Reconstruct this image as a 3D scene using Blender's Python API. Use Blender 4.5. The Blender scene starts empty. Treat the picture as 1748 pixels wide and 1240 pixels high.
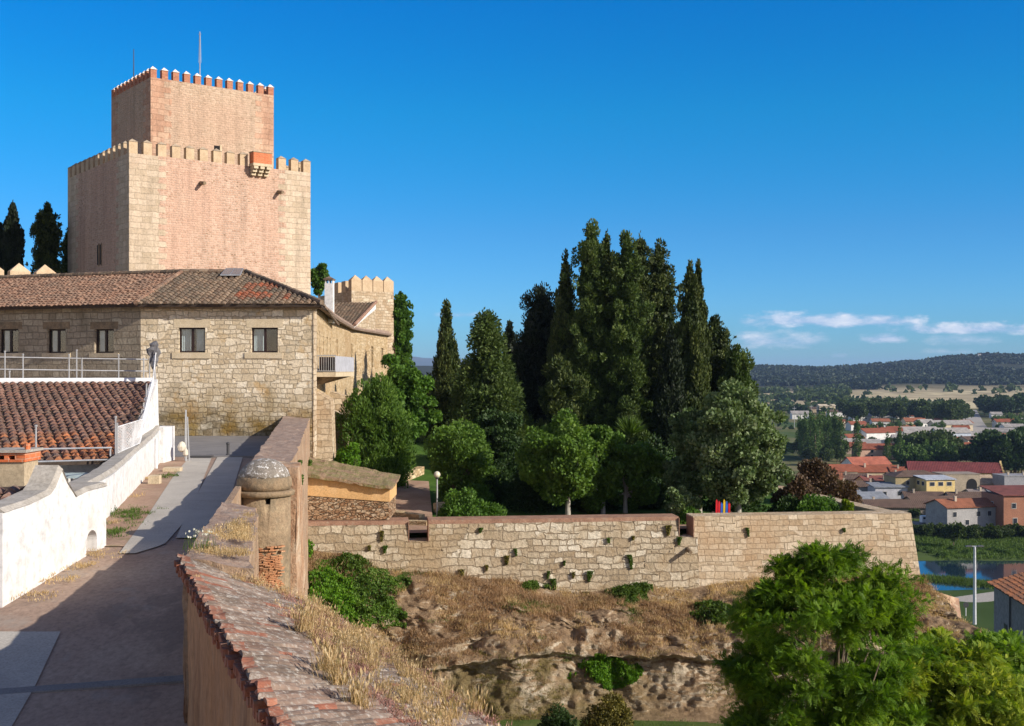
import bpy, math, random
import numpy as np
from mathutils import Vector, Matrix
R = math.radians
rng = np.random.default_rng(7)
random.seed(7)
SC = bpy.context.scene
COL = SC.collection
F = 2040.0; HZ = 633.0; CX = 874.0
def PX(px, D): return (px - CX) / F * D
def PZ(py, D): return (HZ - py) / F * D
def P(px, py, D): return Vector((PX(px, D), D, PZ(py, D)))

# ------------------------------------------------------------- camera, sky, sun
cam = bpy.data.cameras.new('camera'); cam.lens = 42.0; cam.sensor_width = 36.0
cam.clip_start = 0.1; cam.clip_end = 60000
cam.shift_y = 13 / 1748.0
co = bpy.data.objects.new('camera', cam); COL.objects.link(co)
co.location = (0, 0, 0); co.rotation_euler = (R(90), 0, 0)
SC.camera = co
SUN_A, SUN_E = R(64), R(26)
SD = Vector((math.sin(SUN_A) * math.cos(SUN_E), -math.cos(SUN_A) * math.cos(SUN_E), math.sin(SUN_E)))
sl = bpy.data.lights.new('sun', 'SUN'); sl.energy = 4.8; sl.angle = R(0.5); sl.color = (1.0, 0.91, 0.79)
so = bpy.data.objects.new('sun', sl); COL.objects.link(so)
so.rotation_euler = SD.to_track_quat('Z', 'Y').to_euler()
SC.view_settings.view_transform = 'Standard'; SC.view_settings.look = 'None'
SC.view_settings.exposure = 0.40; SC.view_settings.gamma = 1.0
SC.cycles.max_bounces = 6; SC.cycles.transparent_max_bounces = 6; SC.cycles.volume_bounces = 0
SC.cycles.diffuse_bounces = 3; SC.cycles.glossy_bounces = 2

class NT:
    """small node helper"""
    def __init__(s, tree): s.t = tree; s.t.nodes.clear()
    def n(s, typ, **kw):
        nd = s.t.nodes.new(typ)
        ins = kw.pop('ins', {})
        for k, v in kw.items(): setattr(nd, k, v)
        for k, v in ins.items():
            sk = nd.inputs[k]
            if isinstance(v, bpy.types.NodeSocket): s.t.links.new(v, sk)
            else: sk.default_value = v
        return nd
    def math(s, op, a, b=0.0, c=0.0, clamp=False):
        nd = s.t.nodes.new('ShaderNodeMath'); nd.operation = op; nd.use_clamp = clamp
        for i, v in enumerate((a, b, c)):
            if isinstance(v, bpy.types.NodeSocket): s.t.links.new(v, nd.inputs[i])
            else: nd.inputs[i].default_value = v
        return nd.outputs[0]
    def vmath(s, op, a, b=(0, 0, 0), scale=None):
        nd = s.t.nodes.new('ShaderNodeVectorMath'); nd.operation = op
        for i, v in enumerate((a, b)):
            if isinstance(v, bpy.types.NodeSocket): s.t.links.new(v, nd.inputs[i])
            else: nd.inputs[i].default_value = v
        if scale is not None:
            if isinstance(scale, bpy.types.NodeSocket): s.t.links.new(scale, nd.inputs['Scale'])
            else: nd.inputs['Scale'].default_value = scale
        return nd.outputs[0]
    def mix(s, fac, a, b, blend='MIX'):
        nd = s.t.nodes.new('ShaderNodeMix'); nd.data_type = 'RGBA'; nd.blend_type = blend
        for i, v in ((0, fac), (6, a), (7, b)):
            if isinstance(v, bpy.types.NodeSocket): s.t.links.new(v, nd.inputs[i])
            else: nd.inputs[i].default_value = (*v, 1) if isinstance(v, tuple) and len(v) == 3 else v
        return nd.outputs[2]
    def ramp(s, fac, stops, interp='LINEAR'):
        nd = s.t.nodes.new('ShaderNodeValToRGB'); cr = nd.color_ramp; cr.interpolation = interp
        while len(cr.elements) < len(stops): cr.elements.new(0.5)
        for e, (p, c) in zip(cr.elements, stops):
            e.position = p
            e.color = (c, c, c, 1) if isinstance(c, (int, float)) else (*c, 1)
        s.t.links.new(fac, nd.inputs[0]); return nd.outputs[0]
    def noise(s, vec, scale, detail=4, rough=0.55, dist=0.0, col=False):
        nd = s.n('ShaderNodeTexNoise', ins={'Scale': scale, 'Detail': detail, 'Roughness': rough, 'Distortion': dist})
        if vec is not None: s.t.links.new(vec, nd.inputs['Vector'])
        return nd.outputs['Color' if col else 'Fac']
    def sep(s, v): return s.n('ShaderNodeSeparateXYZ', ins={0: v}).outputs
    def comb(s, x, y, z=0.0): return s.n('ShaderNodeCombineXYZ', ins={0: x, 1: y, 2: z}).outputs[0]

world = bpy.data.worlds.new('World'); SC.world = world; world.use_nodes = True
w = NT(world.node_tree)
sky = w.n('ShaderNodeTexSky', sky_type='NISHITA', sun_disc=False, sun_elevation=SUN_E,
          sun_rotation=math.pi - SUN_A, altitude=650.0, air_density=1.0, dust_density=0.35, ozone_density=3.0)
tc = w.n('ShaderNodeTexCoord').outputs['Generated']
dx, dy, dz = w.sep(tc)[:3]
# richer, polarised blue low in the sky, by elevation of the view direction
hs = w.n('ShaderNodeHueSaturation', ins={'Color': sky.outputs[0], 'Hue': 0.5, 'Value': 1.0})
hs.inputs['Saturation'].default_value = 1.35
up = w.math('SMOOTH_MIN', w.math('MAXIMUM', dz, 0.0), 0.5, 0.1)
skyc = w.mix(w.math('MULTIPLY', up, 3.0, clamp=True), hs.outputs[0], w.mix(1.0, hs.outputs[0], (0.22, 0.80, 1.10), 'MULTIPLY'))
skyc = w.mix(1.0, skyc, (0.80, 0.98, 1.02), 'MULTIPLY')
band = w.mix(1.0, skyc, w.ramp(dz, [(0.0, (.27, .46, .78)), (.02, (.28, .46, .77)), (.114, (.33, .53, .68)), (.21, (.16, .70, .68)), (.29, (.03, .72, .72)), (.5, (.4, .65, .65))]), 'MULTIPLY')
rest = w.mix(1.0, sky.outputs[0], (.98, .73, .66), 'MULTIPLY')  # sky out of view tinted warm, shaped to warm the shaded faces
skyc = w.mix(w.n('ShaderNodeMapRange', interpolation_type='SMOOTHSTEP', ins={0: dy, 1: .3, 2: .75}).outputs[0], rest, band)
# low cumulus banks far away, by direction
ysafe = w.math('MAXIMUM', dy, 0.05)
u = w.math('DIVIDE', dx, ysafe); v = w.math('DIVIDE', dz, ysafe)
cv = w.comb(w.math('MULTIPLY', u, 42), w.math('MULTIPLY', v, 110), 0)
cn = w.noise(cv, 1.0, 6, 0.6)
cn2 = w.noise(cv, 0.35, 3, 0.5)
cov = None
for (x0, x1, yt, yb, st) in ((1280, 1560, 537, 562, 1.0), (1545, 1790, 554, 573, .95), (1470, 1545, 571, 589, .72), (1250, 1412, 570, 599, .62),
                             (1590, 1700, 572, 592, .42), (1420, 1445, 604, 613, .3), (745, 825, 533, 543, .33), (1580, 1660, 596, 606, .3), (1780, 2100, 530, 575, 1), (150, 500, 600, 625, .8)):
    cu = (x0 + x1) / 2; hw = (x1 - x0) / 2 / F; ct = (HZ - (yt + yb) / 2) / F; hh = (yb - yt) / 2 / F
    a = w.math('ABSOLUTE', w.math('DIVIDE', w.math('SUBTRACT', u, (cu - CX) / F), hw))
    b = w.math('DIVIDE', w.math('SUBTRACT', v, ct), hh)
    below = w.math('MULTIPLY', w.math('MINIMUM', b, 0.0), -1.7); above = w.math('MAXIMUM', b, 0.0)
    bb = w.math('ADD', below, above)
    d = w.math('SQRT', w.math('ADD', w.math('POWER', a, 4.0), w.math('POWER', bb, 2.0)))
    m = w.math('SUBTRACT', 1.38, d)
    m = w.math('MULTIPLY', w.math('ADD', m, w.math('MULTIPLY', w.math('SUBTRACT', cn, 0.50), 3.4)), st * 1.0, clamp=True)
    cov = m if cov is None else w.math('MAXIMUM', cov, m)
lit = w.math('ADD', w.math('MULTIPLY', w.math('SUBTRACT', cn2, .5), 1.6), w.math('MULTIPLY', w.math('SUBTRACT', cn, .38), 2.2), clamp=True)
ccol = w.mix(lit, (2.2, 3.0, 4.3), (5.2, 5.2, 5.5))
fin = w.mix(w.math('MULTIPLY', w.math('SMOOTH_MIN', cov, 1.0, .2), 0.9), skyc, ccol)
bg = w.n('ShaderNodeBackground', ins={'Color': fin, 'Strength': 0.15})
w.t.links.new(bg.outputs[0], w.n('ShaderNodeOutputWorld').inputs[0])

# ------------------------------------------------------------- numpy noise
def vnoise(p, seed=0):
    i = np.floor(p).astype(np.int64); f = p - i; f = f * f * (3 - 2 * f)
    def h(a, b, c):
        n = (a * 374761393 + b * 668265263 + c * 2147483647 + seed * 974634777) & 0xffffffff
        n = ((n ^ (n >> 13)) * 1274126177) & 0xffffffff
        return ((n ^ (n >> 16)) & 0xffff) / 65535.0
    x, y, z = i[..., 0], i[..., 1], i[..., 2]; fx, fy, fz = f[..., 0], f[..., 1], f[..., 2]
    l = lambda a, b, t: a + (b - a) * t
    return l(l(l(h(x, y, z), h(x+1, y, z), fx), l(h(x, y+1, z), h(x+1, y+1, z), fx), fy),
             l(l(h(x, y, z+1), h(x+1, y, z+1), fx), l(h(x, y+1, z+1), h(x+1, y+1, z+1), fx), fy), fz)
def fbm(p, octs=4, seed=0, gain=.5):
    s = 0; a = 1; t = 0
    for o in range(octs):
        s = s + a * vnoise(p * (2.03 ** o) + o * 17.3, seed + o); t += a; a *= gain
    return s / t * 2 - 1

# ------------------------------------------------------------- object helpers
def tag(o, label=None, cat=None, group=None, kind=None):
    if label: o['label'] = label
    if cat: o['category'] = cat
    if group: o['group'] = group
    if kind: o['kind'] = kind
    return o
ORG = {}
def thing(name, label, cat, loc=(0, 0, 0), rotz=0.0, group=None, local=False):
    o = bpy.data.objects.new(name, None); COL.objects.link(o)
    o.location = loc; o.rotation_euler = (0, 0, rotz); o.empty_display_size = .3
    tag(o, label, cat, group)
    ORG[o.name] = Vector((0, 0, 0)) if local else Vector(loc)
    return o
def auto_uv(me):
    n = len(me.polygons)
    if n == 0: return
    nv = len(me.vertices); co_ = np.empty(nv * 3); me.vertices.foreach_get('co', co_); co_ = co_.reshape(-1, 3)
    nl = len(me.loops); lv = np.empty(nl, dtype=np.int64); me.loops.foreach_get('vertex_index', lv)
    no = np.empty(n * 3); me.polygons.foreach_get('normal', no); no = no.reshape(-1, 3)
    lt = np.empty(n, dtype=np.int64); me.polygons.foreach_get('loop_total', lt)
    fn = np.repeat(no, lt, axis=0)
    t = np.stack([-fn[:, 1], fn[:, 0], np.zeros(nl)], 1); L = np.linalg.norm(t, axis=1)
    flat = L < 0.25
    t[flat] = (1, 0, 0); L[flat] = 1; t /= L[:, None]
    b = np.cross(fn, t); b[flat] = (0, 1, 0)
    p = co_[lv]
    uv = np.stack([(p * t).sum(1), (p * b).sum(1)], 1).astype(np.float32)
    l = me.uv_layers.new(name='UVMap'); l.data.foreach_set('uv', uv.ravel())
def link(name, me, parent=None, loc=None):
    o = bpy.data.objects.new(name, me); COL.objects.link(o)
    if parent is not None: o.parent = parent; ORG[o.name] = ORG[parent.name]
    elif loc is not None: o.location = loc; ORG[o.name] = Vector(tuple(loc))
    else: ORG[o.name] = Vector((0, 0, 0))
    return o
class G:
    def __init__(s): s.v = []; s.f = []; s.m = []; s.r = []
    def add(s, vs, fs, m=0, r=None):
        o = len(s.v); s.v.extend([tuple(x) for x in vs])
        if r is None: r = random.random()
        for f in fs: s.f.append(tuple(i + o for i in f)); s.m.append(m); s.r.append(r)
        return s
    def box(s, x0, x1, y0, y1, z0, z1, m=0, r=None, M=None):
        vs = [(x, y, z) for z in (z0, z1) for y in (y0, y1) for x in (x0, x1)]
        if M is not None: vs = [tuple(M @ Vector(q)) for q in vs]
        return s.add(vs, [(0, 2, 3, 1), (4, 5, 7, 6), (0, 1, 5, 4), (2, 6, 7, 3), (0, 4, 6, 2), (1, 3, 7, 5)], m, r)
    def prism(s, poly, z0, z1, m=0, r=None):      # poly counter-clockwise (x,y); z may be lists
        n = len(poly); a = z0 if hasattr(z0, '__len__') else [z0] * n; b = z1 if hasattr(z1, '__len__') else [z1] * n
        vs = [(p[0], p[1], a[i]) for i, p in enumerate(poly)] + [(p[0], p[1], b[i]) for i, p in enumerate(poly)]
        fs = [(i, (i + 1) % n, n + (i + 1) % n, n + i) for i in range(n)] + [tuple(range(n - 1, -1, -1)), tuple(range(n, 2 * n))]
        return s.add(vs, fs, m, r)
    def hexa(s, b4, t4, m=0, r=None):              # 4 bottom + 4 top corners, ccw
        return s.add(list(b4) + list(t4), [(3, 2, 1, 0), (4, 5, 6, 7), (0, 1, 5, 4), (1, 2, 6, 5), (2, 3, 7, 6), (3, 0, 4, 7)], m, r)
    def tube(s, pts, rad, n=8, m=0, cap=True, r=None):
        pts = [Vector(p) for p in pts]; rad = rad if hasattr(rad, '__len__') else [rad] * len(pts); vs = []
        for i, p in enumerate(pts):
            d = (pts[min(i + 1, len(pts) - 1)] - pts[max(i - 1, 0)]).normalized()
            q = d.orthogonal().normalized() if abs(d.z) > .95 or d.length == 0 else d.cross(Vector((0, 0, 1))).normalized()
            if abs(d.z) > .95: q = (Vector((1, 0, 0)) - d * d.x).normalized()
            b = d.cross(q)
            for k in range(n):
                a = 2 * math.pi * k / n; vs.append(p + (q * math.cos(a) + b * math.sin(a)) * rad[i])
        fs = [(i*n + k, i*n + (k+1) % n, (i+1)*n + (k+1) % n, (i+1)*n + k) for i in range(len(pts) - 1) for k in range(n)]
        if cap: fs += [tuple(range(n - 1, -1, -1)), tuple((len(pts) - 1) * n + k for k in range(n))]
        return s.add(vs, fs, m, r)
    def lathe(s, prof, c, n=20, m=0, r=None, jit=0):
        vs = []
        for (ra, z) in prof:
            for k in range(n):
                a = 2 * math.pi * k / n; rr = ra * (1 + jit * (random.random() - .5))
                vs.append((c[0] + rr * math.cos(a), c[1] + rr * math.sin(a), c[2] + z))
        fs = [(i*n + k, i*n + (k+1) % n, (i+1)*n + (k+1) % n, (i+1)*n + k) for i in range(len(prof) - 1) for k in range(n)]
        fs += [tuple(range(n - 1, -1, -1)), tuple((len(prof) - 1) * n + k for k in range(n))]
        return s.add(vs, fs, m, r)
    def build(s, name, mats, parent=None, smooth=False, uv=True, loc=None):
        me = bpy.data.meshes.new(name); org = ORG[parent.name] if parent is not None else (Vector(loc) if loc is not None else Vector((0, 0, 0)))
        vs = [(x[0] - org[0], x[1] - org[1], x[2] - org[2]) for x in s.v]
        me.from_pydata(vs, [], s.f)
        for mt in (mats if isinstance(mats, (list, tuple)) else [mats]): me.materials.append(mt)
        me.polygons.foreach_set('material_index', s.m)
        a = me.attributes.new('rnd', 'FLOAT', 'FACE'); a.data.foreach_set('value', s.r)
        if smooth: me.polygons.foreach_set('use_smooth', [True] * len(s.f))
        me.update()
        if uv: auto_uv(me)
        return link(name, me, parent, loc)
def np_mesh(name, V, faces_n, mat, rnd=None, parent=None, loc=None, smooth=False):
    """V (N*k,3): every k verts a face"""
    k = faces_n; nf = len(V) // k
    org = ORG[parent.name] if parent is not None else (Vector(loc) if loc is not None else Vector((0, 0, 0)))
    me = bpy.data.meshes.new(name)
    V = (V - np.array(org)).astype(np.float32)
    me.vertices.add(nf * k); me.vertices.foreach_set('co', V.ravel())
    me.loops.add(nf * k); me.loops.foreach_set('vertex_index', np.arange(nf * k, dtype=np.int32))
    me.polygons.add(nf); me.polygons.foreach_set('loop_start', (np.arange(nf) * k).astype(np.int32))
    me.update(calc_edges=True)
    if rnd is not None:
        a = me.attributes.new('rnd', 'FLOAT', 'FACE'); a.data.foreach_set('value', rnd.astype(np.float32))
    me.materials.append(mat)
    return link(name, me, parent, loc)
def grid_mesh(name, X, Y, Z, mat, smooth=True, parent=None, flip=False):
    h, w_ = X.shape; V = np.stack([X, Y, Z], -1).reshape(-1, 3)
    if parent is not None: V = V - np.array(ORG[parent.name])
    i = np.arange(h - 1)[:, None] * w_ + np.arange(w_ - 1)[None]; i = i.ravel()
    Fq = np.stack([i, i + 1, i + w_ + 1, i + w_], 1)
    if flip: Fq = Fq[:, ::-1]
    me = bpy.data.meshes.new(name); me.vertices.add(len(V)); me.vertices.foreach_set('co', V.astype(np.float32).ravel())
    me.loops.add(Fq.size); me.loops.foreach_set('vertex_index', Fq.ravel().astype(np.int32))
    me.polygons.add(len(Fq)); me.polygons.foreach_set('loop_start', (np.arange(len(Fq)) * 4).astype(np.int32))
    me.update(calc_edges=True)
    if smooth: me.polygons.foreach_set('use_smooth', np.ones(len(Fq), dtype=bool))
    me.materials.append(mat); auto_uv(me)
    return link(name, me, parent)
def cut(o, cutters):
    """boolean-subtract G cutters (world coordinates) from object o"""
    par = o.parent; tmp = []
    for g in cutters:
        c = g.build('cutter_tmp', list(o.data.materials), par, uv=False); tmp.append(c)
        md = o.modifiers.new('b', 'BOOLEAN'); md.operation = 'DIFFERENCE'; md.object = c; md.solver = 'EXACT'
    bpy.context.view_layer.update()
    me = bpy.data.meshes.new_from_object(o.evaluated_get(bpy.context.evaluated_depsgraph_get()))
    o.modifiers.clear()
    for l in list(me.uv_layers): me.uv_layers.remove(l)
    nm = o.data.name; o.data = me; auto_uv(me)
    for c in tmp: bpy.data.objects.remove(c)
    return o
def copy_tree(o, parent=None):
    c = o.copy(); COL.objects.link(c)
    if parent is not None: c.parent = parent
    for ch in [q for q in o.children]: copy_tree(ch, c)
    return c

# ------------------------------------------------------------- materials
def new_mat(name):
    m = bpy.data.materials.new(name); m.use_nodes = True
    return m, NT(m.node_tree)
def finish(m, n, col, rough=0.9, bump=None, bstr=0.5, bdist=0.05, spec=0.25, metal=0.0, extra=None):
    bs = n.n('ShaderNodeBsdfPrincipled', ins={'Roughness': rough, 'Specular IOR Level': spec, 'Metallic': metal})
    if isinstance(col, tuple): bs.inputs['Base Color'].default_value = (*col, 1)
    else: n.t.links.new(col, bs.inputs['Base Color'])
    if bump is not None:
        b = n.n('ShaderNodeBump', ins={'Strength': bstr, 'Distance': bdist, 'Height': bump}); n.t.links.new(b.outputs[0], bs.inputs['Normal'])
    if extra: extra(n, bs)
    n.t.links.new(bs.outputs[0], n.n('ShaderNodeOutputMaterial').inputs[0])
    return m
def stone(name, bw, bh, cols, mortar, msize=.02, warp=.06, bump=.6, bdist=.04, stain=None, fine=9.0, squash=True, second=None, patch=None):
    """coursed masonry; cols = list of 4 stone colours"""
    m, n = new_mat(name)
    uv = n.n('ShaderNodeUVMap').outputs[0]; ob = n.n('ShaderNodeTexCoord').outputs['Object']
    wv = n.vmath('SCALE', n.vmath('SUBTRACT', n.noise(ob, 1.1, 3, col=True), (.5, .5, .5)), scale=warp * 4)
    wv2 = n.vmath('SCALE', n.vmath('SUBTRACT', n.noise(ob, 6, 2, col=True), (.5, .5, .5)), scale=warp * .8)
    p = n.vmath('ADD', n.vmath('ADD', uv, wv), wv2)
    def brick(bw, bh, ms):
        return n.n('ShaderNodeTexBrick', offset=.5, squash=.7 if squash else 1.0, squash_frequency=3, offset_frequency=2,
                 ins={'Vector': p, 'Color1': (0, 0, 0, 1), 'Color2': (1, 1, 1, 1), 'Mortar': (.5, .5, .5, 1), 'Scale': 1.0, 'Mortar Size': ms,
                      'Mortar Smooth': .4, 'Bias': 0.0, 'Brick Width': bw, 'Row Height': bh})
    b = brick(bw, bh, msize); bc, bf = b.outputs[0], b.outputs[1]
    if second:
        b2 = brick(second[0], second[1], msize); k = n.ramp(n.noise(ob, second[2], 1), [(.47, 0.0), (.50, 1.0)])
        bc = n.mix(k, bc, b2.outputs[0]); bf = n.mix(k, bf, b2.outputs[1])
    c = n.ramp(bc, [(0.0, cols[0]), (.35, cols[1]), (.65, cols[2]), (1.0, cols[3])])
    c = n.mix(n.ramp(n.noise(ob, .7, 3), [(.4, 0.0), (.62, .55)]), c, cols[1])
    nf = n.noise(ob, fine, 6, .65)
    c = n.mix(1.0, c, n.ramp(nf, [(.25, .62), (.5, 1.0), (.75, 1.25)]), 'MULTIPLY')
    c = n.mix(n.math('MULTIPLY', bf, .75), c, mortar)
    if stain:
        for (scol, sscale, lo, hi, amt) in stain:
            k = n.ramp(n.noise(ob, sscale, 5, .65), [(lo, 0.0), (hi, amt)]); c = n.mix(k, c, scol)
    if patch:
        c = patch(n, c, uv, ob)
    h = n.math('ADD', n.math('MULTIPLY', bf, -1.0), n.math('MULTIPLY', nf, .8))
    h = n.math('ADD', h, n.math('MULTIPLY', bc, .35))
    return finish(m, n, c, .92, h, bump, bdist, .15)
def rubble(name, sx, sy, cols, mortar, bump=.7, bdist=.05, stain=None, patch=None, edge=.08):
    m, n = new_mat(name)
    uv = n.n('ShaderNodeUVMap').outputs[0]; ob = n.n('ShaderNodeTexCoord').outputs['Object']
    wv = n.vmath('SCALE', n.vmath('SUBTRACT', n.noise(ob, 3.0, 3, col=True), (.5, .5, .5)), scale=.18)
    p = n.vmath('MULTIPLY', n.vmath('ADD', uv, wv), (1 / sx, 1 / sy, 1))
    vo = n.n('ShaderNodeTexVoronoi', feature='F1', ins={'Vector': p, 'Scale': 1.0, 'Randomness': .85})
    ve = n.n('ShaderNodeTexVoronoi', feature='DISTANCE_TO_EDGE', ins={'Vector': p, 'Scale': 1.0, 'Randomness': .85})
    rc = n.sep(vo.outputs['Color'])[0]
    c = n.ramp(rc, [(0.0, cols[0]), (.35, cols[1]), (.65, cols[2]), (1.0, cols[3])])
    nf = n.noise(ob, 10, 6, .65)
    c = n.mix(1.0, c, n.ramp(nf, [(.25, .7), (.5, 1.0), (.75, 1.2)]), 'MULTIPLY')
    e = n.ramp(ve.outputs['Distance'], [(0.0, 1.0), (edge, 0.0)])
    c = n.mix(n.math('MULTIPLY', e, .8), c, mortar)
    if stain:
        for (scol, sscale, lo, hi, amt) in stain:
            k = n.ramp(n.noise(ob, sscale, 5, .65), [(lo, 0.0), (hi, amt)]); c = n.mix(k, c, scol)
    if patch: c = patch(n, c, uv, ob)
    h = n.math('ADD', n.math('MULTIPLY', e, -1.0), n.math('MULTIPLY', nf, .8))
    return finish(m, n, c, .92, h, bump, bdist, .15)
def mottled(name, cols, scale=2.0, rough=.9, bump=.4, bdist=.03, stain=None, spec=.2, fine=18, stretch=(1, 1, 1)):
    m, n = new_mat(name)
    ob = n.vmath('MULTIPLY', n.n('ShaderNodeTexCoord').outputs['Object'], stretch)
    a = n.noise(ob, scale, 6, .65); f = n.noise(ob, fine, 5, .7)
    k = len(cols); c = n.ramp(a, [(.28 + .44 * i / max(1, k - 1), cols[i]) for i in range(k)])
    c = n.mix(1.0, c, n.ramp(f, [(.3, .72), (.5, 1.0), (.7, 1.22)]), 'MULTIPLY')
    if stain:
        for (scol, sscale, lo, hi, amt) in stain:
            kk = n.ramp(n.noise(ob, sscale, 5, .65), [(lo, 0.0), (hi, amt)]); c = n.mix(kk, c, scol)
    return finish(m, n, c, rough, n.math('ADD', n.math('MULTIPLY', a, .6), n.math('MULTIPLY', f, .5)), bump, bdist, spec)
def plain(name, col, rough=.6, spec=.3, metal=0.0, var=.15):
    m, n = new_mat(name); ob = n.n('ShaderNodeTexCoord').outputs['Object']
    c = n.mix(1.0, (*col, 1), n.ramp(n.noise(ob, 3, 5), [(.3, 1 - var), (.7, 1 + var)]), 'MULTIPLY')
    return finish(m, n, c, rough, spec=spec, metal=metal)
def leafmat(name, cols, trans=.25, rough=.6, spec=.25):
    m, n = new_mat(name)
    a = n.n('ShaderNodeAttribute', attribute_name='rnd').outputs['Fac']
    c = n.ramp(a, [(i / (len(cols) - 1), cols[i]) for i in range(len(cols))])
    ob = n.n('ShaderNodeTexCoord').outputs['Object']
    c = n.mix(1.0, c, n.ramp(n.noise(ob, .55, 3), [(.3, .78), (.7, 1.2)]), 'MULTIPLY')
    bs = n.n('ShaderNodeBsdfPrincipled', ins={'Base Color': c, 'Roughness': rough, 'Specular IOR Level': spec})
    tr = n.n('ShaderNodeBsdfTranslucent', ins={'Color': n.mix(1.0, c, (1.3, 1.35, .6), 'MULTIPLY')})
    mx = n.n('ShaderNodeMixShader', ins={0: trans, 1: bs.outputs[0], 2: tr.outputs[0]})
    n.t.links.new(mx.outputs[0], n.n('ShaderNodeOutputMaterial').inputs[0])
    return m
def tilemat(name, cols, dirt, lichen, lk=.5):
    m, n = new_mat(name)
    a = n.n('ShaderNodeAttribute', attribute_name='rnd').outputs['Fac']
    ob = n.n('ShaderNodeTexCoord').outputs['Object']
    c = n.ramp(a, [(i / (len(cols) - 1), cols[i]) for i in range(len(cols))])
    c = n.mix(n.ramp(n.noise(ob, 1.2, 5, .7), [(.42, 0.0), (.6, .75)]), c, dirt)
    f = n.noise(ob, 16, 6, .7)
    c = n.mix(n.ramp(f, [(.5, 0.0), (.66, lk)]), c, lichen)
    c = n.mix(1.0, c, n.ramp(n.noise(ob, 7, 4, .7), [(.3, .7), (.7, 1.25)]), 'MULTIPLY')
    return finish(m, n, c, .9, f, .5, .02, .15)

M = {}
def facade_patch(n, c, uv, ob):
    # damp, dark mossy courses near the ground and smooth pale band over them
    z = n.sep(uv)[1]
    wob = n.math('MULTIPLY', n.math('SUBTRACT', n.noise(ob, .5, 4), .5), 2.6)
    k = n.ramp(n.math('DIVIDE', n.math('ADD', n.math('ADD', z, .3), wob), 4.0), [(.30, 1.0), (.68, 0.0)])
    k = n.math('MULTIPLY', k, n.ramp(n.noise(ob, 1.5, 6, .7), [(.34, .35), (.56, 1.0)]))
    c = n.mix(1.0, c, n.mix(k, (1, 1, 1), n.mix(n.ramp(n.noise(ob, .8, 3), [(.42, 0.0), (.58, 1.0)]), (.30, .29, .25), (.42, .33, .15))), 'MULTIPLY')
    return c
M['facade'] = stone('facade_stone', .58, .34, [(.48, .38, .25), (.61, .51, .36), (.72, .62, .47), (.80, .72, .57)], (.37, .30, .21), .026, .10, .9, .05,
                    stain=[((.25, .20, .125), .8, .52, .72, .6), ((.52, .33, .13), .9, .58, .68, .6), ((.62, .60, .52), 1.6, .6, .72, .4)], patch=facade_patch, second=(.40, .235, .6))
M['wing'] = stone('shade_toned_wing_stone', .6, .32, [(.30, .25, .18), (.36, .30, .22), (.41, .35, .26), (.46, .40, .30)], (.23, .19, .14), .022, .05, 1.0, .05,  # stone darkened to paint in the grazing shade on this wall
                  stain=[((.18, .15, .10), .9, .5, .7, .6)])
M['side'] = rubble('side_rubble', .38, .22, [(.44, .31, .17), (.52, .39, .23), (.58, .45, .28), (.62, .50, .33)], (.50, .38, .23), 1.0, .05,
                   stain=[((.42, .27, .13), .35, .5, .68, .6)], edge=.07)
def quoins(n, c, uv, ob):
    return c
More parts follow.
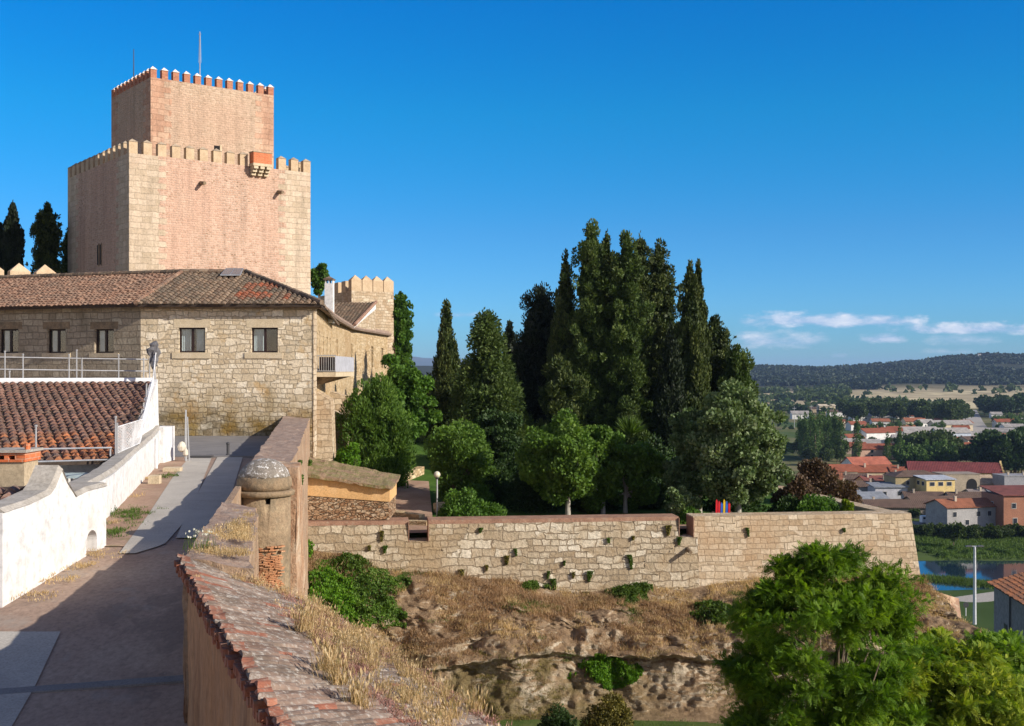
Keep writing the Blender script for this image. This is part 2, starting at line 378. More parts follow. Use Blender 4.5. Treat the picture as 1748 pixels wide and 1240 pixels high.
def tower_mat(name, cl, w_edge, brickcols, mortar, quoin, band):
    """brick field between corner quoins; cl = corner reference (object space) """
    m, n = new_mat(name)
    uv = n.n('ShaderNodeUVMap').outputs[0]; ob = n.n('ShaderNodeTexCoord').outputs['Object']
    wv = n.vmath('SCALE', n.vmath('SUBTRACT', n.noise(ob, 1.4, 3, col=True), (.5, .5, .5)), scale=.22)
    p = n.vmath('ADD', uv, wv)
    def brick(bw, bh, ms, sm=.3):
        return n.n('ShaderNodeTexBrick', offset=.5, squash=.75, squash_frequency=3, ins={'Vector': p, 'Color1': (0, 0, 0, 1), 'Color2': (1, 1, 1, 1), 'Mortar': (.5, .5, .5, 1), 'Scale': 1.0,
                 'Mortar Size': ms, 'Mortar Smooth': sm, 'Brick Width': bw, 'Row Height': bh})
    b1 = brick(.34, .17, .028); b2 = brick(.85, .42, .02)
    c1 = n.ramp(b1.outputs[0], [(0, brickcols[0]), (.4, brickcols[1]), (1, brickcols[2])])
    c1 = n.mix(n.math('MULTIPLY', b1.outputs[1], .8), c1, mortar)
    # scattered darker stones set in the field
    vo = n.n('ShaderNodeTexVoronoi', feature='F1', ins={'Vector': n.vmath('MULTIPLY', p, (1.0, 1.7, 1)), 'Scale': 2.4, 'Randomness': 1.0})
    dots = n.ramp(vo.outputs['Distance'], [(.13, 1.0), (.22, 0.0)])
    pick = n.ramp(n.sep(vo.outputs['Color'])[1], [(.42, 0.0), (.5, 1.0)])
    c1 = n.mix(n.math('MULTIPLY', n.math('MULTIPLY', dots, pick), band), c1, (.22, .16, .09))
    c1 = n.mix(n.ramp(n.noise(ob, .22, 4), [(.42, 0.0), (.6, .65)]), c1, brickcols[3])
    c2 = n.ramp(b2.outputs[0], [(0, quoin[0]), (.5, quoin[1]), (1, quoin[2])])
    c2 = n.mix(n.math('MULTIPLY', b2.outputs[1], .5), c2, quoin[0])
    at = n.n('ShaderNodeAttribute', attribute_name='edge').outputs['Fac']
    z = n.sep(uv)[1]
    tooth = n.math('MULTIPLY', n.math('SUBTRACT', n.math('FRACT', n.math('MULTIPLY', z, 1.19)), .5), .3)
    tooth = n.math('MULTIPLY', n.math('SIGN', tooth), .28)
    k = n.math('GREATER_THAN', n.math('ADD', n.math('ADD', at, tooth), n.math('MULTIPLY', n.math('SUBTRACT', n.noise(ob, 1.5, 2), .5), .5)), w_edge)
    c = n.mix(k, c2, c1)
    f = n.noise(ob, 7, 6, .68)
    c = n.mix(1.0, c, n.ramp(f, [(.28, .74), (.5, 1.0), (.74, 1.2)]), 'MULTIPLY')
    c = n.mix(n.ramp(n.noise(ob, .5, 5, .7), [(.55, 0.0), (.75, .45)]), c, (.60, .43, .32))
    c = n.mix(1.0, c, n.ramp(n.noise(n.vmath('MULTIPLY', ob, (1.6, 1.6, .12)), 1.0, 5, .7), [(.35, .80), (.55, 1.0), (.7, 1.06)]), 'MULTIPLY')
    h = n.math('ADD', n.math('MULTIPLY', n.mix(k, b2.outputs[1], b1.outputs[1]), -1.0), f)
    return finish(m, n, c, .92, h, .8, .05, .12)
M['tower_low'] = tower_mat('tower_lower_masonry', None, 2.45, [(.44, .275, .195), (.53, .35, .255), (.60, .415, .315), (.56, .365, .27)], (.58, .445, .345),
                           [(.46, .37, .265), (.53, .43, .32), (.58, .48, .365)], .85)
M['tower_up'] = tower_mat('tower_upper_masonry', None, 1.3, [(.40, .29, .20), (.49, .36, .26), (.56, .42, .31), (.50, .345, .25)], (.54, .42, .31),
                          [(.42, .25, .17), (.50, .31, .215), (.54, .37, .26)], .95)
M['red_brick'] = stone('red_brick', .26, .085, [(.30, .10, .06), (.38, .14, .085), (.42, .17, .10), (.46, .22, .14)], (.42, .30, .2), .012, .01, .5, .01, squash=False)
M['orange_brick'] = stone('orange_brick', .26, .085, [(.48, .12, .045), (.55, .15, .06), (.6, .18, .075), (.6, .22, .1)], (.5, .3, .2), .012, .01, .5, .01, squash=False)
M['merlon_stone'] = mottled('merlon_stone', [(.40, .29, .18), (.50, .38, .25), (.56, .44, .30)], 1.5)
M['cap_white'] = mottled('whitewashed_cap', [(.62, .56, .5), (.75, .70, .65)], 3, bump=.2)
M['cap_stone'] = mottled('cap_stone', [(.22, .18, .14), (.36, .29, .21), (.45, .36, .26)], 3)
def curtain_patch(n, c, uv, ob):
    z = n.sep(uv)[1]
    k = n.ramp(n.math('ADD', z, n.math('MULTIPLY', n.noise(ob, 1.2, 4), .5)), [(0.0, 0.0), (1.0, 0.0)])
    return c
M['curtain'] = stone('curtain_stone', .52, .26, [(.31, .24, .155), (.41, .335, .235), (.52, .45, .335), (.65, .595, .485)], (.22, .17, .115), .028, .11, 1.0, .07,
                     stain=[((.34, .245, .14), .35, .48, .68, .75), ((.22, .19, .12), 1.7, .6, .75, .5), ((.13, .12, .06), 4, .62, .74, .75), ((.30, .21, .12), 2.6, .56, .7, .6)], second=(.74, .36, .5))
M['curtain_warm'] = stone('warm_ashlar', .60, .30, [(.37, .275, .175), (.46, .365, .25), (.54, .445, .32), (.62, .53, .40)], (.30, .225, .15), .02, .06, .8, .05,
                     stain=[((.42, .27, .15), .5, .5, .7, .6), ((.33, .24, .15), 2.4, .58, .72, .5)], second=(.42, .25, .5))
M['coping'] = mottled('brick_coping', [(.20, .11, .075), (.30, .175, .12), (.37, .24, .165)], 2.2, stain=[((.3, .26, .2), 6, .55, .7, .6)], bump=.8, bdist=.05)
M['parapet'] = mottled('parapet_plaster', [(.27, .17, .105), (.37, .25, .165), (.45, .34, .24)], 1.6, bump=1, bdist=.06,
                       stain=[((.24, .20, .15), 2.2, .5, .68, .7), ((.55, .50, .40), 4, .6, .72, .5), ((.17, .15, .06), 5.5, .62, .74, .6)])
M['parapet_top'] = mottled('parapet_top', [(.20, .14, .105), (.28, .20, .155), (.36, .28, .22)], 3.0, bump=1, bdist=.03, stain=[((.36, .34, .30), 7, .55, .68, .6), ((.14, .11, .09), 2, .58, .7, .6)])
M['ochre'] = mottled('ochre_plaster', [(.34, .17, .08), (.44, .23, .11), (.52, .31, .17)], .9, bump=.5, bdist=.03,
                     stain=[((.20, .11, .06), 1.6, .52, .68, .7), ((.45, .33, .22), 4, .6, .72, .5)], stretch=(1, 1, .45))
M['ochre_light'] = mottled('light_ochre_plaster', [(.52, .31, .13), (.62, .39, .18), (.66, .45, .24)], 1.4, bump=.3, stain=[((.40, .30, .18), 3, .6, .72, .6)])
M['eroded'] = stone('eroded_brick', .30, .075, [(.36, .14, .065), (.48, .22, .11), (.52, .28, .15), (.34, .2, .12)], (.24, .13, .08), .022, .06, 1.0, .09, squash=False)
M['garita'] = mottled('sentry_box_stone', [(.17, .13, .085), (.26, .19, .12), (.35, .27, .17)], 2.4, bump=.9, bdist=.05, stain=[((.14, .12, .085), 3.5, .5, .66, .7)])
M['lichen'] = mottled('lichen_dome', [(.17, .15, .125), (.24, .215, .185), (.30, .27, .24)], 5, bump=1, bdist=.05, stain=[((.68, .68, .67), 17, .55, .60, .85)], fine=30)
M['rubble_brown'] = rubble('brown_rubble', .20, .10, [(.27, .15, .08), (.36, .22, .125), (.46, .32, .2), (.52, .41, .29)], (.17, .11, .07), 1.0, .1, edge=.1)
M['white_wash'] = mottled('white_wash', [(.58, .57, .55), (.655, .65, .64), (.68, .675, .67)], .7, bump=.08, bdist=.01, stain=[((.50, .46, .39), .9, .58, .76, .4), ((.36, .32, .26), 5, .66, .76, .45), ((.44, .36, .25), .5, .62, .74, .4)], fine=5)
M['cement'] = mottled('cement_coping', [(.27, .245, .21), (.36, .335, .295), (.44, .41, .37)], 2.5, bump=.5)
M['window_frame'] = plain('dark_brown_frame', (.03, .017, .015), .4)
M['curtain_cloth'] = plain('pale_curtain', (.50, .56, .60), .9)
def glassm():
    m, n = new_mat('window_glass')
    return finish(m, n, (.02, .03, .04), .08, spec=.6)
M['glass'] = glassm()
def clearglass():
    m, n = new_mat('clear_pane'); 
    gl = n.n('ShaderNodeBsdfGlossy', ins={'Roughness': .03, 'Color': (1, 1, 1, 1)}); tr = n.n('ShaderNodeBsdfTransparent', ins={'Color': (.9, .93, .93, 1)})
    mx = n.n('ShaderNodeMixShader', ins={0: .07, 1: tr.outputs[0], 2: gl.outputs[0]}); n.t.links.new(mx.outputs[0], n.n('ShaderNodeOutputMaterial').inputs[0]); return m
M['pane'] = clearglass()
M['dark'] = plain('dark_interior', (.012, .011, .012), .9)
M['sill'] = mottled('dressed_stone', [(.46, .37, .25), (.54, .45, .31), (.60, .51, .38)], 2, bump=.3)
M['tile_main'] = tilemat('weathered_roof_tiles', [(.10, .07, .05), (.17, .11, .075), (.24, .165, .11), (.31, .22, .15)], (.10, .085, .065), (.36, .34, .28), .45)
M['tile_red'] = tilemat('newer_red_tiles', [(.17, .07, .04), (.30, .085, .04), (.42, .12, .055)], (.16, .1, .07), (.34, .3, .24), .35)
M['tile_wing'] = tilemat('wing_roof_tiles', [(.16, .085, .055), (.24, .13, .085), (.31, .18, .12), (.38, .25, .17)], (.15, .105, .08), (.40, .34, .26), .5)
M['tile_house'] = tilemat('old_house_tiles', [(.13, .07, .05), (.19, .10, .075), (.25, .135, .10), (.33, .2, .155)], (.12, .085, .07), (.38, .33, .28), .4)
M['tile_orange'] = tilemat('orange_eave_tiles', [(.22, .10, .06), (.42, .16, .07), (.56, .22, .09)], (.18, .11, .08), (.4, .34, .28), .3)
M['tile_near'] = tilemat('mossy_coping_tiles', [(.14, .09, .068), (.19, .13, .10), (.25, .18, .14), (.31, .245, .20)], (.14, .11, .085), (.40, .375, .335), .9)
M['tile_nred'] = tilemat('red_coping_tiles', [(.19, .075, .05), (.27, .105, .065), (.36, .16, .10)], (.17, .095, .07), (.36, .32, .26), .6)
M['tile_under'] = mottled('roof_underlay', [(.05, .038, .03), (.09, .065, .05)], 3)
M['steel'] = plain('galvanised_steel', (.42, .43, .44), .45, .5, .4)
M['steel_dark'] = plain('dark_steel', (.07, .07, .075), .5, .4, .3)
M['white_metal'] = plain('white_metal', (.70, .71, .72), .5)
M['panel'] = plain('grey_balcony_panel', (.40, .41, .45), .6)
M['solar'] = plain('solar_glass', (.05, .09, .14), .15, .6)
M['wood'] = plain('dark_wood', (.09, .05, .03), .8)
M['road'] = mottled('rough_paving', [(.24, .165, .125), (.33, .235, .18), (.41, .31, .235)], .45, bump=.6, bdist=.02, stain=[((.33, .29, .25), 1.4, .55, .7, .6), ((.19, .15, .07), 2.5, .62, .74, .5), ((.20, .15, .12), .5, .56, .6, .5), ((.46, .38, .3), 8, .66, .72, .6)], fine=14, stretch=(1, .6, 1))
M['dirt'] = mottled('dirt', [(.27, .165, .115), (.36, .24, .17), (.43, .31, .225)], 1.1, bump=.6, stain=[((.16, .14, .05), 2.2, .56, .68, .6)], fine=20)
M['asphalt'] = mottled('worn_asphalt', [(.17, .165, .165), (.21, .20, .195), (.25, .24, .23)], 1.0, bump=.2, bdist=.01, fine=40)
M['concrete'] = mottled('concrete_strip', [(.36, .33, .29), (.42, .39, .345), (.47, .44, .39)], .7, bump=.15, bdist=.01, fine=30, stain=[((.29, .27, .25), .9, .58, .7, .5)])
def rockmat():
    m, n = new_mat('cliff_rock')
    ob = n.n('ShaderNodeTexCoord').outputs['Object']
    st = n.vmath('MULTIPLY', ob, (.9, .9, 1.3))
    a = n.noise(st, 1.1, 7, .68, .6); f = n.noise(ob, 7, 7, .72, .4)
    c = n.ramp(a, [(.25, (.19, .125, .075)), (.40, (.34, .25, .165)), (.52, (.47, .385, .28)), (.70, (.63, .56, .44))])
    c = n.mix(1.0, c, n.ramp(f, [(.28, .38), (.46, .92), (.58, 1.05), (.75, 1.3)]), 'MULTIPLY')
    nz = n.sep(n.n('ShaderNodeNewGeometry').outputs['Normal'])[2]
    up_ = n.math('ADD', nz, n.math('MULTIPLY', n.math('SUBTRACT', n.noise(ob, .8, 5, .7), .5), 1.7))
    k = n.ramp(up_, [(.36, 0.0), (.58, 1.0)])
    soil = n.ramp(n.noise(ob, 2.0, 5, .7), [(.3, (.17, .11, .065)), (.5, (.29, .20, .12)), (.7, (.40, .29, .18))])
    c = n.mix(k, c, soil)
    z = n.sep(ob)[2]
    mxr = n.ramp(n.math('DIVIDE', n.math('ADD', n.sep(ob)[0], 8.0), 26.0), [(.42, 1.0), (.56, .12)])
    mz = n.math('MULTIPLY', mxr, n.ramp(n.math('ADD', n.math('DIVIDE', n.math('ADD', z, 13.0), 3.0), n.math('MULTIPLY', n.math('SUBTRACT', n.noise(ob, .7, 3), .5), 2.4)), [(.3, .85), (.7, 0.0)]))
    c = n.mix(mz, c, n.mix(n.noise(ob, 3, 4), (.10, .085, .035), (.24, .18, .085)))
    return finish(m, n, c, .95, n.math('ADD', n.math('MULTIPLY', a, 1.0), n.math('MULTIPLY', f, .7)), 1.0, .22, .1)
M['rock'] = rockmat()
M['lawn'] = mottled('lawn', [(.028, .07, .010), (.055, .12, .014), (.09, .17, .025)], .8, bump=1, bdist=.1, fine=25)
M['moat_grass'] = mottled('moat_grass', [(.035, .065, .015), (.07, .11, .02), (.13, .14, .045)], .9, bump=1, bdist=.1, fine=20)
M['bark'] = mottled('bark', [(.10, .075, .05), (.17, .13, .09), (.24, .19, .14)], 4, bump=1, bdist=.03, stretch=(1, 1, .3))
M['bark_pale'] = mottled('pale_bark', [(.26, .23, .19), (.36, .33, .28), (.43, .40, .35)], 4, bump=.6, bdist=.02, stretch=(1, 1, .4))
M['l_cyp'] = leafmat('cypress_leaf', [(.014, .028, .007), (.036, .058, .014), (.08, .105, .026), (.16, .18, .05)], .15)
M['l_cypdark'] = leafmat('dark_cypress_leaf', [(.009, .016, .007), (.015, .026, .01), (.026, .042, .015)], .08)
M['l_cedar'] = leafmat('cedar_leaf', [(.026, .050, .012), (.056, .095, .022), (.10, .145, .036), (.17, .205, .06)], .25)
M['l_green'] = leafmat('green_leaf', [(.03, .078, .012), (.06, .135, .018), (.10, .20, .027), (.16, .27, .042)], .35)
M['l_maple'] = leafmat('maple_leaf', [(.036, .078, .012), (.07, .14, .020), (.12, .21, .032), (.20, .30, .055)], .36)
M['l_silver'] = leafmat('silver_poplar_leaf', [(.045, .085, .025), (.09, .145, .048), (.18, .24, .11), (.38, .43, .27)], .25)
M['l_fore'] = leafmat('pinnate_leaf', [(.04, .095, .008), (.09, .18, .011), (.16, .27, .017), (.26, .37, .03)], .45)
M['l_yellow'] = leafmat('yellow_green_leaf', [(.05, .11, .010), (.13, .21, .016), (.25, .32, .026), (.42, .44, .045)], .4)
M['l_golden'] = leafmat('golden_bush_leaf', [(.04, .045, .012), (.09, .085, .018), (.18, .15, .03), (.28, .24, .05)], .2)
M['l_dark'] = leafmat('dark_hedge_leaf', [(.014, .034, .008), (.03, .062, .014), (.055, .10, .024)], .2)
M['l_far'] = leafmat('far_tree_leaf', [(.024, .048, .012), (.05, .08, .017), (.08, .115, .025)], .25)
M['l_farlight'] = leafmat('light_far_tree_leaf', [(.04, .085, .018), (.07, .13, .025), (.10, .165, .035)], .2)
M['l_brown'] = leafmat('brown_shrub_leaf', [(.03, .03, .015), (.08, .05, .03), (.13, .08, .045), (.06, .075, .03)], .2)
M['straw'] = leafmat('dry_straw', [(.30, .19, .09), (.46, .32, .165), (.58, .43, .24), (.66, .54, .34)], .3, .8)
M['pinkweed'] = leafmat('pink_dry_weed', [(.26, .13, .11), (.36, .19, .165), (.44, .28, .22)], .2, .8)
M['brush'] = leafmat('dry_brush', [(.15, .085, .045), (.25, .15, .08), (.36, .23, .125), (.48, .36, .22)], .2, .9)
M['weed'] = leafmat('green_weed', [(.04, .08, .012), (.075, .13, .02), (.12, .19, .03)], .3)
M['ivy'] = leafmat('ivy_leaf', [(.03, .08, .008), (.08, .19, .014), (.14, .28, .02), (.20, .34, .035)], .35)
M['l_forest'] = leafmat('cloud_shaded_oak_leaf', [(.010, .022, .012), (.018, .034, .015), (.032, .052, .02)], .1)  # darker leaf tone stands in for cloud shadow on the hills
# ============================================================= GROUND AND TERRAIN
def interp(x, xs, ys): return np.interp(x, xs, ys)
def valley_z(X, Y):
    base = interp(Y, [0, 30, 44, 58, 90, 130, 185, 225, 232, 236, 278, 286, 310, 320, 324, 1300, 2200], [-12.9, -12.9, -12.9, -14, -24, -33, -39.8, -42.2, -42.4, -47, -47, -44.7, -44.3, -43.6, -43, -43, -38])
    return base
ys = np.concatenate([np.linspace(-40, 60, 60), np.linspace(62, 420, 200), np.geomspace(430, 60000, 70)])
xs = np.concatenate([-np.geomspace(40000, 140, 30), np.linspace(-120, 260, 150), np.geomspace(275, 40000, 30)])
X, Y = np.meshgrid(xs, ys)
Z = valley_z(X, Y) + 0.25 * fbm(np.stack([X / 6, Y / 6, X * 0], -1), 3, 3)
Z = np.where((X < 22) & (Y > 52) & (Y < 230), np.minimum(Z, -14), Z)
def landmat():
    m, n = new_mat('valley_land')
    ob = n.n('ShaderNodeTexCoord').outputs['Object']
    a = n.noise(n.vmath('MULTIPLY', ob, (1, .35, 1)), .012, 5, .6); b = n.noise(ob, .09, 5, .65)
    c = n.ramp(a, [(.36, (.05, .085, .022)), (.46, (.085, .12, .035)), (.53, (.20, .17, .09)), (.60, (.11, .13, .045)), (.68, (.06, .09, .025))])
    c = n.mix(n.ramp(b, [(.45, 0.0), (.65, .6)]), c, (.05, .075, .02))
    return finish(m, n, c, .95, spec=.05)
grid_mesh('ground', X, Y, Z, landmat()).__setitem__('kind', 'structure')

# hills: rows in distance, columns in bearing (real metres, real depth)
def ridge_y(px):
    return interp(px, [-800, 300, 900, 1230, 1285, 1340, 1400, 1440, 1480, 1540, 1590, 1640, 1690, 1750, 1850, 2100, 2600], [622, 622, 626, 627, 628, 628.5, 631, 629, 626, 620.5, 616, 610.5, 607.5, 609, 612, 622, 630])
def hill_z(px, D):
    top = (HZ - ridge_y(px)) / F * 3300
    z0 = interp(D, [1300, 2000], [-43.5, -33])
    low = interp(px, [1200, 1330, 1420, 1748], [-5, -4, 0, 0])
    t = np.clip((D - 2000) / 1300, 0, 1); s = t ** 1.25
    z = np.where(D < 2000, z0 + low * np.clip((D - 1300) / 700, 0, 1), (-33 + low) + (top + 33 - low) * s)
    z = np.where(D > 3300, top - (D - 3300) * .05, z)
    return z
pxs = np.linspace(-900, 2700, 300); Ds = np.concatenate([np.linspace(1300, 3300, 70), [3500, 4200]])
PXg, Dg = np.meshgrid(pxs, Ds); Xg = (PXg - CX) / F * Dg
Zg = hill_z(PXg, Dg) + np.where(Dg > 1350, 5 * fbm(np.stack([Xg / 260, Dg / 260, Xg * 0], -1), 4, 9) * np.clip((Dg - 1350) / 900, 0, 1), 0)
def hillmat():
    m, n = new_mat('hill_land')
    ob = n.n('ShaderNodeTexCoord').outputs['Object']
    y = n.sep(ob)[1]
    a = n.noise(n.vmath('MULTIPLY', ob, (1, .5, 1)), .006, 4, .6)
    c = n.ramp(a, [(.35, (.30, .25, .14)), (.46, (.50, .42, .26)), (.55, (.33, .27, .16)), (.62, (.54, .46, .28))])
    k = n.ramp(n.math('DIVIDE', n.math('ADD', n.math('SUBTRACT', y, 1950), n.math('MULTIPLY', n.math('SUBTRACT', n.noise(ob, .004, 3), .5), 500)), 300), [(0, 0.0), (1, 1.0)])
    c = n.mix(k, c, n.mix(n.noise(ob, .03, 4), (.018, .026, .012), (.06, .06, .03)))
    return finish(m, n, c, .95, spec=.05)
grid_mesh('hills', Xg, Dg, Zg, hillmat()).__setitem__('kind', 'structure')
# far blue mountains
pxs = np.linspace(-600, 2600, 260)
my = interp(pxs, [-600, 200, 640, 690, 715, 740, 790, 830, 870, 930, 1000, 1100, 1250, 1300, 1400, 1440, 1455, 1475, 1500, 1540, 1700, 2600], [618, 612, 606, 607, 610, 612, 613, 611, 609, 614, 618, 621, 626, 628, 628, 627, 625.5, 624, 626, 628, 632, 632]) + 1.2 * fbm(np.stack([pxs / 22, pxs * 0, pxs * 0], -1), 4, 5)
Dm = 14000.0; rows = []
for D, t in ((11500, 0), (12300, .35), (13000, .7), (14000, 1.0), (16000, .3)):
    zt = (HZ - my) / F * Dm; rows.append(np.stack([(pxs - CX) / F * D, np.full_like(pxs, D), -45 + (zt + 45) * (t + (.06 * fbm(np.stack([pxs / 15, pxs * 0 + D, pxs * 0], -1), 3, 2) if 0 < t < 1 else 0))], -1))
A_ = np.stack(rows)
grid_mesh('distant_mountains', A_[..., 0], A_[..., 1], A_[..., 2], mottled('mountain_land', [(.05, .07, .05), (.09, .10, .07)], .001, bump=0)).__setitem__('kind', 'structure')

# haze box
def haze():
    g = G(); g.box(-16000, 16000, -300, 17000, -60, 140)
    m, n = new_mat('haze_air')
    vol = n.n('ShaderNodeVolumePrincipled', ins={'Color': (.42, .62, 1.0, 1), 'Density': HAZE_D, 'Anisotropy': 0.0})
    n.t.links.new(vol.outputs[0], n.n('ShaderNodeOutputMaterial').inputs['Volume'])
    o = g.build('haze', m, uv=False); o['kind'] = 'stuff'; tag(o, 'thin bluish air fading the far hills', 'haze'); o.display_type = 'WIRE'
HAZE_D = 0.000055
haze()

# river: reflective sheet lying between its banks
def watermat():
    m, n = new_mat('river_water'); ob = n.n('ShaderNodeTexCoord').outputs['Object']
    b = n.noise(n.vmath('MULTIPLY', ob, (.5, 1.6, 1)), .6, 4, .6)
    return finish(m, n, (.012, .03, .05), .06, b, .10, .03, spec=.7)
g = G(); g.box(-400, 700, 231, 290, -45.6, -45.2); g.build('river', watermat()).__setitem__('kind', 'structure')
# near quay and road by the water, parallel strips running towards the right and away
def strip(name, pts, width_dir, wdt, z0, th, mat, kind='structure'):
    g = G()
    for a, b in zip(pts[:-1], pts[1:]):
        a0 = Vector(a); b0 = Vector(b); wv = Vector(width_dir) * wdt
        g.hexa([a0 + Vector((0, 0, -th)), b0 + Vector((0, 0, -th)), b0 + wv + Vector((0, 0, -th)), a0 + wv + Vector((0, 0, -th))], [a0, b0, b0 + wv, a0 + wv])
    o = g.build(name, mat); o['kind'] = kind; return o
qa = Vector((PX(1560, 206), 206, -42.0)); qb = Vector((PX(1860, 236), 236, -42.0))
strip('river_road', [(60, 190, -41.9), (84, 205, -41.9), (130, 232, -41.9)], (-.5, .86, 0), 8, -41.9, .6, M['asphalt'])
strip('river_bank_path', [(55.9, 197.1, -41.7), (79.9, 212.1, -41.7), (125.9, 239.1, -41.7)], (-.5, .86, 0), 6, -41.7, 5, M['cement'])
def simple(g, name, mat, label, cat, group=None, **k):
    o = g.build(name, mat, **k); tag(o, label, cat, group); return o
g = G(); g.hexa([(58, 183, -42), (86, 199, -42), (84, 205, -42), (60, 190, -42)], [(58, 183, -39.6), (86, 199, -41.6), (84, 205, -41.75), (60, 190, -41.75)])
o = simple(g, 'stone_bank', M['curtain'], 'pale stone bank below the street lamp by the river', 'bank'); o['kind'] = 'structure'

# -------------------------------------------------- the upper street
def road_z(Y):
    return interp(Y, [0, 6, 13, 16, 18.5, 22, 27, 40, 58, 70], [-4.55, -4.45, -4.2, -3.9, -3.64, -3.42, -3.32, -3.26, -3.22, -3.2])
def inner_x(D): return interp(D, [7.4, 14.0, 58.2], [-1.43, -3.86, -11.1])
Yr = np.linspace(-6, 60, 200); Xr = np.linspace(-1, 1, 90)
XX = np.empty((200, 90)); 
for i, yy in enumerate(Yr):
    xr = inner_x(yy) if yy > 7.4 else -1.43 + (7.4 - yy) * .37
    XX[i] = np.linspace(-34, xr + .3, 90)
YY = np.repeat(Yr[:, None], 90, 1)
ZZ = road_z(YY) + .010 * fbm(np.stack([XX / 1.6, YY / 1.6, XX * 0], -1), 4, 21)
grid_mesh('road', XX, YY, ZZ, M['road']).__setitem__('kind', 'structure')
def ribbon(name, cs, mat, dz, jag=0):
    """cs = list of (D, x0, x1)"""
    Ds = np.linspace(cs[0][0], cs[-1][0], 60); a = np.interp(Ds, [c[0] for c in cs], [c[1] for c in cs]); b = np.interp(Ds, [c[0] for c in cs], [c[2] for c in cs])
    a = a + jag * fbm(np.stack([Ds * 1.3, Ds * 0, Ds * 0], -1), 3, 4)
    X = np.linspace(a, b, 8, axis=1); Y = np.repeat(Ds[:, None], 8, 1)
    o = grid_mesh(name, X, Y, road_z(Y) + dz, mat); o['kind'] = 'structure'; return o
ribbon('dirt_verge', [(23, -9.6, -7.0), (27, -10.5, -8.05), (44.6, -14.5, -12.1)], M['dirt'], .018, .12)
ribbon('paved_strip', [(22.2, -7.3, -7.0), (23.2, -7.5, -6.75), (27, -8.25, -7.3), (36, -10.25, -9.3), (44.6, -12.05, -11.2)], M['concrete'], .024)
ribbon('shaded_paved_strip', [(24, -6.75, -5.9), (30, -8.0, -7.1), (44.6, -11.0, -10.05)], M['concrete'], .022)
g = G(); Yb = [44.6, 50, 58]
for a, b in zip(Yb[:-1], Yb[1:]):
    g.hexa([(-22, a, -3.6), (inner_x(a), a, -3.6), (inner_x(b), b, -3.6), (-22, b, -3.6)], [(-22, a, road_z(a) + .055), (inner_x(a), a, road_z(a) + .055), (inner_x(b), b, road_z(b) + .055), (-22, b, road_z(b) + .055)])
g.build('forecourt', M['asphalt']).__setitem__('kind', 'structure')
g = G(); g.box(-11.9, -11.1, 44.15, 44.45, road_z(44) + .05, road_z(44) + .10)
simple(g, 'drain_grate', M['steel_dark'], 'dark drain grate across the top of the paved strip', 'drain')
# low bands crossing the shaded street
for k, (a, b) in enumerate(((12.9, 13.15), (15.3, 15.5))):
    g = G(); g.hexa([(-9.5, a - 1.2, -4.6), (-3.2 - k * .6, a, -4.6), (-3.3 - k * .6, b, -4.6), (-9.5, b - 1.2, -4.6)], [(-9.5, a - 1.2, road_z(a - 1.2) + .012), (-3.2 - k * .6, a, road_z(a) + .03), (-3.3 - k * .6, b, road_z(b) + .03), (-9.5, b - 1.2, road_z(b - 1.2) + .012)])
    g.build('kerb_band', M['asphalt']).__setitem__('kind', 'structure')
ribbon('pale_slab', [(13.4, -7.2, -5.7), (15.0, -7.6, -6.0), (17.2, -7.6, -6.5)], M['concrete'], .02, .1)

# -------------------------------------------------- garden terrace
def garden_z(X, Y):
    z = -7.15 + np.clip(Y - 57, 0, 60) * .06
    z = z + np.clip((2 - X) / 14, 0, 1) * np.clip((Y - 56) / 22, 0, 1) * 1.5
    return z
X, Y = np.meshgrid(np.linspace(-13, 17.0, 90), np.linspace(51.5, 100, 110))
Y = 51.5 + (Y - 51.5) * 1.0
Yw = 50.45 + (X + 9.2) * .1153
Y = np.maximum(Y, Yw)
Z = garden_z(X, Y) + .15 * fbm(np.stack([X / 4, Y / 4, X * 0], -1), 3, 8)
Z = np.where(Y > 96, Z - (Y - 96) * 3.0, Z) - np.clip(X - (17 - (Y - 53) * .19), 0, 9) * 2.5 - np.where(Y < 52.0, .35, 0)
grid_mesh('lawn', X, Y, Z, M['lawn']).__setitem__('kind', 'structure')
X, Y = np.meshgrid(np.linspace(0, 1, 8), np.linspace(0, 1, 30))
def patch(name, quad, mat, dz):
    q = [np.array(p) for p in quad]
    x = (1-X)*(1-Y)*q[0][0] + X*(1-Y)*q[1][0] + X*Y*q[2][0] + (1-X)*Y*q[3][0]; y = (1-X)*(1-Y)*q[0][1] + X*(1-Y)*q[1][1] + X*Y*q[2][1] + (1-X)*Y*q[3][1]
    grid_mesh(name, x, y, garden_z(x, y) + dz, mat).__setitem__('kind', 'structure')
patch('garden_path', [(-6.5, 51.15), (9.5, 53.0), (9.5, 55.0), (-6.5, 54.6)], M['dirt'], .17)
patch('garden_path', [(-6.0, 54.8), (-3.6, 54.8), (-4.6, 66), (-6.6, 66)], M['dirt'], .18)

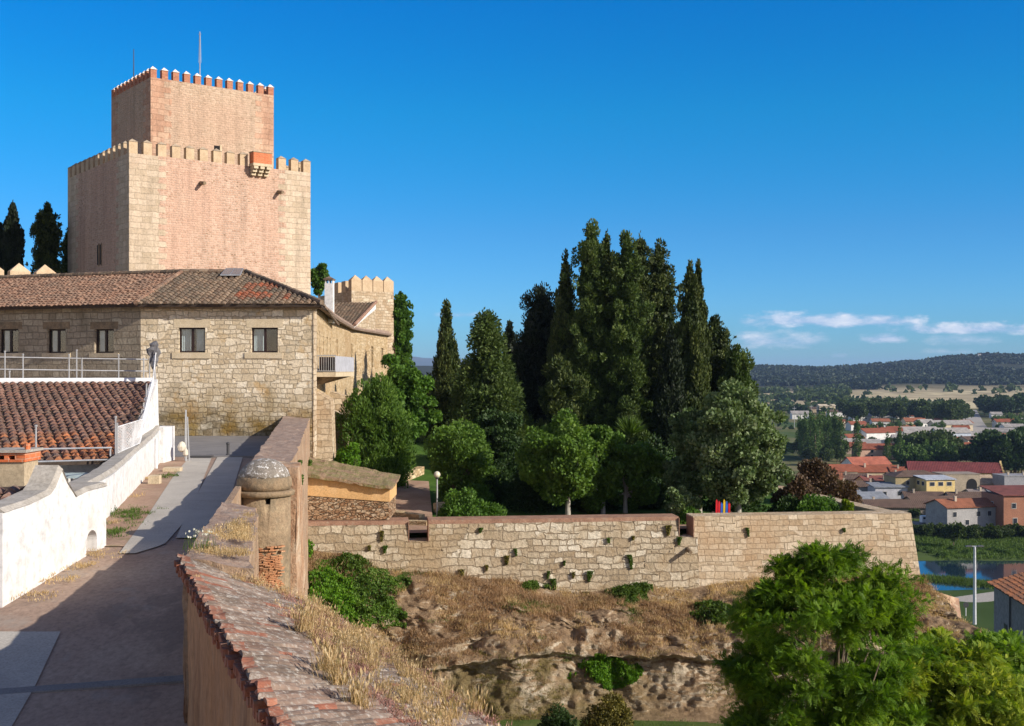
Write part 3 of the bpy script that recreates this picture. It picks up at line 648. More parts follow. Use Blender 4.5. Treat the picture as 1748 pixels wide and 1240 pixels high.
# -------------------------------------------------- moat slope and cliff
def wall_base_z(x):
    return interp(x, [-9, -6.9, -5.6, -3, 0, 3, 5.3, 7.4, 10.5, 14, 18, 24], [-7.6, -7.9, -8.55, -8.75, -9.1, -9.6, -9.4, -9.55, -9.2, -9.15, -9.3, -9.8])
def wall_y(x): return interp(x, [-9, 17.7, 26], [49.6, 52.6, 53.5])
xs = np.linspace(-9.5, 18.2, 400); ts = np.linspace(0, 1, 300)
XS, TS = np.meshgrid(xs, ts)
wobx = fbm(np.stack([xs / 3.2, xs * 0, xs * 0], -1), 3, 31)
ledge = -11.0 + .30 * wobx + interp(xs, [-9, -4, 2, 8, 24], [.1, -.3, .35, 0, 0])
cliffy = 44.6 + 1.1 * fbm(np.stack([xs / 4.0, xs * 0 + 5, xs * 0], -1), 3, 33) + interp(xs, [-9.5, -5, 24], [-2.5, 0, 1.5])
Ysurf = np.empty_like(XS); Zsurf = np.empty_like(XS)
zb = wall_base_z(xs); yb = wall_y(xs) + .35
for j in range(len(xs)):
    tt = [0, .12, .5, .56, .60, .68, .80, .84, 1.0]
    yy = [yb[j], yb[j] - 1.2, cliffy[j] + 1.1, cliffy[j] + .15, cliffy[j] + .55, cliffy[j] + .25, cliffy[j] - .25, cliffy[j] - .9, 22]
    zz = [zb[j] + .25, zb[j] - .2, ledge[j] + .75, ledge[j] + .1, ledge[j] - .12, ledge[j] - .8, -12.75, -12.85, -12.9]
    Ysurf[:, j] = np.interp(ts, tt, yy); Zsurf[:, j] = np.interp(ts, tt, zz)
amp = np.interp(ts, [0, .06, .15, .5, .56, .8, .86, 1], [0, .2, .9, 1.1, .8, .7, .1, .05])[:, None]
pp = np.stack([XS, Ysurf, Zsurf], -1)
nn1 = fbm(pp / np.array([2.2, 2.2, 1.6]), 5, 40, .55); nn2 = 1 - np.abs(fbm(pp / 1.1, 4, 50, .6)) * 2; nn3 = fbm(pp / .35, 3, 60); q4 = fbm(pp / np.array([1.5, 1.5, .9]), 3, 65) * 4.5; nn4 = (np.floor(q4) + np.clip((q4 - np.floor(q4)) * 3.5, 0, 1)) / 4.5; q5 = fbm(pp / .55, 3, 68) * 4; nn5 = (np.floor(q5) + np.clip((q5 - np.floor(q5)) * 3, 0, 1)) / 4
Ysurf = Ysurf - amp * (.85 * nn1 + .30 * (nn2 - .5) + .16 * nn3 + .55 * nn4 + .28 * nn5)
Zsurf = Zsurf + amp * (.50 * nn1 + .10 * nn3)
slope = grid_mesh('rocky_slope', XS, Ysurf, Zsurf, M['rock'], smooth=True, flip=True); slope['kind'] = 'structure'
X2, Y2 = np.meshgrid(np.linspace(-9.5, 26, 60), np.linspace(-2, 43.6, 60))
Z2 = -12.78 - np.clip(X2 - 19, 0, 9) * .8 + .12 * fbm(np.stack([X2 / 2, Y2 / 2, X2 * 0], -1), 3, 71)
grid_mesh('moat_floor', X2, Y2, Z2, M['moat_grass']).__setitem__('kind', 'structure')

# ============================================================= TILES
def tiles(name, poly, mat, parent=None, rib=.25, row=.42, amp=.075, eave=None, under=True, jit=.02, red=None, prof=5, lift=.0):
    """barrel tiles over a planar polygon; poly in 3D, first edge = eave direction (or eave given)"""
    poly = [Vector(p) for p in poly]
    u = (eave if eave is not None else (poly[1] - poly[0])).normalized()
    nrm = Vector((0, 0, 0))
    for i in range(len(poly)): nrm += poly[i].cross(poly[(i + 1) % len(poly)])
    nrm.normalize()
    if nrm.z < 0: nrm = -nrm
    u = (u - nrm * u.dot(nrm)).normalized(); v = nrm.cross(u)
    if v.z < 0: v = -v; 
    o = poly[0]; uvp = [((p - o).dot(u), (p - o).dot(v)) for p in poly]
    us = [a for a, b in uvp]; vs_ = [b for a, b in uvp]
    def inside(a, b):
        c = False; j = len(uvp) - 1
        for i in range(len(uvp)):
            xi, yi = uvp[i]; xj, yj = uvp[j]
            if (yi > b) != (yj > b) and a < (xj - xi) * (b - yi) / (yj - yi) + xi: c = not c
            j = i
        return c
    g = G(); nu = int((max(us) - min(us)) / rib) + 2; nv = int((max(vs_) - min(vs_)) / row) + 2
    prf = [(-.40 + .80 * k / (prof - 1), math.sin(math.pi * k / (prof - 1))) for k in range(prof)]
    for i in range(nu):
        a = min(us) + (i + .5) * rib; colr = random.random(); sh = (random.random() - .5) * .1
        for j in range(nv):
            b = min(vs_) + j * row + sh
            if not inside(a, b + row * .5): continue
            r = min(1, max(0, .6 * random.random() + .4 * colr)); mi = 0
            if red and red(o + u * a + v * b): mi = 1
            ja = (random.random() - .5) * jit; jb = (random.random() - .5) * jit * 2; hh = amp * (.85 + .3 * random.random())
            vs = []
            for (bb, w_, h_) in ((b - .05 + jb, 1.06, 1.0), (b + row, .88, .72)):
                for (q, s) in prf: vs.append(o + u * (a + ja + q * rib * w_ * 1.15) + v * bb + nrm * (s * hh * h_ + (.022 if bb < b + .1 else -.012) + lift))
            n = prof
            fs = [(k, k + 1, n + k + 1, n + k) for k in range(n - 1)] + [tuple(range(n - 1, -1, -1))]
            g.add(vs, fs, mi, r)
    mats = mat if isinstance(mat, list) else [mat]
    ob = g.build(name, mats, parent)
    if under:
        gg = G(); gg.add([p - nrm * .01 for p in poly] + [p - nrm * .14 for p in poly], [tuple(range(len(poly))), tuple(range(2 * len(poly) - 1, len(poly) - 1, -1))] + [(i, len(poly) + i, len(poly) + (i + 1) % len(poly), (i + 1) % len(poly)) for i in range(len(poly))])
        gg.build('roof_deck', M['tile_under'], ob)
    return ob
def ridge_tiles(name, a, b, mat, parent, rad=.13, L=.45):
    g = G(); a = Vector(a); b = Vector(b); n = max(1, int((b - a).length / L)); d = (b - a) / n
    for i in range(n):
        p = a + d * i; g.tube([p - d * .05, p + d * 1.02], [rad * 1.08, rad * .92], 8, cap=True)
    return g.build(name, mat, parent)

# ============================================================= CASTLE KEEP
TH = R(37); tu = Vector((math.cos(TH), math.sin(TH), 0)); tv = Vector((-math.sin(TH), math.cos(TH), 0))
def tower_block(name, c0, w1, w2, z0, z1, mat, parent):
    vs, fs, ed = [], [], []
    cs = [c0, c0 + tu * w1, c0 + tu * w1 + tv * w2, c0 + tv * w2]
    for i in range(4):
        a, b = cs[i], cs[(i + 1) % 4]; m_ = (a + b) / 2; L = (b - a).length; o = len(vs)
        for p, e in ((a, 0), (m_, L / 2), (b, 0)):
            vs += [(p.x, p.y, z0), (p.x, p.y, z1)]; ed += [e, e]
        fs += [(o, o + 2, o + 3, o + 1), (o + 2, o + 4, o + 5, o + 3)]
    o = len(vs); vs += [(p.x, p.y, z1 - .6) for p in cs]; ed += [0] * 4; fs.append((o, o + 1, o + 2, o + 3))
    # inner faces of the parapet
    g = G(); g.add(vs, fs); ob = g.build(name, mat, parent)
    a = ob.data.attributes.new('edge', 'FLOAT', 'POINT'); a.data.foreach_set('value', ed)
    return ob
keep = thing('castle_keep', 'tall square stone and brick castle keep with two stepped battlemented blocks', 'castle tower', (-27.25, 85, -2))
C0 = Vector((-27.25, 85, 0)); W1, W2 = 14.35, 14.3
ZL = 15.5
low = tower_block('lower_block', C0, W1, W2, -4, ZL, M['tower_low'], keep)
C1 = Vector((PX(257, 88.3), 88.3, 0)); V1, V2 = 9.9, 8.7; ZU = 21.7
upb = tower_block('upper_block', C1, V1, V2, 12, ZU, M['tower_up'], keep)
def frame_box(g, c, a0, a1, b0, b1, z0, z1, m=0):
    q = [c + tu * a0 + tv * b0, c + tu * a1 + tv * b0, c + tu * a1 + tv * b1, c + tu * a0 + tv * b1]
    return g.prism([(p.x, p.y) for p in q], z0, z1, m)
def pyramid(g, c, a0, a1, b0, b1, z0, z1, m=0):
    q = [c + tu * a0 + tv * b0, c + tu * a1 + tv * b0, c + tu * a1 + tv * b1, c + tu * a0 + tv * b1]; t = sum(q, Vector()) / 4
    vs = [(p.x, p.y, z0) for p in q] + [(t.x, t.y, z1)]
    g.add(vs, [(0, 1, 4), (1, 2, 4), (2, 3, 4), (3, 0, 4), (3, 2, 1, 0)], m)
def battlement(c, w1, w2, z, n1, n2, mw, mh, ch, th, mats, over):
    spots = []
    for i in range(n1): spots.append(((w1 - mw) * i / (n1 - 1), 0, 0)); 
    for i in range(n1): spots.append(((w1 - mw) * i / (n1 - 1), w2 - th, 0))
    for i in range(1, n2 - 1): spots.append((0, (w2 - mw) * i / (n2 - 1), 1)); spots.append((w1 - th, (w2 - mw) * i / (n2 - 1), 1))
    for (a, b, k) in spots:
        g = G(); aw, bw = (mw, th) if k == 0 else (th, mw); j = .04 * (random.random() - .5)
        frame_box(g, c, a, a + aw, b, b + bw, z - .003, z + mh + j, 0); mo = g.build('merlon', mats[0], keep)
        g = G(); pyramid(g, c, a - over, a + aw + over, b - over, b + bw + over, z + mh + j + .002, z + mh + ch + j); g.build('merlon_cap', mats[1], mo)
battlement(C0, W1, W2, ZL, 14, 13, .62, .85, .24, .45, (M['merlon_stone'], M['cap_stone']), .04)
battlement(C1, V1, V2, ZU, 12, 11, .46, .62, .28, .40, (M['red_brick'], M['cap_white']), .05)
for (c, w1, w2, z, nm) in ((C0, W1, W2, ZL, 'M'), (C1, V1, V2, ZU, 'U')):      # the solid parapet strip and roof deck
    g = G(); frame_box(g, c, .5, w1 - .5, .5, w2 - .5, z - .61, z - .55); g.build('roof_terrace', M['cement'], keep)
# brick box on white corbels, front face of the lower block
bx0 = 9.2
g = G(); frame_box(g, C0, bx0, bx0 + 1.5, -.75, -.005, ZL + .16, ZL + .98); bo = g.build('machicolation_box', M['orange_brick'], keep)
g = G(); frame_box(g, C0, bx0 - .04, bx0 + 1.54, -.79, -.003, ZL + .983, ZL + 1.05); g.build('box_lid', M['cap_stone'], bo)
g = G(); frame_box(g, C0, bx0 - .03, bx0 + 1.53, -.78, -.003, ZL - .04, ZL + .157)
for k in range(3):
    a = bx0 + .05 + k * .52
    for s in range(3): frame_box(g, C0, a, a + .34, -.75 + .22 * s, -.004, ZL - .25 - .23 * s, ZL - .043 - .23 * s)
g.build('corbels', M['sill'], bo)
# stone spouts
for (a, z) in ((5.35, ZL - 1.75), (11.6, ZL - 1.85)):
    g = G(); p = C0 + tu * a; d = -tv * .75; g.tube([p + Vector((0, 0, z + .1)), p + d + Vector((0, 0, z))], [.16, .12], 8); g.build('water_spout', M['garita'], keep)
# door of the upper block, seen over the parapet; twin slit window in the shaded face
def face_slot(block, c, a, z0, z1, w_, along='u', dpt=.5):
    g = G()
    if along == 'u': frame_box(g, c, a, a + w_, -.3, dpt, z0, z1)
    else: frame_box(g, c, -.3, dpt, a, a + w_, z0, z1)
    return g
g = G(); frame_box(g, C1, 4.95, 5.4, -.03, .1, ZL + .2, ZL + 1.7); g.build('doorway', M['dark'], keep)
g = G(); frame_box(g, C1, 5.4, 5.55, -.05, .1, ZL + .1, ZL + 1.8); g.build('door_jamb', M['sill'], keep)
for a in (6.0, 6.6):
    g = G(); frame_box(g, C0, -.025, .1, a, a + .33, 8.0, 9.5); wn = g.build('slit_window', M['dark'], keep)
    g = G(); frame_box(g, C0, -.05, .1, a - .14, a - .005, 7.9, 9.6); g.build('slit_jamb', M['garita'], wn)
g = G(); frame_box(g, C0, -.06, W1 + .06, -.06, W2 + .06, 2.0, 4.15); g.build('battered_plinth', M['merlon_stone'], keep)
for (px, D, zt, label) in ((228, 94, PZ(84, 94), 'thin dark flag mast on the shaded side of the castle keep'), (341, 92, PZ(54, 92), 'tall pale lattice antenna rising behind the keep merlons')):
    g = G(); x = PX(px, D); g.tube([(x, D, ZU - .7), (x, D, zt)], [.055, .03], 6)
    t = thing('antenna_mast', label, 'antenna', (x, D, ZU - .55)); g.build('mast', M['steel_dark'] if px < 300 else M['steel'], t)
    g = G()
    if px > 300:
        for k in range(3): g.tube([(x - .12 + .03 * k, D, zt - .2 - .5 * k), (x + .12 - .03 * k, D, zt - .2 - .5 * k)], .015, 5)
        g.tube([(x - .1, D, ZU + 2), (x - .03, D, zt - .1)], .012, 5); g.tube([(x + .1, D, ZU + 2), (x + .03, D, zt - .1)], .012, 5)
    else: g.box(x - .09, x + .09, D - .09, D + .09, ZU - .55, ZU - .4)
    g.build('fittings', M['steel'], t)

# castle curtain wall with pointed merlons behind the roof (left)
cb = thing('battlement_wall', 'sunlit castle wall with pointed merlons beyond the left roof', 'castle wall', (-35, 78, 0))
g = G(); ca = Vector((-46, 74.0, 0)); cbv = Vector((-31.5, 85.0, 0)); dd = (cbv - ca).normalized(); nn_ = Vector((dd.y, -dd.x, 0))
g.prism([(p.x, p.y) for p in (ca, cbv, cbv - nn_ * .8, ca - nn_ * .8)], 0, 6.35); g.build('wall_body', M['curtain_warm'], cb)
L = (cbv - ca).length; k = 0
while k * 1.75 < L - 1.2:
    a = ca + dd * (k * 1.75 + .2); b = a + dd * 1.35; g = G()
    q = [(p.x, p.y) for p in (a, b, b - nn_ * .7, a - nn_ * .7)]; g.prism(q, 6.353, 6.9)
    zt = 7.5; vs = [(x, y, 6.9) for x, y in q] + [((q[0][0] + q[2][0]) / 2, (q[0][1] + q[2][1]) / 2, zt)]
    g.add(vs, [(0, 1, 4), (1, 2, 4), (2, 3, 4), (3, 0, 4)]); g.build('merlon', M['merlon_stone'], cb); k += 1

# ============================================================= PALACE WITH TILED ROOFS
pal = thing('stone_palace', 'long pale stone castle building with tiled hipped roof beside the keep', 'building', (-14, 60, -3.2))
L0 = Vector((PX(240, 58), 58, 0)); R0 = Vector((PX(535, 58), 58, 0))
L1 = L0 + Vector((-.94, .342, 0)) * 30
wallpts = [R0 + Vector((-.008, .08, 0)), Vector((-11.15, 74, 0)), Vector((-12.1, 90, 0)), Vector((-10.9, 106, 0))]
ZE = 3.15
def wallslab(pts, th, z0, z1):
    """open wall following pts, thickness inwards (to the left of travel)"""
    g = G(); inn = []
    for i, p in enumerate(pts):
        d0 = (pts[i] - pts[i - 1]).normalized() if i else (pts[1] - pts[0]).normalized()
        d1 = (pts[i + 1] - pts[i]).normalized() if i < len(pts) - 1 else d0
        d = (d0 + d1).normalized(); inn.append(p + Vector((-d.y, d.x, 0)) * th)
    g.prism([(p.x, p.y) for p in pts] + [(p.x, p.y) for p in reversed(inn)], z0, z1); return g
fw = wallslab([L0 + Vector((.003, 0, 0)), R0], .6, -6.8, ZE).build('front_wall', M['facade'], pal)
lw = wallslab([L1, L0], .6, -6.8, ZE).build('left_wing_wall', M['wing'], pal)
rw = wallslab(wallpts, .6, -8.5, ZE).build('garden_side_wall', M['side'], pal)
g = G(); g.prism([(p.x, p.y) for p in (L0 + Vector((1.2, 1.6, 0)), R0 + Vector((-1.0, 1.6, 0)), Vector((-12.5, 74, 0)), Vector((-13.4, 90, 0)), Vector((-13, 104, 0)), Vector((-16, 104, 0)), Vector((-16, 76, 0)), L1 + Vector((3, 12, 0)), L1 + Vector((3, 1.6, 0)))], ZE - .35, ZE - .15); g.build('ceiling', M['dark'], pal)
# windows of the front
def window(wall, parent, px0, px1, py0, py1, origin, ud, label=None, curtains=((0, .36), (.62, 1.0)), D=None, kids=True):
    """rectangular window in a vertical wall through 'origin' along ud (unit); px/py corners on the photo give its place on that wall"""
    nrm = Vector((ud.y, -ud.x, 0))
    def hit(px, py):
        t = (px - CX) / F; s = (t * origin.y - origin.x) / (ud.x - t * ud.y); p = origin + ud * s; return s, (HZ - py) / F * p.y
    s0, z0 = hit(px0, py1); s1, z1 = hit(px1, py0); s0b, z1b = hit(px0, py0); z1 = (z1 + z1b) / 2
    if abs(ud.y) > .6: s1 = min(s1, s0 + .85); z1 = z0 + min(z1 - z0, 1.7)
    def bx(g, a, b, d0, d1, za, zb_, m=0):
        q = [origin + ud * a - nrm * d0, origin + ud * b - nrm * d0, origin + ud * b - nrm * d1, origin + ud * a - nrm * d1]
        return g.prism([(p.x, p.y) for p in q], za, zb_, m)
    cutter = bx(G(), s0, s1, -.2, .9, z0, z1)
    f = .075; mid = (s0 + s1) / 2
    g = G(); bx(g, s0, s0 + f, .16, .24, z0, z1); bx(g, s1 - f, s1, .16, .24, z0, z1); bx(g, s0 + f, s1 - f, .161, .239, z0, z0 + f); bx(g, s0 + f, s1 - f, .161, .239, z1 - f, z1); bx(g, mid - .06, mid + .06, .158, .238, z0 + f, z1 - f)
    wn = g.build('window', M['window_frame'], parent)
    g = G(); bx(g, s0 + f, s1 - f, .195, .205, z0 + f, z1 - f); g.build('pane', M['pane'], wn)
    wd = s1 - s0; g = G()
    for (c0, c1) in curtains:
        n = 10; a0 = s0 + f + (wd - 2 * f) * c0; a1 = s0 + f + (wd - 2 * f) * c1; pts = []
        for k in range(n + 1):
            p = origin + ud * (a0 + (a1 - a0) * k / n) - nrm * (.33 + .03 * (k % 2)); pts.append(p)
        vs = [(p.x, p.y, z0) for p in pts] + [(p.x, p.y, z1) for p in pts]
        g.add(vs, [(k, k + 1, n + 2 + k, n + 1 + k) for k in range(n)])
    if g.v: g.build('curtains', M['curtain_cloth'], wn)
    g = G(); bx(g, s0 - .02, s1 + .02, .52, .56, z0 - .02, z1 + .02); g.build('dark_room', M['dark'], wn)
    return cutter, wn, bx, s0, s1, z0, z1
ux = Vector((1, 0, 0)); cuts = []
for (a, b, c0) in ((305, 350, ((0, .40), (.62, .97))), (429, 474, ((0, .45),))):
    cu, wn, bx, s0, s1, z0, z1 = window(fw, pal, a, b, 559.5, 602, L0, ux, curtains=c0); cuts.append(cu)
    g = G(); bx(g, s0 - .25, s1 + .25, -.012, .1, z1, z1 + .42); g.build('lintel', M['sill'], wn)
    g = G(); bx(g, s0 - .32, s1 + .25, -.05, .1, z0 - .29, z0 - .005); g.build('sill', M['sill'], wn)
cut(fw, cuts); cuts = []
uw = Vector((.94, -.342, 0)).normalized()
for (a, b) in ((-86, -50), (-2, 31), (80, 112), (161, 194)):
    cu, wn, bx, s0, s1, z0, z1 = window(lw, pal, a, b, 562, 603, L0, uw, curtains=((.0, .28),)); cuts.append(cu)
    g = G(); bx(g, s0 - .25, s1 + .25, -.012, .1, z1, z1 + .36); g.build('lintel', M['garita'], wn)
    g = G(); bx(g, s0 - .3, s1 + .3, -.04, .1, z0 - .22, z0 - .005); g.build('sill', M['sill'], wn)
cut(lw, cuts); cuts = []
for (a, b, t, bt, dk) in ((539.5, 542, 566, 606, 0), (545, 547, 567, 606, 0), (551.5, 553.5, 574, 606, 0), (557.5, 560, 576, 606, 0), (563, 565.5, 578, 606, 0), (571.5, 574, 580, 606, 0), (579.5, 582, 582, 607, 0), (585, 590, 586, 612, 0), (599, 605, 588, 616, 0), (634, 641, 590, 627, 1), (651, 658, 592, 628, 1)):
    D = 60 if b < 590 else 90
    o_, u_ = (R0, (wallpts[1] - R0).normalized()) if b < 592 else ((wallpts[1], (wallpts[2] - wallpts[1]).normalized()) if b < 620 else (wallpts[2], (wallpts[3] - wallpts[2]).normalized()))
    cu, wn, bx, s0, s1, z0, z1 = window(rw, pal, a, b, t, bt, o_, u_, curtains=()); cuts.append(cu)
cut(rw, cuts)
# ashlar corner of the garden side and buttresses
g = G(); g.box(R0.x - .02, R0.x + .035, 57.97, 58.75, -6.8, ZE - .1); g.build('corner_ashlar', M['curtain_warm'], pal)
def buttress(D0, D1, prj, zt, zb_):
    g = G(); x0 = np.interp(D0, [58, 74, 90], [R0.x, -11.15, -12.1]); x1 = np.interp(D1, [58, 74, 90], [R0.x, -11.15, -12.1])
    g.hexa([(x0 - .1, D0, zb_), (x0 + prj * 1.3, D0, zb_), (x1 + prj * 1.3, D1, zb_), (x1 - .1, D1, zb_)], [(x0 - .1, D0, zt), (x0 + prj, D0, zt - .5), (x1 + prj, D1, zt - .5), (x1 - .1, D1, zt)])
    g.build('buttress', M['curtain_warm'], pal)
buttress(59.8, 62.8, .75, -1.0, -8); buttress(66.5, 68.2, 1.15, -2.0, -8); buttress(72, 74, 1.5, -1.2, -8)
# downpipe
g = G(); p = P(667, 590, 105); g.tube([P(668, 574, 105.6) + Vector((.15, 0, 0)), P(670, 600, 105.6) + Vector((.15, 0, 0)), P(671, 640, 105.6) + Vector((.15, 0, 0))], .09, 6); g.build('downpipe', M['wood'], pal)
# balcony
bal = thing('balcony', 'grey panelled balcony with railed end high on the garden side wall', 'balcony', (-9.2, 63, 0))
bx_in = lambda D: float(np.interp(D, [58, 74], [R0.x, -11.15]))
y0b, y1b = 59.6, 66.6; xo = P(575, 0, 60).x
slab_t = PZ(636, 60)
g = G(); g.hexa([(bx_in(y0b), y0b, slab_t - .22), (xo, y0b, slab_t - .22), (xo, y1b, slab_t - .22), (bx_in(y1b), y1b, slab_t - .22)], [(bx_in(y0b), y0b, slab_t), (xo, y0b, slab_t), (xo, y1b, slab_t), (bx_in(y1b), y1b, slab_t)]); g.build('slab', M['sill'], bal)
ztp = PZ(608, 60)
g = G(); g.box(xo - .05, xo - .01, y0b + .05, y1b - .02, slab_t + .03, ztp); g.build('outer_panel', M['panel'], bal)
g = G(); g.box(bx_in(y0b), xo, y0b + .03, y0b + .07, ztp, ztp + .05); g.box(bx_in(y0b), xo, y0b + .03, y0b + .07, slab_t + .05, slab_t + .09)
for k in range(9):
    x = bx_in(y0b) + .06 + k * (xo - bx_in(y0b) - .1) / 8; g.box(x - .012, x + .012, y0b + .035, y0b + .06, slab_t + .09, ztp)
g.build('end_railing', M['steel'], bal)
g = G(); g.box(bx_in(y0b + .8) + .1, xo - .1, y0b + .8, y0b + .83, slab_t + .02, ztp - .05); g.build('dark_reed_screen', M['window_frame'], bal)
for D in (60.2, 63, 65.8):
    g = G(); g.hexa([(bx_in(D) - .1, D, slab_t - .65), (bx_in(D) + .15, D, slab_t - .6), (bx_in(D) + .15, D + .25, slab_t - .6), (bx_in(D) - .1, D + .25, slab_t - .65)], [(bx_in(D) - .1, D, slab_t - .223), (xo - .1, D, slab_t - .223), (xo - .1, D + .25, slab_t - .223), (bx_in(D) - .1, D + .25, slab_t - .223)]); g.build('corbel', M['garita'], bal)
# roofs
EL = Vector((L0.x - .05, 57.45, ZE + .05)); ER = Vector((R0.x + .5, 57.45, ZE + .05))
RA = P(310, 466.5, 64.5); RB = P(420, 466.5, 64.5); RB.z = RA.z
def redp(p): 
    v_ = (math.sin(p.x * 2.3) + math.sin(p.y * 2.9 + p.x) + math.sin(p.x * 5.1 + 1)); 
    return (-13.6 < p.x < -10.9) and 58.2 < p.y < 61.8 and v_ > .15
tiles('front_roof', [EL, ER, RB, RA], [M['tile_main'], M['tile_red']], pal, rib=.31, row=.42, amp=.125, red=redp, jit=.04)
wv = Vector((-.94, .342, 0)).normalized() * 32
EW = EL + wv; RW = RA + wv
tiles('wing_roof', [EW, EL, RA, RW], [M['tile_wing']], pal, rib=.25, row=.42, amp=.07, jit=.05)
E1 = Vector((-10.65, 74, ZE + .05)); E2 = Vector((-11.6, 88, ZE + .05))
BK = Vector((-16.5, 74, RA.z - .2))
tiles('hip_roof', [ER, E1, BK, RB], [M['tile_main']], pal, rib=.27, row=.42, amp=.09, eave=(E1 - ER))
Q4 = P(545, 512, 98); Q3 = P(641, 516.5, 98); Q4.z = Q3.z; Q2 = P(604, 556, 88); Q1 = Vector((-16.4, 88, Q2.z))
tiles('garden_roof', [Q1, Q2, Q3, Q4], [M['tile_main']], pal, rib=.27, row=.42, amp=.09)
g = G(); q_ = [Q2 + Vector((0, 0, -.12)), Q3 + Vector((0, 0, -.12)), Vector((Q3.x, Q3.y, 3.1)), Vector((Q2.x - .25, Q2.y, 3.1))]
g.add([*q_, *[p + Vector((-.4, .1, 0)) for p in q_]], [(3, 2, 1, 0), (4, 5, 6, 7), (0, 1, 5, 4), (1, 2, 6, 5), (2, 3, 7, 6), (3, 0, 4, 7)]); g.build('gable_wall', M['curtain_warm'], pal)
g = G(); q_ = [Q2 + Vector((.03, 0, -.1)), Q3 + Vector((.03, 0, -.1)), Q3 + Vector((.03, 0, -.55)), Q2 + Vector((.03, 0, -.16))]
g.add([*q_, *[p + Vector((-.1, 0, 0)) for p in q_]], [(3, 2, 1, 0), (4, 5, 6, 7), (0, 1, 5, 4), (1, 2, 6, 5), (2, 3, 7, 6), (3, 0, 4, 7)]); g.build('plaster_verge', M['white_wash'], pal)
g = G(); g.tube([Q2 + Vector((.05, 0, .05)), Q3 + Vector((.05, 0, .05))], .13, 6); g.build('verge_tiles', M['coping'], pal)
E3 = Vector((-10.4, 106, ZE + .05)); E2b = Vector((-11.6, 90, ZE + .05))
for (a, b) in ((RA, RB), (RB, ER), (RA, RW)): ridge_tiles('ridge_tiles', a + Vector((0, 0, .08)), b + Vector((0, 0, .08)), M['tile_main'], pal, .14)
ridge_tiles('valley_tiles', EL + Vector((0, 0, .06)), RA + Vector((0, 0, .08)), M['tile_wing'], pal, .12)
ep = [Vector((-9.45, 58.3, ZE)), Vector((-10.85, 74, ZE)), Vector((-11.85, 88, ZE)), Vector((-11.8, 92, ZE)), Vector((-10.75, 106, ZE))]
g = G(); g.tube([p + Vector((.05, 0, .05)) for p in ep], .17, 7); g.tube([p + Vector((-.1, 0, .16)) for p in ep], .18, 7); g.build('side_eave', M['parapet_top'], pal)
# eave board, front
g = G(); g.box(L0.x, R0.x + .25, 57.7, 57.99, ZE - .16, ZE - .02); g.build('eave_cornice', M['garita'], pal)
# solar panel
sp = thing('solar_panel', 'small dark solar panel pair on the ridge of the hipped roof', 'solar panel', P(396, 478, 64))
g = G(); a = P(378, 484, 62.9); b = P(411, 484, 62.9); c = P(415, 466, 64.3); d = P(386, 466, 64.3)
rn_p = (ER - EL).cross(RA - EL).normalized()
def onroof(px, f, lift=.22):
    y0 = EL.lerp(RA, f); X_ = PX(px, y0.y); return Vector((X_, y0.y, y0.z)) + rn_p * lift
a, b, c, d = onroof(376, .80), onroof(411, .80), onroof(416, 1.04), onroof(386, 1.04)
g.hexa([p + Vector((0, 0, -.05)) for p in (a, b, c, d)], [a, b, c, d]); g.build('panel_frame', M['steel'], sp)
for k in range(2):
    g = G(); f0, f1 = .04 + k * .49, .47 + k * .49
    q = [a.lerp(b, f0).lerp(d.lerp(c, f0), .06), a.lerp(b, f1).lerp(d.lerp(c, f1), .06), a.lerp(b, f1).lerp(d.lerp(c, f1), .94), a.lerp(b, f0).lerp(d.lerp(c, f0), .94)]
    nn = (q[1] - q[0]).cross(q[3] - q[0]).normalized() * .012
    g.add([p + nn for p in q], [(0, 1, 2, 3)]); g.build('solar_cell', M['solar'], sp)
# chimney
ch = thing('chimney', 'white rendered chimney with little tiled cap behind the roof hip', 'chimney', P(561, 520, 70))
g = G(); x0, x1 = PX(554, 70), PX(568, 70); z1 = PZ(484, 70); g.box(x0, x1, 70, 70.6, 2.8, z1); g.build('stack', M['white_wash'], ch)
g = G()
for k in range(3): g.box(x0 + .02 + k * .2, x0 + .09 + k * .2, 70.02, 70.58, z1, z1 + .2)
g.build('vents', M['white_wash'], ch)
g = G(); g.box(x0 - .06, x1 + .06, 69.94, 70.66, z1 + .2, z1 + .27); vs = [(x0 - .08, 69.9, z1 + .27), (x1 + .08, 69.9, z1 + .27), (x1 + .08, 70.7, z1 + .27), (x0 - .08, 70.7, z1 + .27), ((x0 + x1) / 2, 70.3, z1 + .45)]
g.add(vs, [(0, 1, 4), (1, 2, 4), (2, 3, 4), (3, 0, 4)]); g.build('cap', M['tile_main'], ch)
# far battlemented turret at the garden end
tt = thing('garden_turret', 'low pale stone turret with four pointed merlons at the garden end', 'castle turret', (-12, 105, 0))
a = P(600, 0, 103); a.z = 0; b = P(672, 0, 105.5); b.z = 0; du = (b - a).normalized(); dvv = Vector((-du.y, du.x, 0)); dl = Vector((-.45, .89, 0))
q = [a, b, b + dl * 7, a + dl * 9]
g = G(); g.prism([(p.x, p.y) for p in q], -8, 6.9); g.build('turret_body', M['curtain_warm'], tt)
wm = (b - a).length
for k in range(4):
    p = a + du * (k * (wm - 1.0) / 3); g = G(); qq = [(s.x, s.y) for s in (p, p + du * 1.0, p + du * 1.0 + dvv * .55, p + dvv * .55)]
    g.prism(qq, 6.903, 7.85); cx_ = sum(s[0] for s in qq) / 4; cy_ = sum(s[1] for s in qq) / 4
    g.add([(x, y, 7.85) for x, y in qq] + [(cx_, cy_, 8.3)], [(0, 1, 4), (1, 2, 4), (2, 3, 4), (3, 0, 4)]); g.build('merlon', M['merlon_stone'], tt)
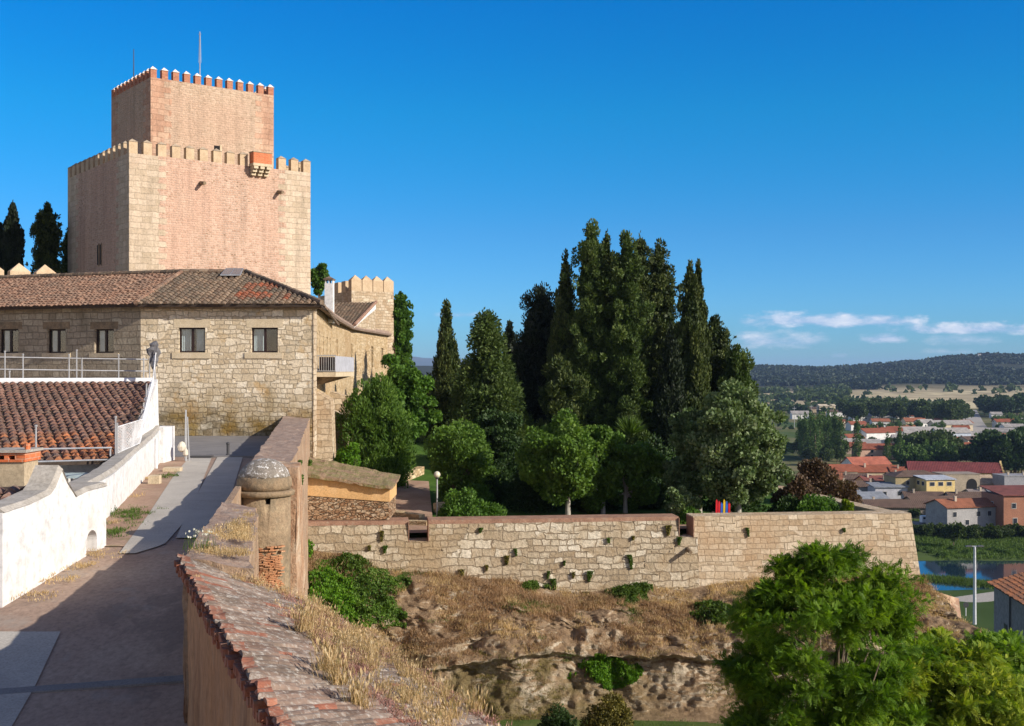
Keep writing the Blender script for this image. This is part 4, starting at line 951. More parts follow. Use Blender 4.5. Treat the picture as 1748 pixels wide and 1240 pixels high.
for k in range(3):
    p = a + dl * (1.6 + k * 2.0); g = G(); qq = [(s.x, s.y) for s in (p, p + du * .55, p + du * .55 + dl * 1.1, p + dl * 1.1)]
    g.prism(qq, 6.903, 7.85); g.build('merlon', M['merlon_stone'], tt)
# ============================================================= PARAPETS OF THE BASTION
def rough(o, amt, scale, seed=0, sub=0.0):
    me = o.data; n = len(me.vertices); c = np.empty(n * 3, dtype=np.float64); me.vertices.foreach_get('co', c); c = c.reshape(-1, 3)
    d = np.stack([fbm(c / scale, 3, seed), fbm(c / scale + 40, 3, seed + 1), fbm(c / scale + 80, 3, seed + 2)], -1) * amt
    me.vertices.foreach_set('co', (c + d).astype(np.float32).ravel()); me.update()
def loft(name, sections, mat, parent=None, nl=60, uvs=True, sub=5, noise=(.04, .8), caps=True, smooth=False, mats=None, midx=None):
    """sections: list of closed cross-sections (same number of points) interpolated along; each edge subdivided"""
    S = [np.array([list(p) for p in s], dtype=float) for s in sections]; k = len(S[0])
    tpos = np.arange(len(S)); T = np.linspace(0, len(S) - 1, nl); rows = []
    for t in T:
        i = min(int(t), len(S) - 2); f = t - i; sec = S[i] * (1 - f) + S[i + 1] * f; pts = []
        for a in range(k):
            b = (a + 1) % k
            for s in range(sub): pts.append(sec[a] * (1 - s / sub) + sec[b] * (s / sub))
        rows.append(pts)
    V = np.array(rows); n = k * sub; V = V.reshape(-1, 3)
    if noise: V = V + noise[0] * np.stack([fbm(V / noise[1], 4, 5), fbm(V / noise[1] + 31, 4, 6), fbm(V / noise[1] + 77, 4, 7)], -1)
    g = G(); fs = []; ms = []
    for i in range(nl - 1):
        for j in range(n): fs.append((i * n + j, i * n + (j + 1) % n, (i + 1) * n + (j + 1) % n, (i + 1) * n + j)); ms.append(midx[j // sub] if midx else 0)
    if caps: fs += [tuple(range(n - 1, -1, -1)), tuple((nl - 1) * n + j for j in range(n))]; ms += [0, 0]
    g.v = [tuple(x) for x in V]; g.f = fs; g.m = ms; g.r = [0.5] * len(fs)
    return g.build(name, mats or mat, parent, smooth=smooth)
TOP = -2.2
par = thing('bastion_parapet', 'weathered plastered parapet running along the street up to the palace corner', 'wall', (-7, 34, -3.3))
def pthick(D): return interp(D, [13.7, 19, 21, 22.4, 24.6, 26, 32, 58], [.80, .62, .5, .5, .6, .8, 1.0, 1.25])
for Dl in ((13.9, 16, 18, 19.7), (24.15, 25, 27.5, 30, 36, 44, 52, 57.99)):
    secs = []
    for D in Dl:
        xi = inner_x(D); xo_ = xi + pthick(D); t = TOP + (.02 if D < 20 else -.02 if D < 30 else 0)
        secs.append([(xi, D, road_z(D) - .4), (xo_ + interp(D, [14, 20, 24, 26, 58], [.10, .10, .05, .3, .0]), D, -9.5), (xo_, D, t - .10), (xi, D, t)][::-1])
    ob = loft('wall_body', secs, None, par, nl=40 if Dl[0] < 20 else 120, sub=9, noise=(.07, .45), mats=[M['parapet'], M['parapet_top']])
    for p in ob.data.polygons: p.material_index = 1 if abs(p.normal.z) > .6 else 0
g = G()
for Da, Db in ((19.7, 21.2), (21.2, 22.9), (22.9, 24.2)):
    xa, xb = float(inner_x(Da)), float(inner_x(Db)); g.hexa([(xa, Da, -4), (xa + .12, Da, -4), (xb + .12, Db, -4), (xb, Db, -4)], [(xa, Da, TOP - .03), (xa + .12, Da, TOP - .03), (xb + .12, Db, TOP - .03), (xb, Db, TOP - .03)])
rough(g.build('thin_inner_wall', M['parapet'], par), .015, .4)
# scarp below the sentry box: brick pilaster strip, eroded
sx = lambda px, D: PX(px, D)
sc = thing('scarp_pier', 'tall eroded brick and plaster pier under and behind the sentry box', 'pier', (-4.3, 24, -9))
g = G(); x1 = PX(512, 25.4)
secs = [[(x1 - .62, 24.4, -1.9), (PX(498, 24.4) + .12, 24.4, -1.95), (x1 + .02, 24.5, -9.5), (x1 - .62, 24.5, -9.5)], [(x1 - .9, 26.5, -2.0), (PX(515, 26.5), 26.5, -2.05), (x1 + .02, 26.5, -9.5), (x1 - .9, 26.5, -9.5)]]
loft('brick_pier', secs, None, sc, nl=14, sub=12, noise=(.08, .5), mats=[M['eroded_plain']] if 'eroded_plain' in M else [mottled('pier_brick', [(.30, .165, .095), (.40, .25, .155), (.50, .36, .25)], 3.2, bump=1, bdist=.08, stain=[((.60, .50, .37), 3, .5, .64, .7), ((.24, .14, .08), 6, .58, .7, .7)], stretch=(1, 1, .7))])
# ---- sentry box
gc = Vector((PX(451, 23.4), 23.4, 0)); gr = .53
sb = thing('sentry_box', 'round stone sentry box with lichen covered dome and slit window', 'sentry box', (gc.x, gc.y, -4))
g = G(); prof = [(gr - .05, -5.8), (gr - .03, -5.0), (gr - .03, -4.6), (gr - .02, -3.4), (gr - .02, -2.46)]
g.lathe(prof, (gc.x, gc.y, 0), 40); body = g.build('body', M['garita'], sb, smooth=True)
g = G(); g.box(PX(452, 22.9), PX(460.5, 22.9), 22.4, 23.5, PZ(862, 22.9), PZ(841, 22.9)); cut(body, [g])
g = G(); g.lathe([(gr - .12, -4.0), (gr - .12, -2.5)], (gc.x, gc.y + .05, 0), 16); g.build('dark_inside', M['dark'], sb)
g = G(); g.lathe([(gr - .02, -2.455), (gr + .05, -2.43), (gr + .065, -2.36), (gr + .03, -2.33)], (gc.x, gc.y, 0), 40, jit=.015); g.build('cornice', M['garita'], sb, smooth=True)
g = G(); g.lathe([(gr - .03, -2.325), (gr + .0, -2.24), (gr - .005, -2.12), (gr - .03, -2.06)], (gc.x, gc.y, 0), 40, jit=.03); g.build('dome_drum', M['garita'], sb, smooth=True)
g = G(); g.lathe([(gr - .025, -2.075), (gr - .06, -1.98), (gr - .12, -1.89), (gr - .2, -1.815), (gr - .31, -1.755), (gr - .42, -1.725), (.02, -1.715)], (gc.x, gc.y, 0), 40, jit=.03); g.build('dome', M['lichen'], sb, smooth=True)
g = G()      # curved block with the eroded brick face below the box
for (a0, a1, z0, z1, m) in ((-.48, .40, -3.35, -2.9, 0),): pass
prof = [(gr + .05, -7), (gr + .05, -4.62), (gr + .02, -4.55)]
g.lathe(prof, (gc.x + .02, gc.y - .02, 0), 40); g.build('plinth', M['parapet'], sb, smooth=True)
g = G()
n = 26
for i in range(16):
    for j in range(34):
        a = R(-128 + i * 5.6); z = -4.42 + j * .027 * 1.15
        if random.random() < .10 or (j > 27 and random.random() < .6) or (i > 13 and random.random() < .5): continue
        rr = gr + .015 + .05 * random.random() + (.035 * math.sin(j * .5 + i * .3)); c = Vector((gc.x + rr * math.cos(a), gc.y + rr * math.sin(a), z))
        t = Vector((-math.sin(a), math.cos(a), 0)); d = Vector((math.cos(a), math.sin(a), 0)); w2 = .028 * (1 + random.random()); off = random.random() * .03
        g.hexa([c + t * (-w2 + off) - d * .1, c + t * (w2 + off) - d * .1, c + t * (w2 + off), c + t * (-w2 + off)], [c + t * (-w2 + off) - d * .1 + Vector((0, 0, .022)), c + t * (w2 + off) - d * .1 + Vector((0, 0, .022)), c + t * (w2 + off) + Vector((0, 0, .022)), c + t * (-w2 + off) + Vector((0, 0, .022))])
g.build('eroded_bricks', mottled('bare_brick', [(.36, .14, .065), (.46, .22, .11), (.52, .33, .2)], 4, bump=.8, stain=[((.25, .13, .07), 9, .5, .66, .7)]), sb)

# ---- near wall: tile-topped, thick, sloping outwards
nw = thing('bastion_wall', 'thick foreground wall with ochre inner face and sloping tiled mossy top', 'wall', (-2.5, 11, -4))
IN = [(-3.86, 14.0), (-1.43, 7.4), (.02, 3.4)]; OUT = [(-2.35, 14.5), (-.22, 9.8), (3.1, 2.6)]
zi = [-2.2, -2.2, -2.2]; zo = [-2.86, -2.9, -2.95]
secs = []
for (a, b, z1_, z2_) in zip(IN, OUT, zi, zo):
    secs.append([(a[0] + .05, a[1], z1_ - .05), (b[0], b[1], z2_ - .06), (b[0] + .25, b[1], -9.5), (a[0] + .05, a[1], -5.2)])
loft('wall_body', secs, None, nw, nl=90, sub=14, noise=(.05, .5), mats=[M['ochre']])
for p in nw.children[0].data.polygons: pass
def lerp2(L, t):
    i = min(int(t), len(L) - 2); f = t - i; return tuple(L[i][k] * (1 - f) + L[i + 1][k] * f for k in range(len(L[0])))
# tiles laid across the wall: many ribs from the inner edge down to the outer edge
def wall_tiles():
    g = G(); Ltot = 0; n = 104
    for i in range(n):
        t = 2 * (i + .5) / n; a = Vector((*lerp2(IN, t), -2.2)); b = Vector((*lerp2(OUT, t), -2.89)); step = (Vector((*lerp2(IN, min(2, t + .02)), 0)) - Vector((*lerp2(IN, t - .02), 0))).normalized()
        a = a + (a - b).normalized() * .07
        L = (b - a).length; rows = int(L / .30); w = .0585 * 1.3; nr = Vector((.35, .15, .93)).normalized(); colr = random.random(); 
        for j in range(rows + 1):
            p = a.lerp(b, j / (rows + .6)) + Vector((0, 0, (random.random() - .5) * .03)); q = a.lerp(b, min(1, (j + 1.12) / (rows + .6))) + Vector((0, 0, (random.random() - .5) * .02)) 
            side = step; off = side * (random.random() - .5) * .04; vs = []; prof = 7
            if j == 0: p = p + (a - b).normalized() * random.uniform(-.03, .03) + Vector((0, 0, random.uniform(-.01, .01)))
            if j == 0: q = a.lerp(b, .42 / (rows + .6))
            else: p = a.lerp(b, max(0, j - .62) / (rows + .6)); q = a.lerp(b, (j + .62) / (rows + .6))
            for (c, wm, lift) in ((p, 1.0, .010), (q, 1.1, .026)):
                for k in range(prof):
                    s = -1 + 2 * k / (prof - 1); vs.append(c + off + side * s * w * wm + nr * (math.cos(s * 1.5) * .030 + lift))
            m = 1 if j == 0 and random.random() < .75 or (random.random() < .03) else 0
            fs = [(k, k + 1, prof + k + 1, prof + k) for k in range(prof - 1)] + [tuple(range(prof - 1, -1, -1)), tuple(range(prof, 2 * prof))]
            g.add(vs, fs, m, min(1, .5 * random.random() + .5 * colr))
    o = g.build('coping_tiles', [M['tile_near'], M['tile_nred']], nw); rough(o, .03, .16, 3); return o
wall_tiles()
# brick drip course under the tile ends on the inner edge
g = G(); n = 150
for i in range(n):
    t = 2 * i / n; a = Vector((*lerp2(IN, t), 0)); b = Vector((*lerp2(IN, min(2, t + 2 / n * .86)), 0)); d = (b - a).normalized(); nv_ = Vector((-d.y, d.x, 0)) * -1
    nv_ = Vector((d.y, -d.x, 0)) if Vector((d.y, -d.x, 0)).x < 0 else Vector((-d.y, d.x, 0))
    k = random.random() * .05 - .02
    if random.random() < .12: continue
    for (z0, z1, pr) in ((-2.36, -2.292, .05), (-2.285, -2.215, .07)):
        g.hexa([a - nv_ * .08 + Vector((0, 0, z0)), a + nv_ * (pr + k) + Vector((0, 0, z0)), b + nv_ * (pr + k) + Vector((0, 0, z0)), b - nv_ * .08 + Vector((0, 0, z0))], [a - nv_ * .08 + Vector((0, 0, z1)), a + nv_ * (pr + k) + Vector((0, 0, z1)), b + nv_ * (pr + k) + Vector((0, 0, z1)), b - nv_ * .08 + Vector((0, 0, z1))], 0)
g.build('brick_eave', M['red_eave'] if 'red_eave' in M else mottled('eave_brick', [(.24, .08, .05), (.36, .14, .08), (.40, .22, .15)], 7, bump=.8, stain=[((.2, .17, .14), 12, .52, .66, .8)]), nw)

# ============================================================= CURTAIN WALL
cw = thing('curtain_wall', 'long battered stone rampart with two embrasures below the garden', 'rampart', (4, 51, -9))
CWA = Vector((-9.2, 49.9, 0)); CWB = Vector((PX(1555, 53.0), 53.0, 0)); du = (CWB - CWA).normalized(); dn = Vector((du.y, -du.x, 0)); CL = (CWB - CWA).length
def cws(px):          # distance along wall at a photo column
    t = (px - CX) / F; return (t * CWA.y - CWA.x) / (du.x - t * du.y)
zt = -6.38; zn = -7.22; bat = .115
def wslab(g, s0, s1, z0, z1, th=1.15, m=0, s0t=None, s1t=None, extra=0):
    f = lambda s, z, e: CWA + du * s + dn * ((zt - z) * bat) * 1.0 + Vector((0, 0, z)) if not e else CWA + du * s - dn * th + Vector((0, 0, z))
    ex = (zt - z0) * bat if extra else 0; ex1 = (zt - z1) * bat if extra else 0
    g.hexa([f(s0, z0, 0), f(s1 + ex, z0, 0), f(s1 + ex, z0, 1), f(s0, z0, 1)], [f(s0, z1, 0), f(s1 + ex1, z1, 0), f(s1 + ex1, z1, 1), f(s0, z1, 1)], m)
e1, e2 = (cws(697), cws(732)), (cws(1158), cws(1184))
g = G(); wslab(g, 0, cws(1190), -14, zn); g.build('rampart_base', M['curtain'], cw)
g = G(); wslab(g, cws(1190) + .0, CL, -14, zn, extra=1); g.build('rampart_base', M['curtain_warm'], cw)
for (a, b, mt, ex) in ((0, e1[0], 'curtain', 0), (e1[1], e2[0], 'curtain', 0), (e2[1], CL, 'curtain_warm', 1)):
    g = G(); wslab(g, a, b, zn + .002, zt - .12, extra=ex); mo = g.build('parapet_block', M[mt], cw)
    n = 1; g = G(); wslab(g, a - .02, b + .02, zt - .118, zt + .05, extra=ex); cc = g.build('coping', M['coping'] if mt == 'curtain' else M['curtain_warm'], mo)
# thin brick jambs in the embrasures
for (a, b) in (e1, e2):
    for s_, w_ in ((a - .0, .03), (b - .03, .03)):
        g = G(); f = CWA + du * s_ + dn * .1
        g.prism([(p.x, p.y) for p in (f, f + du * w_, f + du * w_ - dn * 1.2, f - dn * 1.2)], zn + .004, zt - .0); g.build('embrasure_jamb', M['coping'], cw)
# return side, running away from the corner
g = G(); p = CWB + Vector((0, 0, 0)); g.hexa([(p.x - 1, p.y + 1.2, -14), (p.x + .9, p.y + .2, -14), (p.x - 7, 92, -14), (p.x - 9, 92, -14)], [(p.x - 1, p.y + 1.2, zt), (p.x - .06, p.y + .3, zt), (p.x - 8, 92, zt), (p.x - 9, 92, zt)]); g.build('return_wall', M['curtain_warm'], cw)
# drain spout
g = G(); s = cws(1172); f = CWA + du * s + dn * ((zt + 7.75) * bat); g.tube([f + Vector((0, 0, -7.72)), f + dn * .55 + Vector((0, 0, -7.78))], [.10, .08], 8); g.build('drain_spout', M['garita'], cw)
# fallen lower bastion toe with red earth top
x0 = CWB.x
tb = thing('ruined_bastion_toe', 'ruined masonry toe capped with red earth below the rampart corner', 'ruin', (x0 + 1, 54, -12))
V = [P(1500, 1012, 51.2), P(1590, 1008, 53), P(1637, 1022, 55), P(1643, 1070, 52.6), P(1560, 1095, 50), P(1470, 1060, 49.5)]
g = G(); vs = [tuple(v) for v in V] + [(v.x + (.3 if v.x > 18.3 else 0), v.y - .2, -15) for v in V]
g.add(vs, [(5, 4, 3, 2, 1, 0)] + [(i, (i + 1) % 6, 6 + (i + 1) % 6, 6 + i) for i in range(6)])
o = g.build('earth_cap', M['toe'] if 'toe' in M else mottled('toe_masonry', [(.26, .15, .095), (.36, .225, .15), (.46, .33, .22)], 1.4, bump=1, bdist=.08, stain=[((.50, .40, .28), 2.5, .52, .66, .7)]), tb)
g = G(); a = P(1618, 1062, 52.4); g.box(a.x - .22, a.x + .22, 52.3, 52.42, a.z - .4, a.z); g.build('wall_hole', M['dark'], tb)

# ============================================================= LITTLE ANNEX by the parapet
an = thing('rampart_annex', 'low ruined annex with rubble wall and orange plaster band under an earthy roof', 'building', (-7, 51, -6.4))
xa0, xa1 = PX(500, 50.5), PX(664, 50.5)
zl, zr = PZ(806, 50.5), PZ(832, 50.5)
g = G(); g.hexa([(xa0, 50.5, -6.3), (xa1, 50.5, -6.3), (xa1, 53.5, -6.3), (xa0, 53.5, -6.3)], [(xa0, 50.5, zl - .95), (xa1, 50.5, zr - .62), (xa1, 53.5, zr - .62), (xa0, 53.5, zl - .95)]); g.build('rubble_wall', M['rubble_brown'], an)
g = G(); g.hexa([(xa0, 50.47, zl - .948), (xa1 + .03, 50.47, zr - .618), (xa1 + .03, 53.5, zr - .618), (xa0, 53.5, zl - .948)], [(xa0, 50.47, zl - .05), (xa1 + .03, 50.47, zr - .05), (xa1 + .03, 53.5, zr + .08), (xa0, 53.5, zl + .2)]); g.build('plaster_band', M['ochre_light'], an)
secs = []
for k in range(9):
    f = k / 8; x = xa0 + (xa1 + .15 - xa0) * f; z = zl * (1 - f) + zr * f
    secs.append([(x, 50.25, z - .10), (x, 50.25, z + .03), (x, 54.2, z + .42 - .25 * f), (x, 54.2, z + .1)][::-1])
loft('earth_roof', secs, None, an, nl=50, sub=6, noise=(.09, .35), mats=[mottled('earth_roof', [(.20, .13, .085), (.29, .2, .13), (.17, .155, .06), (.36, .27, .19)], 2.2, bump=1, bdist=.06)])

# ============================================================= WHITE WALLS ON THE LEFT
ww = thing('white_gabled_wall', 'whitewashed wall with one pointed crest and small arched niche', 'wall', (-7.9, 20.7, -3.6))
xw = -7.85
def wy(px): return xw * F / (px - CX)
prof = [(wy(4), -2.19), (wy(50), -2.17), (wy(84), -2.10), (wy(92), -2.0), (wy(104.5), -1.72), (wy(114), -1.98), (wy(129), -2.27), (wy(150), -2.22), (wy(181), -2.23)]
base = [(wy(4), -3.75), (wy(181), -3.55)]
g = G(); fr = [(y, z) for y, z in prof]; poly = fr + [(wy(181), -4.2), (wy(4), -4.2)]
n = len(poly); th = .42
vs = [(xw, y, z) for y, z in poly] + [(xw - th, y, z) for y, z in poly]
g.add(vs, [tuple(range(n - 1, -1, -1)), tuple(range(n, 2 * n))] + [(i, (i + 1) % n, n + (i + 1) % n, n + i) for i in range(n)])
wo = g.build('wall_body', M['white_wash'], ww)
bm_fix = None
ya, yb_ = wy(147), wy(165.5); g = G(); m_ = (ya + yb_) / 2; hw = (yb_ - ya) / 2; zb0 = -3.75; zsp = PZ(925, 22.3); ztp = PZ(905.5, 22.3)
ap = [(ya, zb0)] + [(yb_, zb0)] + [(m_ + hw * math.cos(R(a)), zsp + (ztp - zsp) * math.sin(R(a))) for a in range(0, 181, 15)]
n2 = len(ap); vs = [(xw + .2, y, z) for y, z in ap] + [(xw - .3, y, z) for y, z in ap]
g.add(vs, [tuple(range(n2)), tuple(range(2 * n2 - 1, n2 - 1, -1))] + [(i, n2 + i, n2 + (i + 1) % n2, (i + 1) % n2) for i in range(n2)])
import bmesh
for o_ in (wo,):
    bm = bmesh.new(); bm.from_mesh(o_.data); bmesh.ops.recalc_face_normals(bm, faces=bm.faces); bm.to_mesh(o_.data); bm.free()
cutg = g
try: cut(wo, [cutg])
except Exception as e: print('cut failed', e)
g = G()
for (a, b) in zip(prof[:-1], prof[1:]):
    g.hexa([(xw - th - .03, a[0], a[1] + .003), (xw + .03, a[0], a[1] + .003), (xw + .03, b[0], b[1] + .003), (xw - th - .03, b[0], b[1] + .003)], [(xw - th - .03, a[0], a[1] + .075), (xw - .05, a[0], a[1] + .075), (xw - .05, b[0], b[1] + .075), (xw - th - .03, b[0], b[1] + .075)])
g.build('cement_coping', M['cement'], ww)
g = G(); g.box(xw - th - 2.0, xw - th, wy(181) - .35, wy(181), -4.2, -2.24); g.build('return_wall', M['white_wash'], ww)
g = G(); g.box(xw - th - 2.0, xw + .0, wy(181) - .36, wy(181) + .02, -2.235, -2.17); g.build('return_coping', M['cement'], ww)
g = G(); g.box(xw - 6, xw - .0, wy(4) + .0, wy(4) + .3, -4.2, -2.2)
# second wall, along the verge
w2 = thing('white_street_wall', 'long whitewashed wall along the weedy verge below the netting', 'wall', (-10.5, 34, -3.5))
def w2x(D): return np.interp(D, [24, 27, 41.5, 43], [-8.6, -9.1, -12.25, -12.6])
pf = [(24.0, -2.42), (27.5, -2.40), (31, -2.36), (33.5, -2.30), (36.5, -2.24), (39.0, -2.20), (41.0, -2.12), (42.6, -2.05)]
secs = [[(w2x(D), D, z), (w2x(D), D, -4.0), (w2x(D) - .4, D, -4.0), (w2x(D) - .4, D, z)] for D, z in pf]
loft('wall_body', secs, None, w2, nl=60, sub=3, noise=(.03, 1.5), mats=[M['white_wash']])
secs = [[(w2x(D) - .02, D, z + .02), (w2x(D) - .44, D, z + .005), (w2x(D) - .44, D, z + .10), (w2x(D) - .08, D, z + .11)] for D, z in pf]
loft('cement_coping', secs, None, w2, nl=60, sub=3, noise=(.03, .6), mats=[M['cement']])
g = G(); g.tube([(w2x(39.6) + .05, 39.6, -3.3), (w2x(39.6) + .05, 39.6, -2.25)], .045, 6); g.build('downpipe', M['white_metal'], w2)
g = G(); zc = -3.2
for (D0, D1, z0, z1) in ((42.0, 43.2, -2.1, -2.1),): g.box(w2x(43) - .35, w2x(42) + .14, 41.9, 43.3, -4, -2.0)
g.build('end_pier', M['white_wash'], w2)
# curb brick fragments
for (px, py, w_, h_, d_) in ((262, 826, .32, .2, .25), (292, 806, .55, .09, .35)):
    D = -road_z(40) / ((py - HZ) / F); g = G(); x = PX(px, D); z = float(road_z(D)); g.box(x - w_ / 2, x + w_ / 2, D, D + d_, z, z + h_ + .05)
    o = g.build('stone_block', M['sill'], None); tag(o, 'loose squared pale stone lying on the verge by the white wall' if h_ > .1 else 'flat kerb stone beside the top end of the paved strip', 'stone'); rough(o, .02, .3, 2)

# ============================================================= OLD HOUSE WITH BIG TILED ROOF
oh = thing('old_tiled_house', 'old low house with broad brown barrel tile roof under repair', 'house', (-15, 36, -3.4))
B_ = P(258, 653, 44); A_r = B_ - Vector((.9, .44, 0)).normalized() * 13; C_ = P(205, 783, 33); D_r = C_ - Vector((.9, .44, 0)).normalized() * 13
C2 = C_
def red_e(p): return (p - C_).length < 900 and p.z < C_.z + .52 and math.sin(p.x * 3.1) + math.sin(p.x * 7.7 + 1) > -.6
tiles('tiled_roof', [D_r, C_, B_, A_r], [M['tile_house'], M['tile_orange']], oh, rib=.24, row=.40, amp=.085, red=red_e, jit=.05)
g = G(); zb_ = -4.0
q = [D_r + Vector((.2, .5, 0)), C_ + Vector((-.35, .55, 0)), B_ + Vector((-.4, -.1, 0)), A_r]
g.prism([(p.x, p.y) for p in q], [zb_] * 4, [D_r.z - .2, C_.z - .12, B_.z - .2, A_r.z - .2]); g.build('house_wall', M['white_wash'], oh)
# white gable sliver between roof and street wall
g = G(); a = P(268, 640, 43.0); b = P(272, 745, 42.0); c = P(236, 775, 37)
p0 = Vector((B_.x + .12, B_.y - .3, B_.z + .05)); p1 = Vector((C_.x + .6, C_.y + 3.0, C_.z + .55))
vs = [(PX(269, 43), 43, PZ(648, 43)), (PX(273, 43), 43, -3.6), (PX(215, 35.4), 35.4, -3.6), (PX(222, 35.4), 35.4, PZ(775, 35.4)), (PX(247, 39.2), 39.2, PZ(712, 39.2))]
vs2 = [(x - .25, y + .05, z) for x, y, z in vs]
g.add(vs + vs2, [(0, 1, 2, 3, 4)[::-1], (5, 6, 7, 8, 9)] + [(i, (i + 1) % 5, 5 + (i + 1) % 5, 5 + i) for i in range(5)]); o = g.build('gable_wall', M['white_wash'], oh)
bm = bmesh.new(); bm.from_mesh(o.data); bmesh.ops.recalc_face_normals(bm, faces=bm.faces); bm.to_mesh(o.data); bm.free()
g = G(); g.tube([A_r + Vector((0, .1, .06)), B_ + Vector((0, .1, .06))], .11, 8); g.build('ridge_gutter', M['white_metal'], oh)
e1_ = P(105, 803, 31.5); g = G(); g.box(PX(62, 32.2), PX(150, 32.2), 31.7, 32.6, -2.86, -2.78); g.build('pale_awning', plain('pale_blue_sheet', (.42, .52, .55), .6), oh)
# lower roof with old tiles in the corner, and its orange brick chimney
cr = thing('corner_roof', 'mossy barrel tile roof corner behind the gabled white wall', 'roof', (-9.3, 20, -3))
tiles('corner_tiles', [Vector((-10.4, 17.9, -2.62)), Vector((-8.32, 18.5, -2.50)), Vector((-8.32, 21.6, -2.06)), Vector((-11.4, 21.0, -2.12))], [M['tile_house']], cr, rib=.24, row=.38, amp=.085, eave=Vector((1, .25, 0)))
oc = thing('brick_chimney', 'squat plastered chimney with orange perforated brick head', 'chimney', (-9.6, 22, -3))
x0, x1 = PX(-14, 22.2), PX(41, 22.2)
g = G(); g.box(x0, x1, 22.2, 22.85, -3.4, PZ(789, 22.2)); g.build('stack', M['cement_tan'] if 'cement_tan' in M else mottled('tan_render', [(.34, .27, .18), (.42, .34, .23), (.47, .39, .27)], 2, bump=.3), oc)
g = G(); zq = PZ(789, 22.2); zw = PZ(773, 22.2); xx = [x0 - .03, x0 + .12, x0 + .34, x1 - .12, x1 + .03]
g.box(x0 - .03, x1 + .03, 22.16, 22.9, zq + .001, zq + .045); g.box(x0 - .03, x1 + .03, 22.16, 22.9, zw - .05, zw)
g.box(x0 - .03, x0 + .10, 22.17, 22.89, zq + .046, zw - .051); g.box(x1 - .16, x1 + .03, 22.17, 22.89, zq + .046, zw - .051); g.box((x0 + x1) / 2 - .06, (x0 + x1) / 2 + .02, 22.17, 22.89, zq + .046, zw - .051)
g.build('brick_head', M['orange_brick'], oc)
g = G(); g.box(x0 - .06, x1 + .07, 22.12, 22.94, zw + .001, zw + .05); g.build('lid', M['cement'], oc)
g = G(); g.tube([(x1 + .02, 22.3, zw + .05), (x1 + .02, 22.3, zw + .17)], .055, 8); g.build('clay_pot', M['orange_brick'], oc)

# ============================================================= SCAFFOLD RAILS, NETTING, POSTS
def rail(name, label, pts, posts, r=.022, group='scaffold guard rails on the old house', lower=(), base=None):
    t = thing(name, label, 'guard rail', pts[0][0], group=group)
    for line in pts:
        g = G(); g.tube(line, r, 7); g.build('rail_tube', M['steel'], t)
    for (a, b) in posts:
        g = G(); g.tube([a, b], r * 1.05, 7); g.tube([b - Vector((0, 0, .02)), b + Vector((0, 0, .02))], r * 1.7, 7); g.build('post', M['steel'], t)
    return t
u_ = (B_ - A_r).normalized(); 
def onridge(px, dz=0):
    t = (px - CX) / F; o_ = A_r; s = (t * o_.y - o_.x) / (u_.x - t * u_.y); return o_ + u_ * s + Vector((0, .15, dz))
def zat(py, p): return Vector((p.x, p.y, (HZ - py) / F * p.y))
pts = []
for (pa, ya_, pb, yb2) in ((-60, 609, 250, 614), (-60, 630, 250, 634)):
    pts.append([zat(ya_, onridge(pa)), zat(yb2, onridge(pb))])
posts = [(zat(650, onridge(px)), zat(py, onridge(px))) for (px, py) in ((5, 600), (128, 598), (137, 612), (243, 612), (253, 612), (13, 634), (36, 605), (115, 606), (200, 606))]
rail('guard_rail', 'upper steel guard rail running along the ridge of the old tiled house', pts, posts)
def at(px, py, D): return P(px, py, D)
pts = [[at(-40, 769, 27.5), at(190, 764.5, 32.0)], [at(46, 789, 28.7), at(186, 785, 32.0)]]
posts = [(at(61, 802, 29), at(61, 727, 29)), (at(197, 778, 32.2), at(197, 712, 32.2)), (at(188, 779, 32), at(188, 765, 32)), (at(50, 800, 28.8), at(50, 788, 28.8))]
rail('guard_rail', 'lower steel guard rail in front of the orange tile eave', pts, posts)
# netting: real strands
nt = thing('safety_net', 'sagging white safety netting hung between poles beside the old house', 'netting', at(220, 770, 33))
q = [at(200, 774, 32.3), at(238, 757, 35), at(260, 668, 42.5), at(263, 604, 43.2)]
top_ = [at(200, 729, 32.3), at(243, 716, 36), at(262, 640, 42.5), at(266, 600, 43.2)]
def curve(L, t):
    t = t * (len(L) - 1); i = min(int(t), len(L) - 2); return L[i].lerp(L[i + 1], t - i)
g = G(); n, mrows = 62, 9
for k in range(-mrows, n):
    for sgn in (1, -1):
        line = []
        for j in range(mrows + 1):
            tt_ = (k + (j if sgn > 0 else mrows - j)) / n
            if 0 <= tt_ <= 1: line.append(curve(q, tt_).lerp(curve(top_, tt_), j / mrows) + Vector((.02 * math.sin(tt_ * 40), 0, 0)))
        if len(line) > 1: g.tube(line, .007, 3, cap=False)
g.build('mesh_strands', plain('white_net', (.62, .62, .62), .7), nt)
g = G()
for L_ in (top_, q): g.tube(L_, .014, 5)
g.build('edge_rope', M['white_metal'], nt)
for (a, b) in ((at(200, 780, 32.3), at(200, 722, 32.3)), (at(266, 665, 43.2), at(262, 594, 43.2)), (at(248, 716, 39), at(250, 655, 39))):
    g = G(); g.tube([a, b], .025, 6); g.build('net_pole', M['steel'], nt)
lb = G(); p = at(263, 606, 43.3)
lb.lathe([(.03, -.5), (.10, -.42), (.17, -.25), (.13, -.08), (.20, .06), (.24, .16), (.15, .27), (.17, .38), (.05, .45)], (p.x, p.y, p.z), 14, jit=.5)
o = lb.build('bundled_net', plain('grey_cloth', (.13, .13, .14), .9), nt); rough(o, .10, .18, 5)
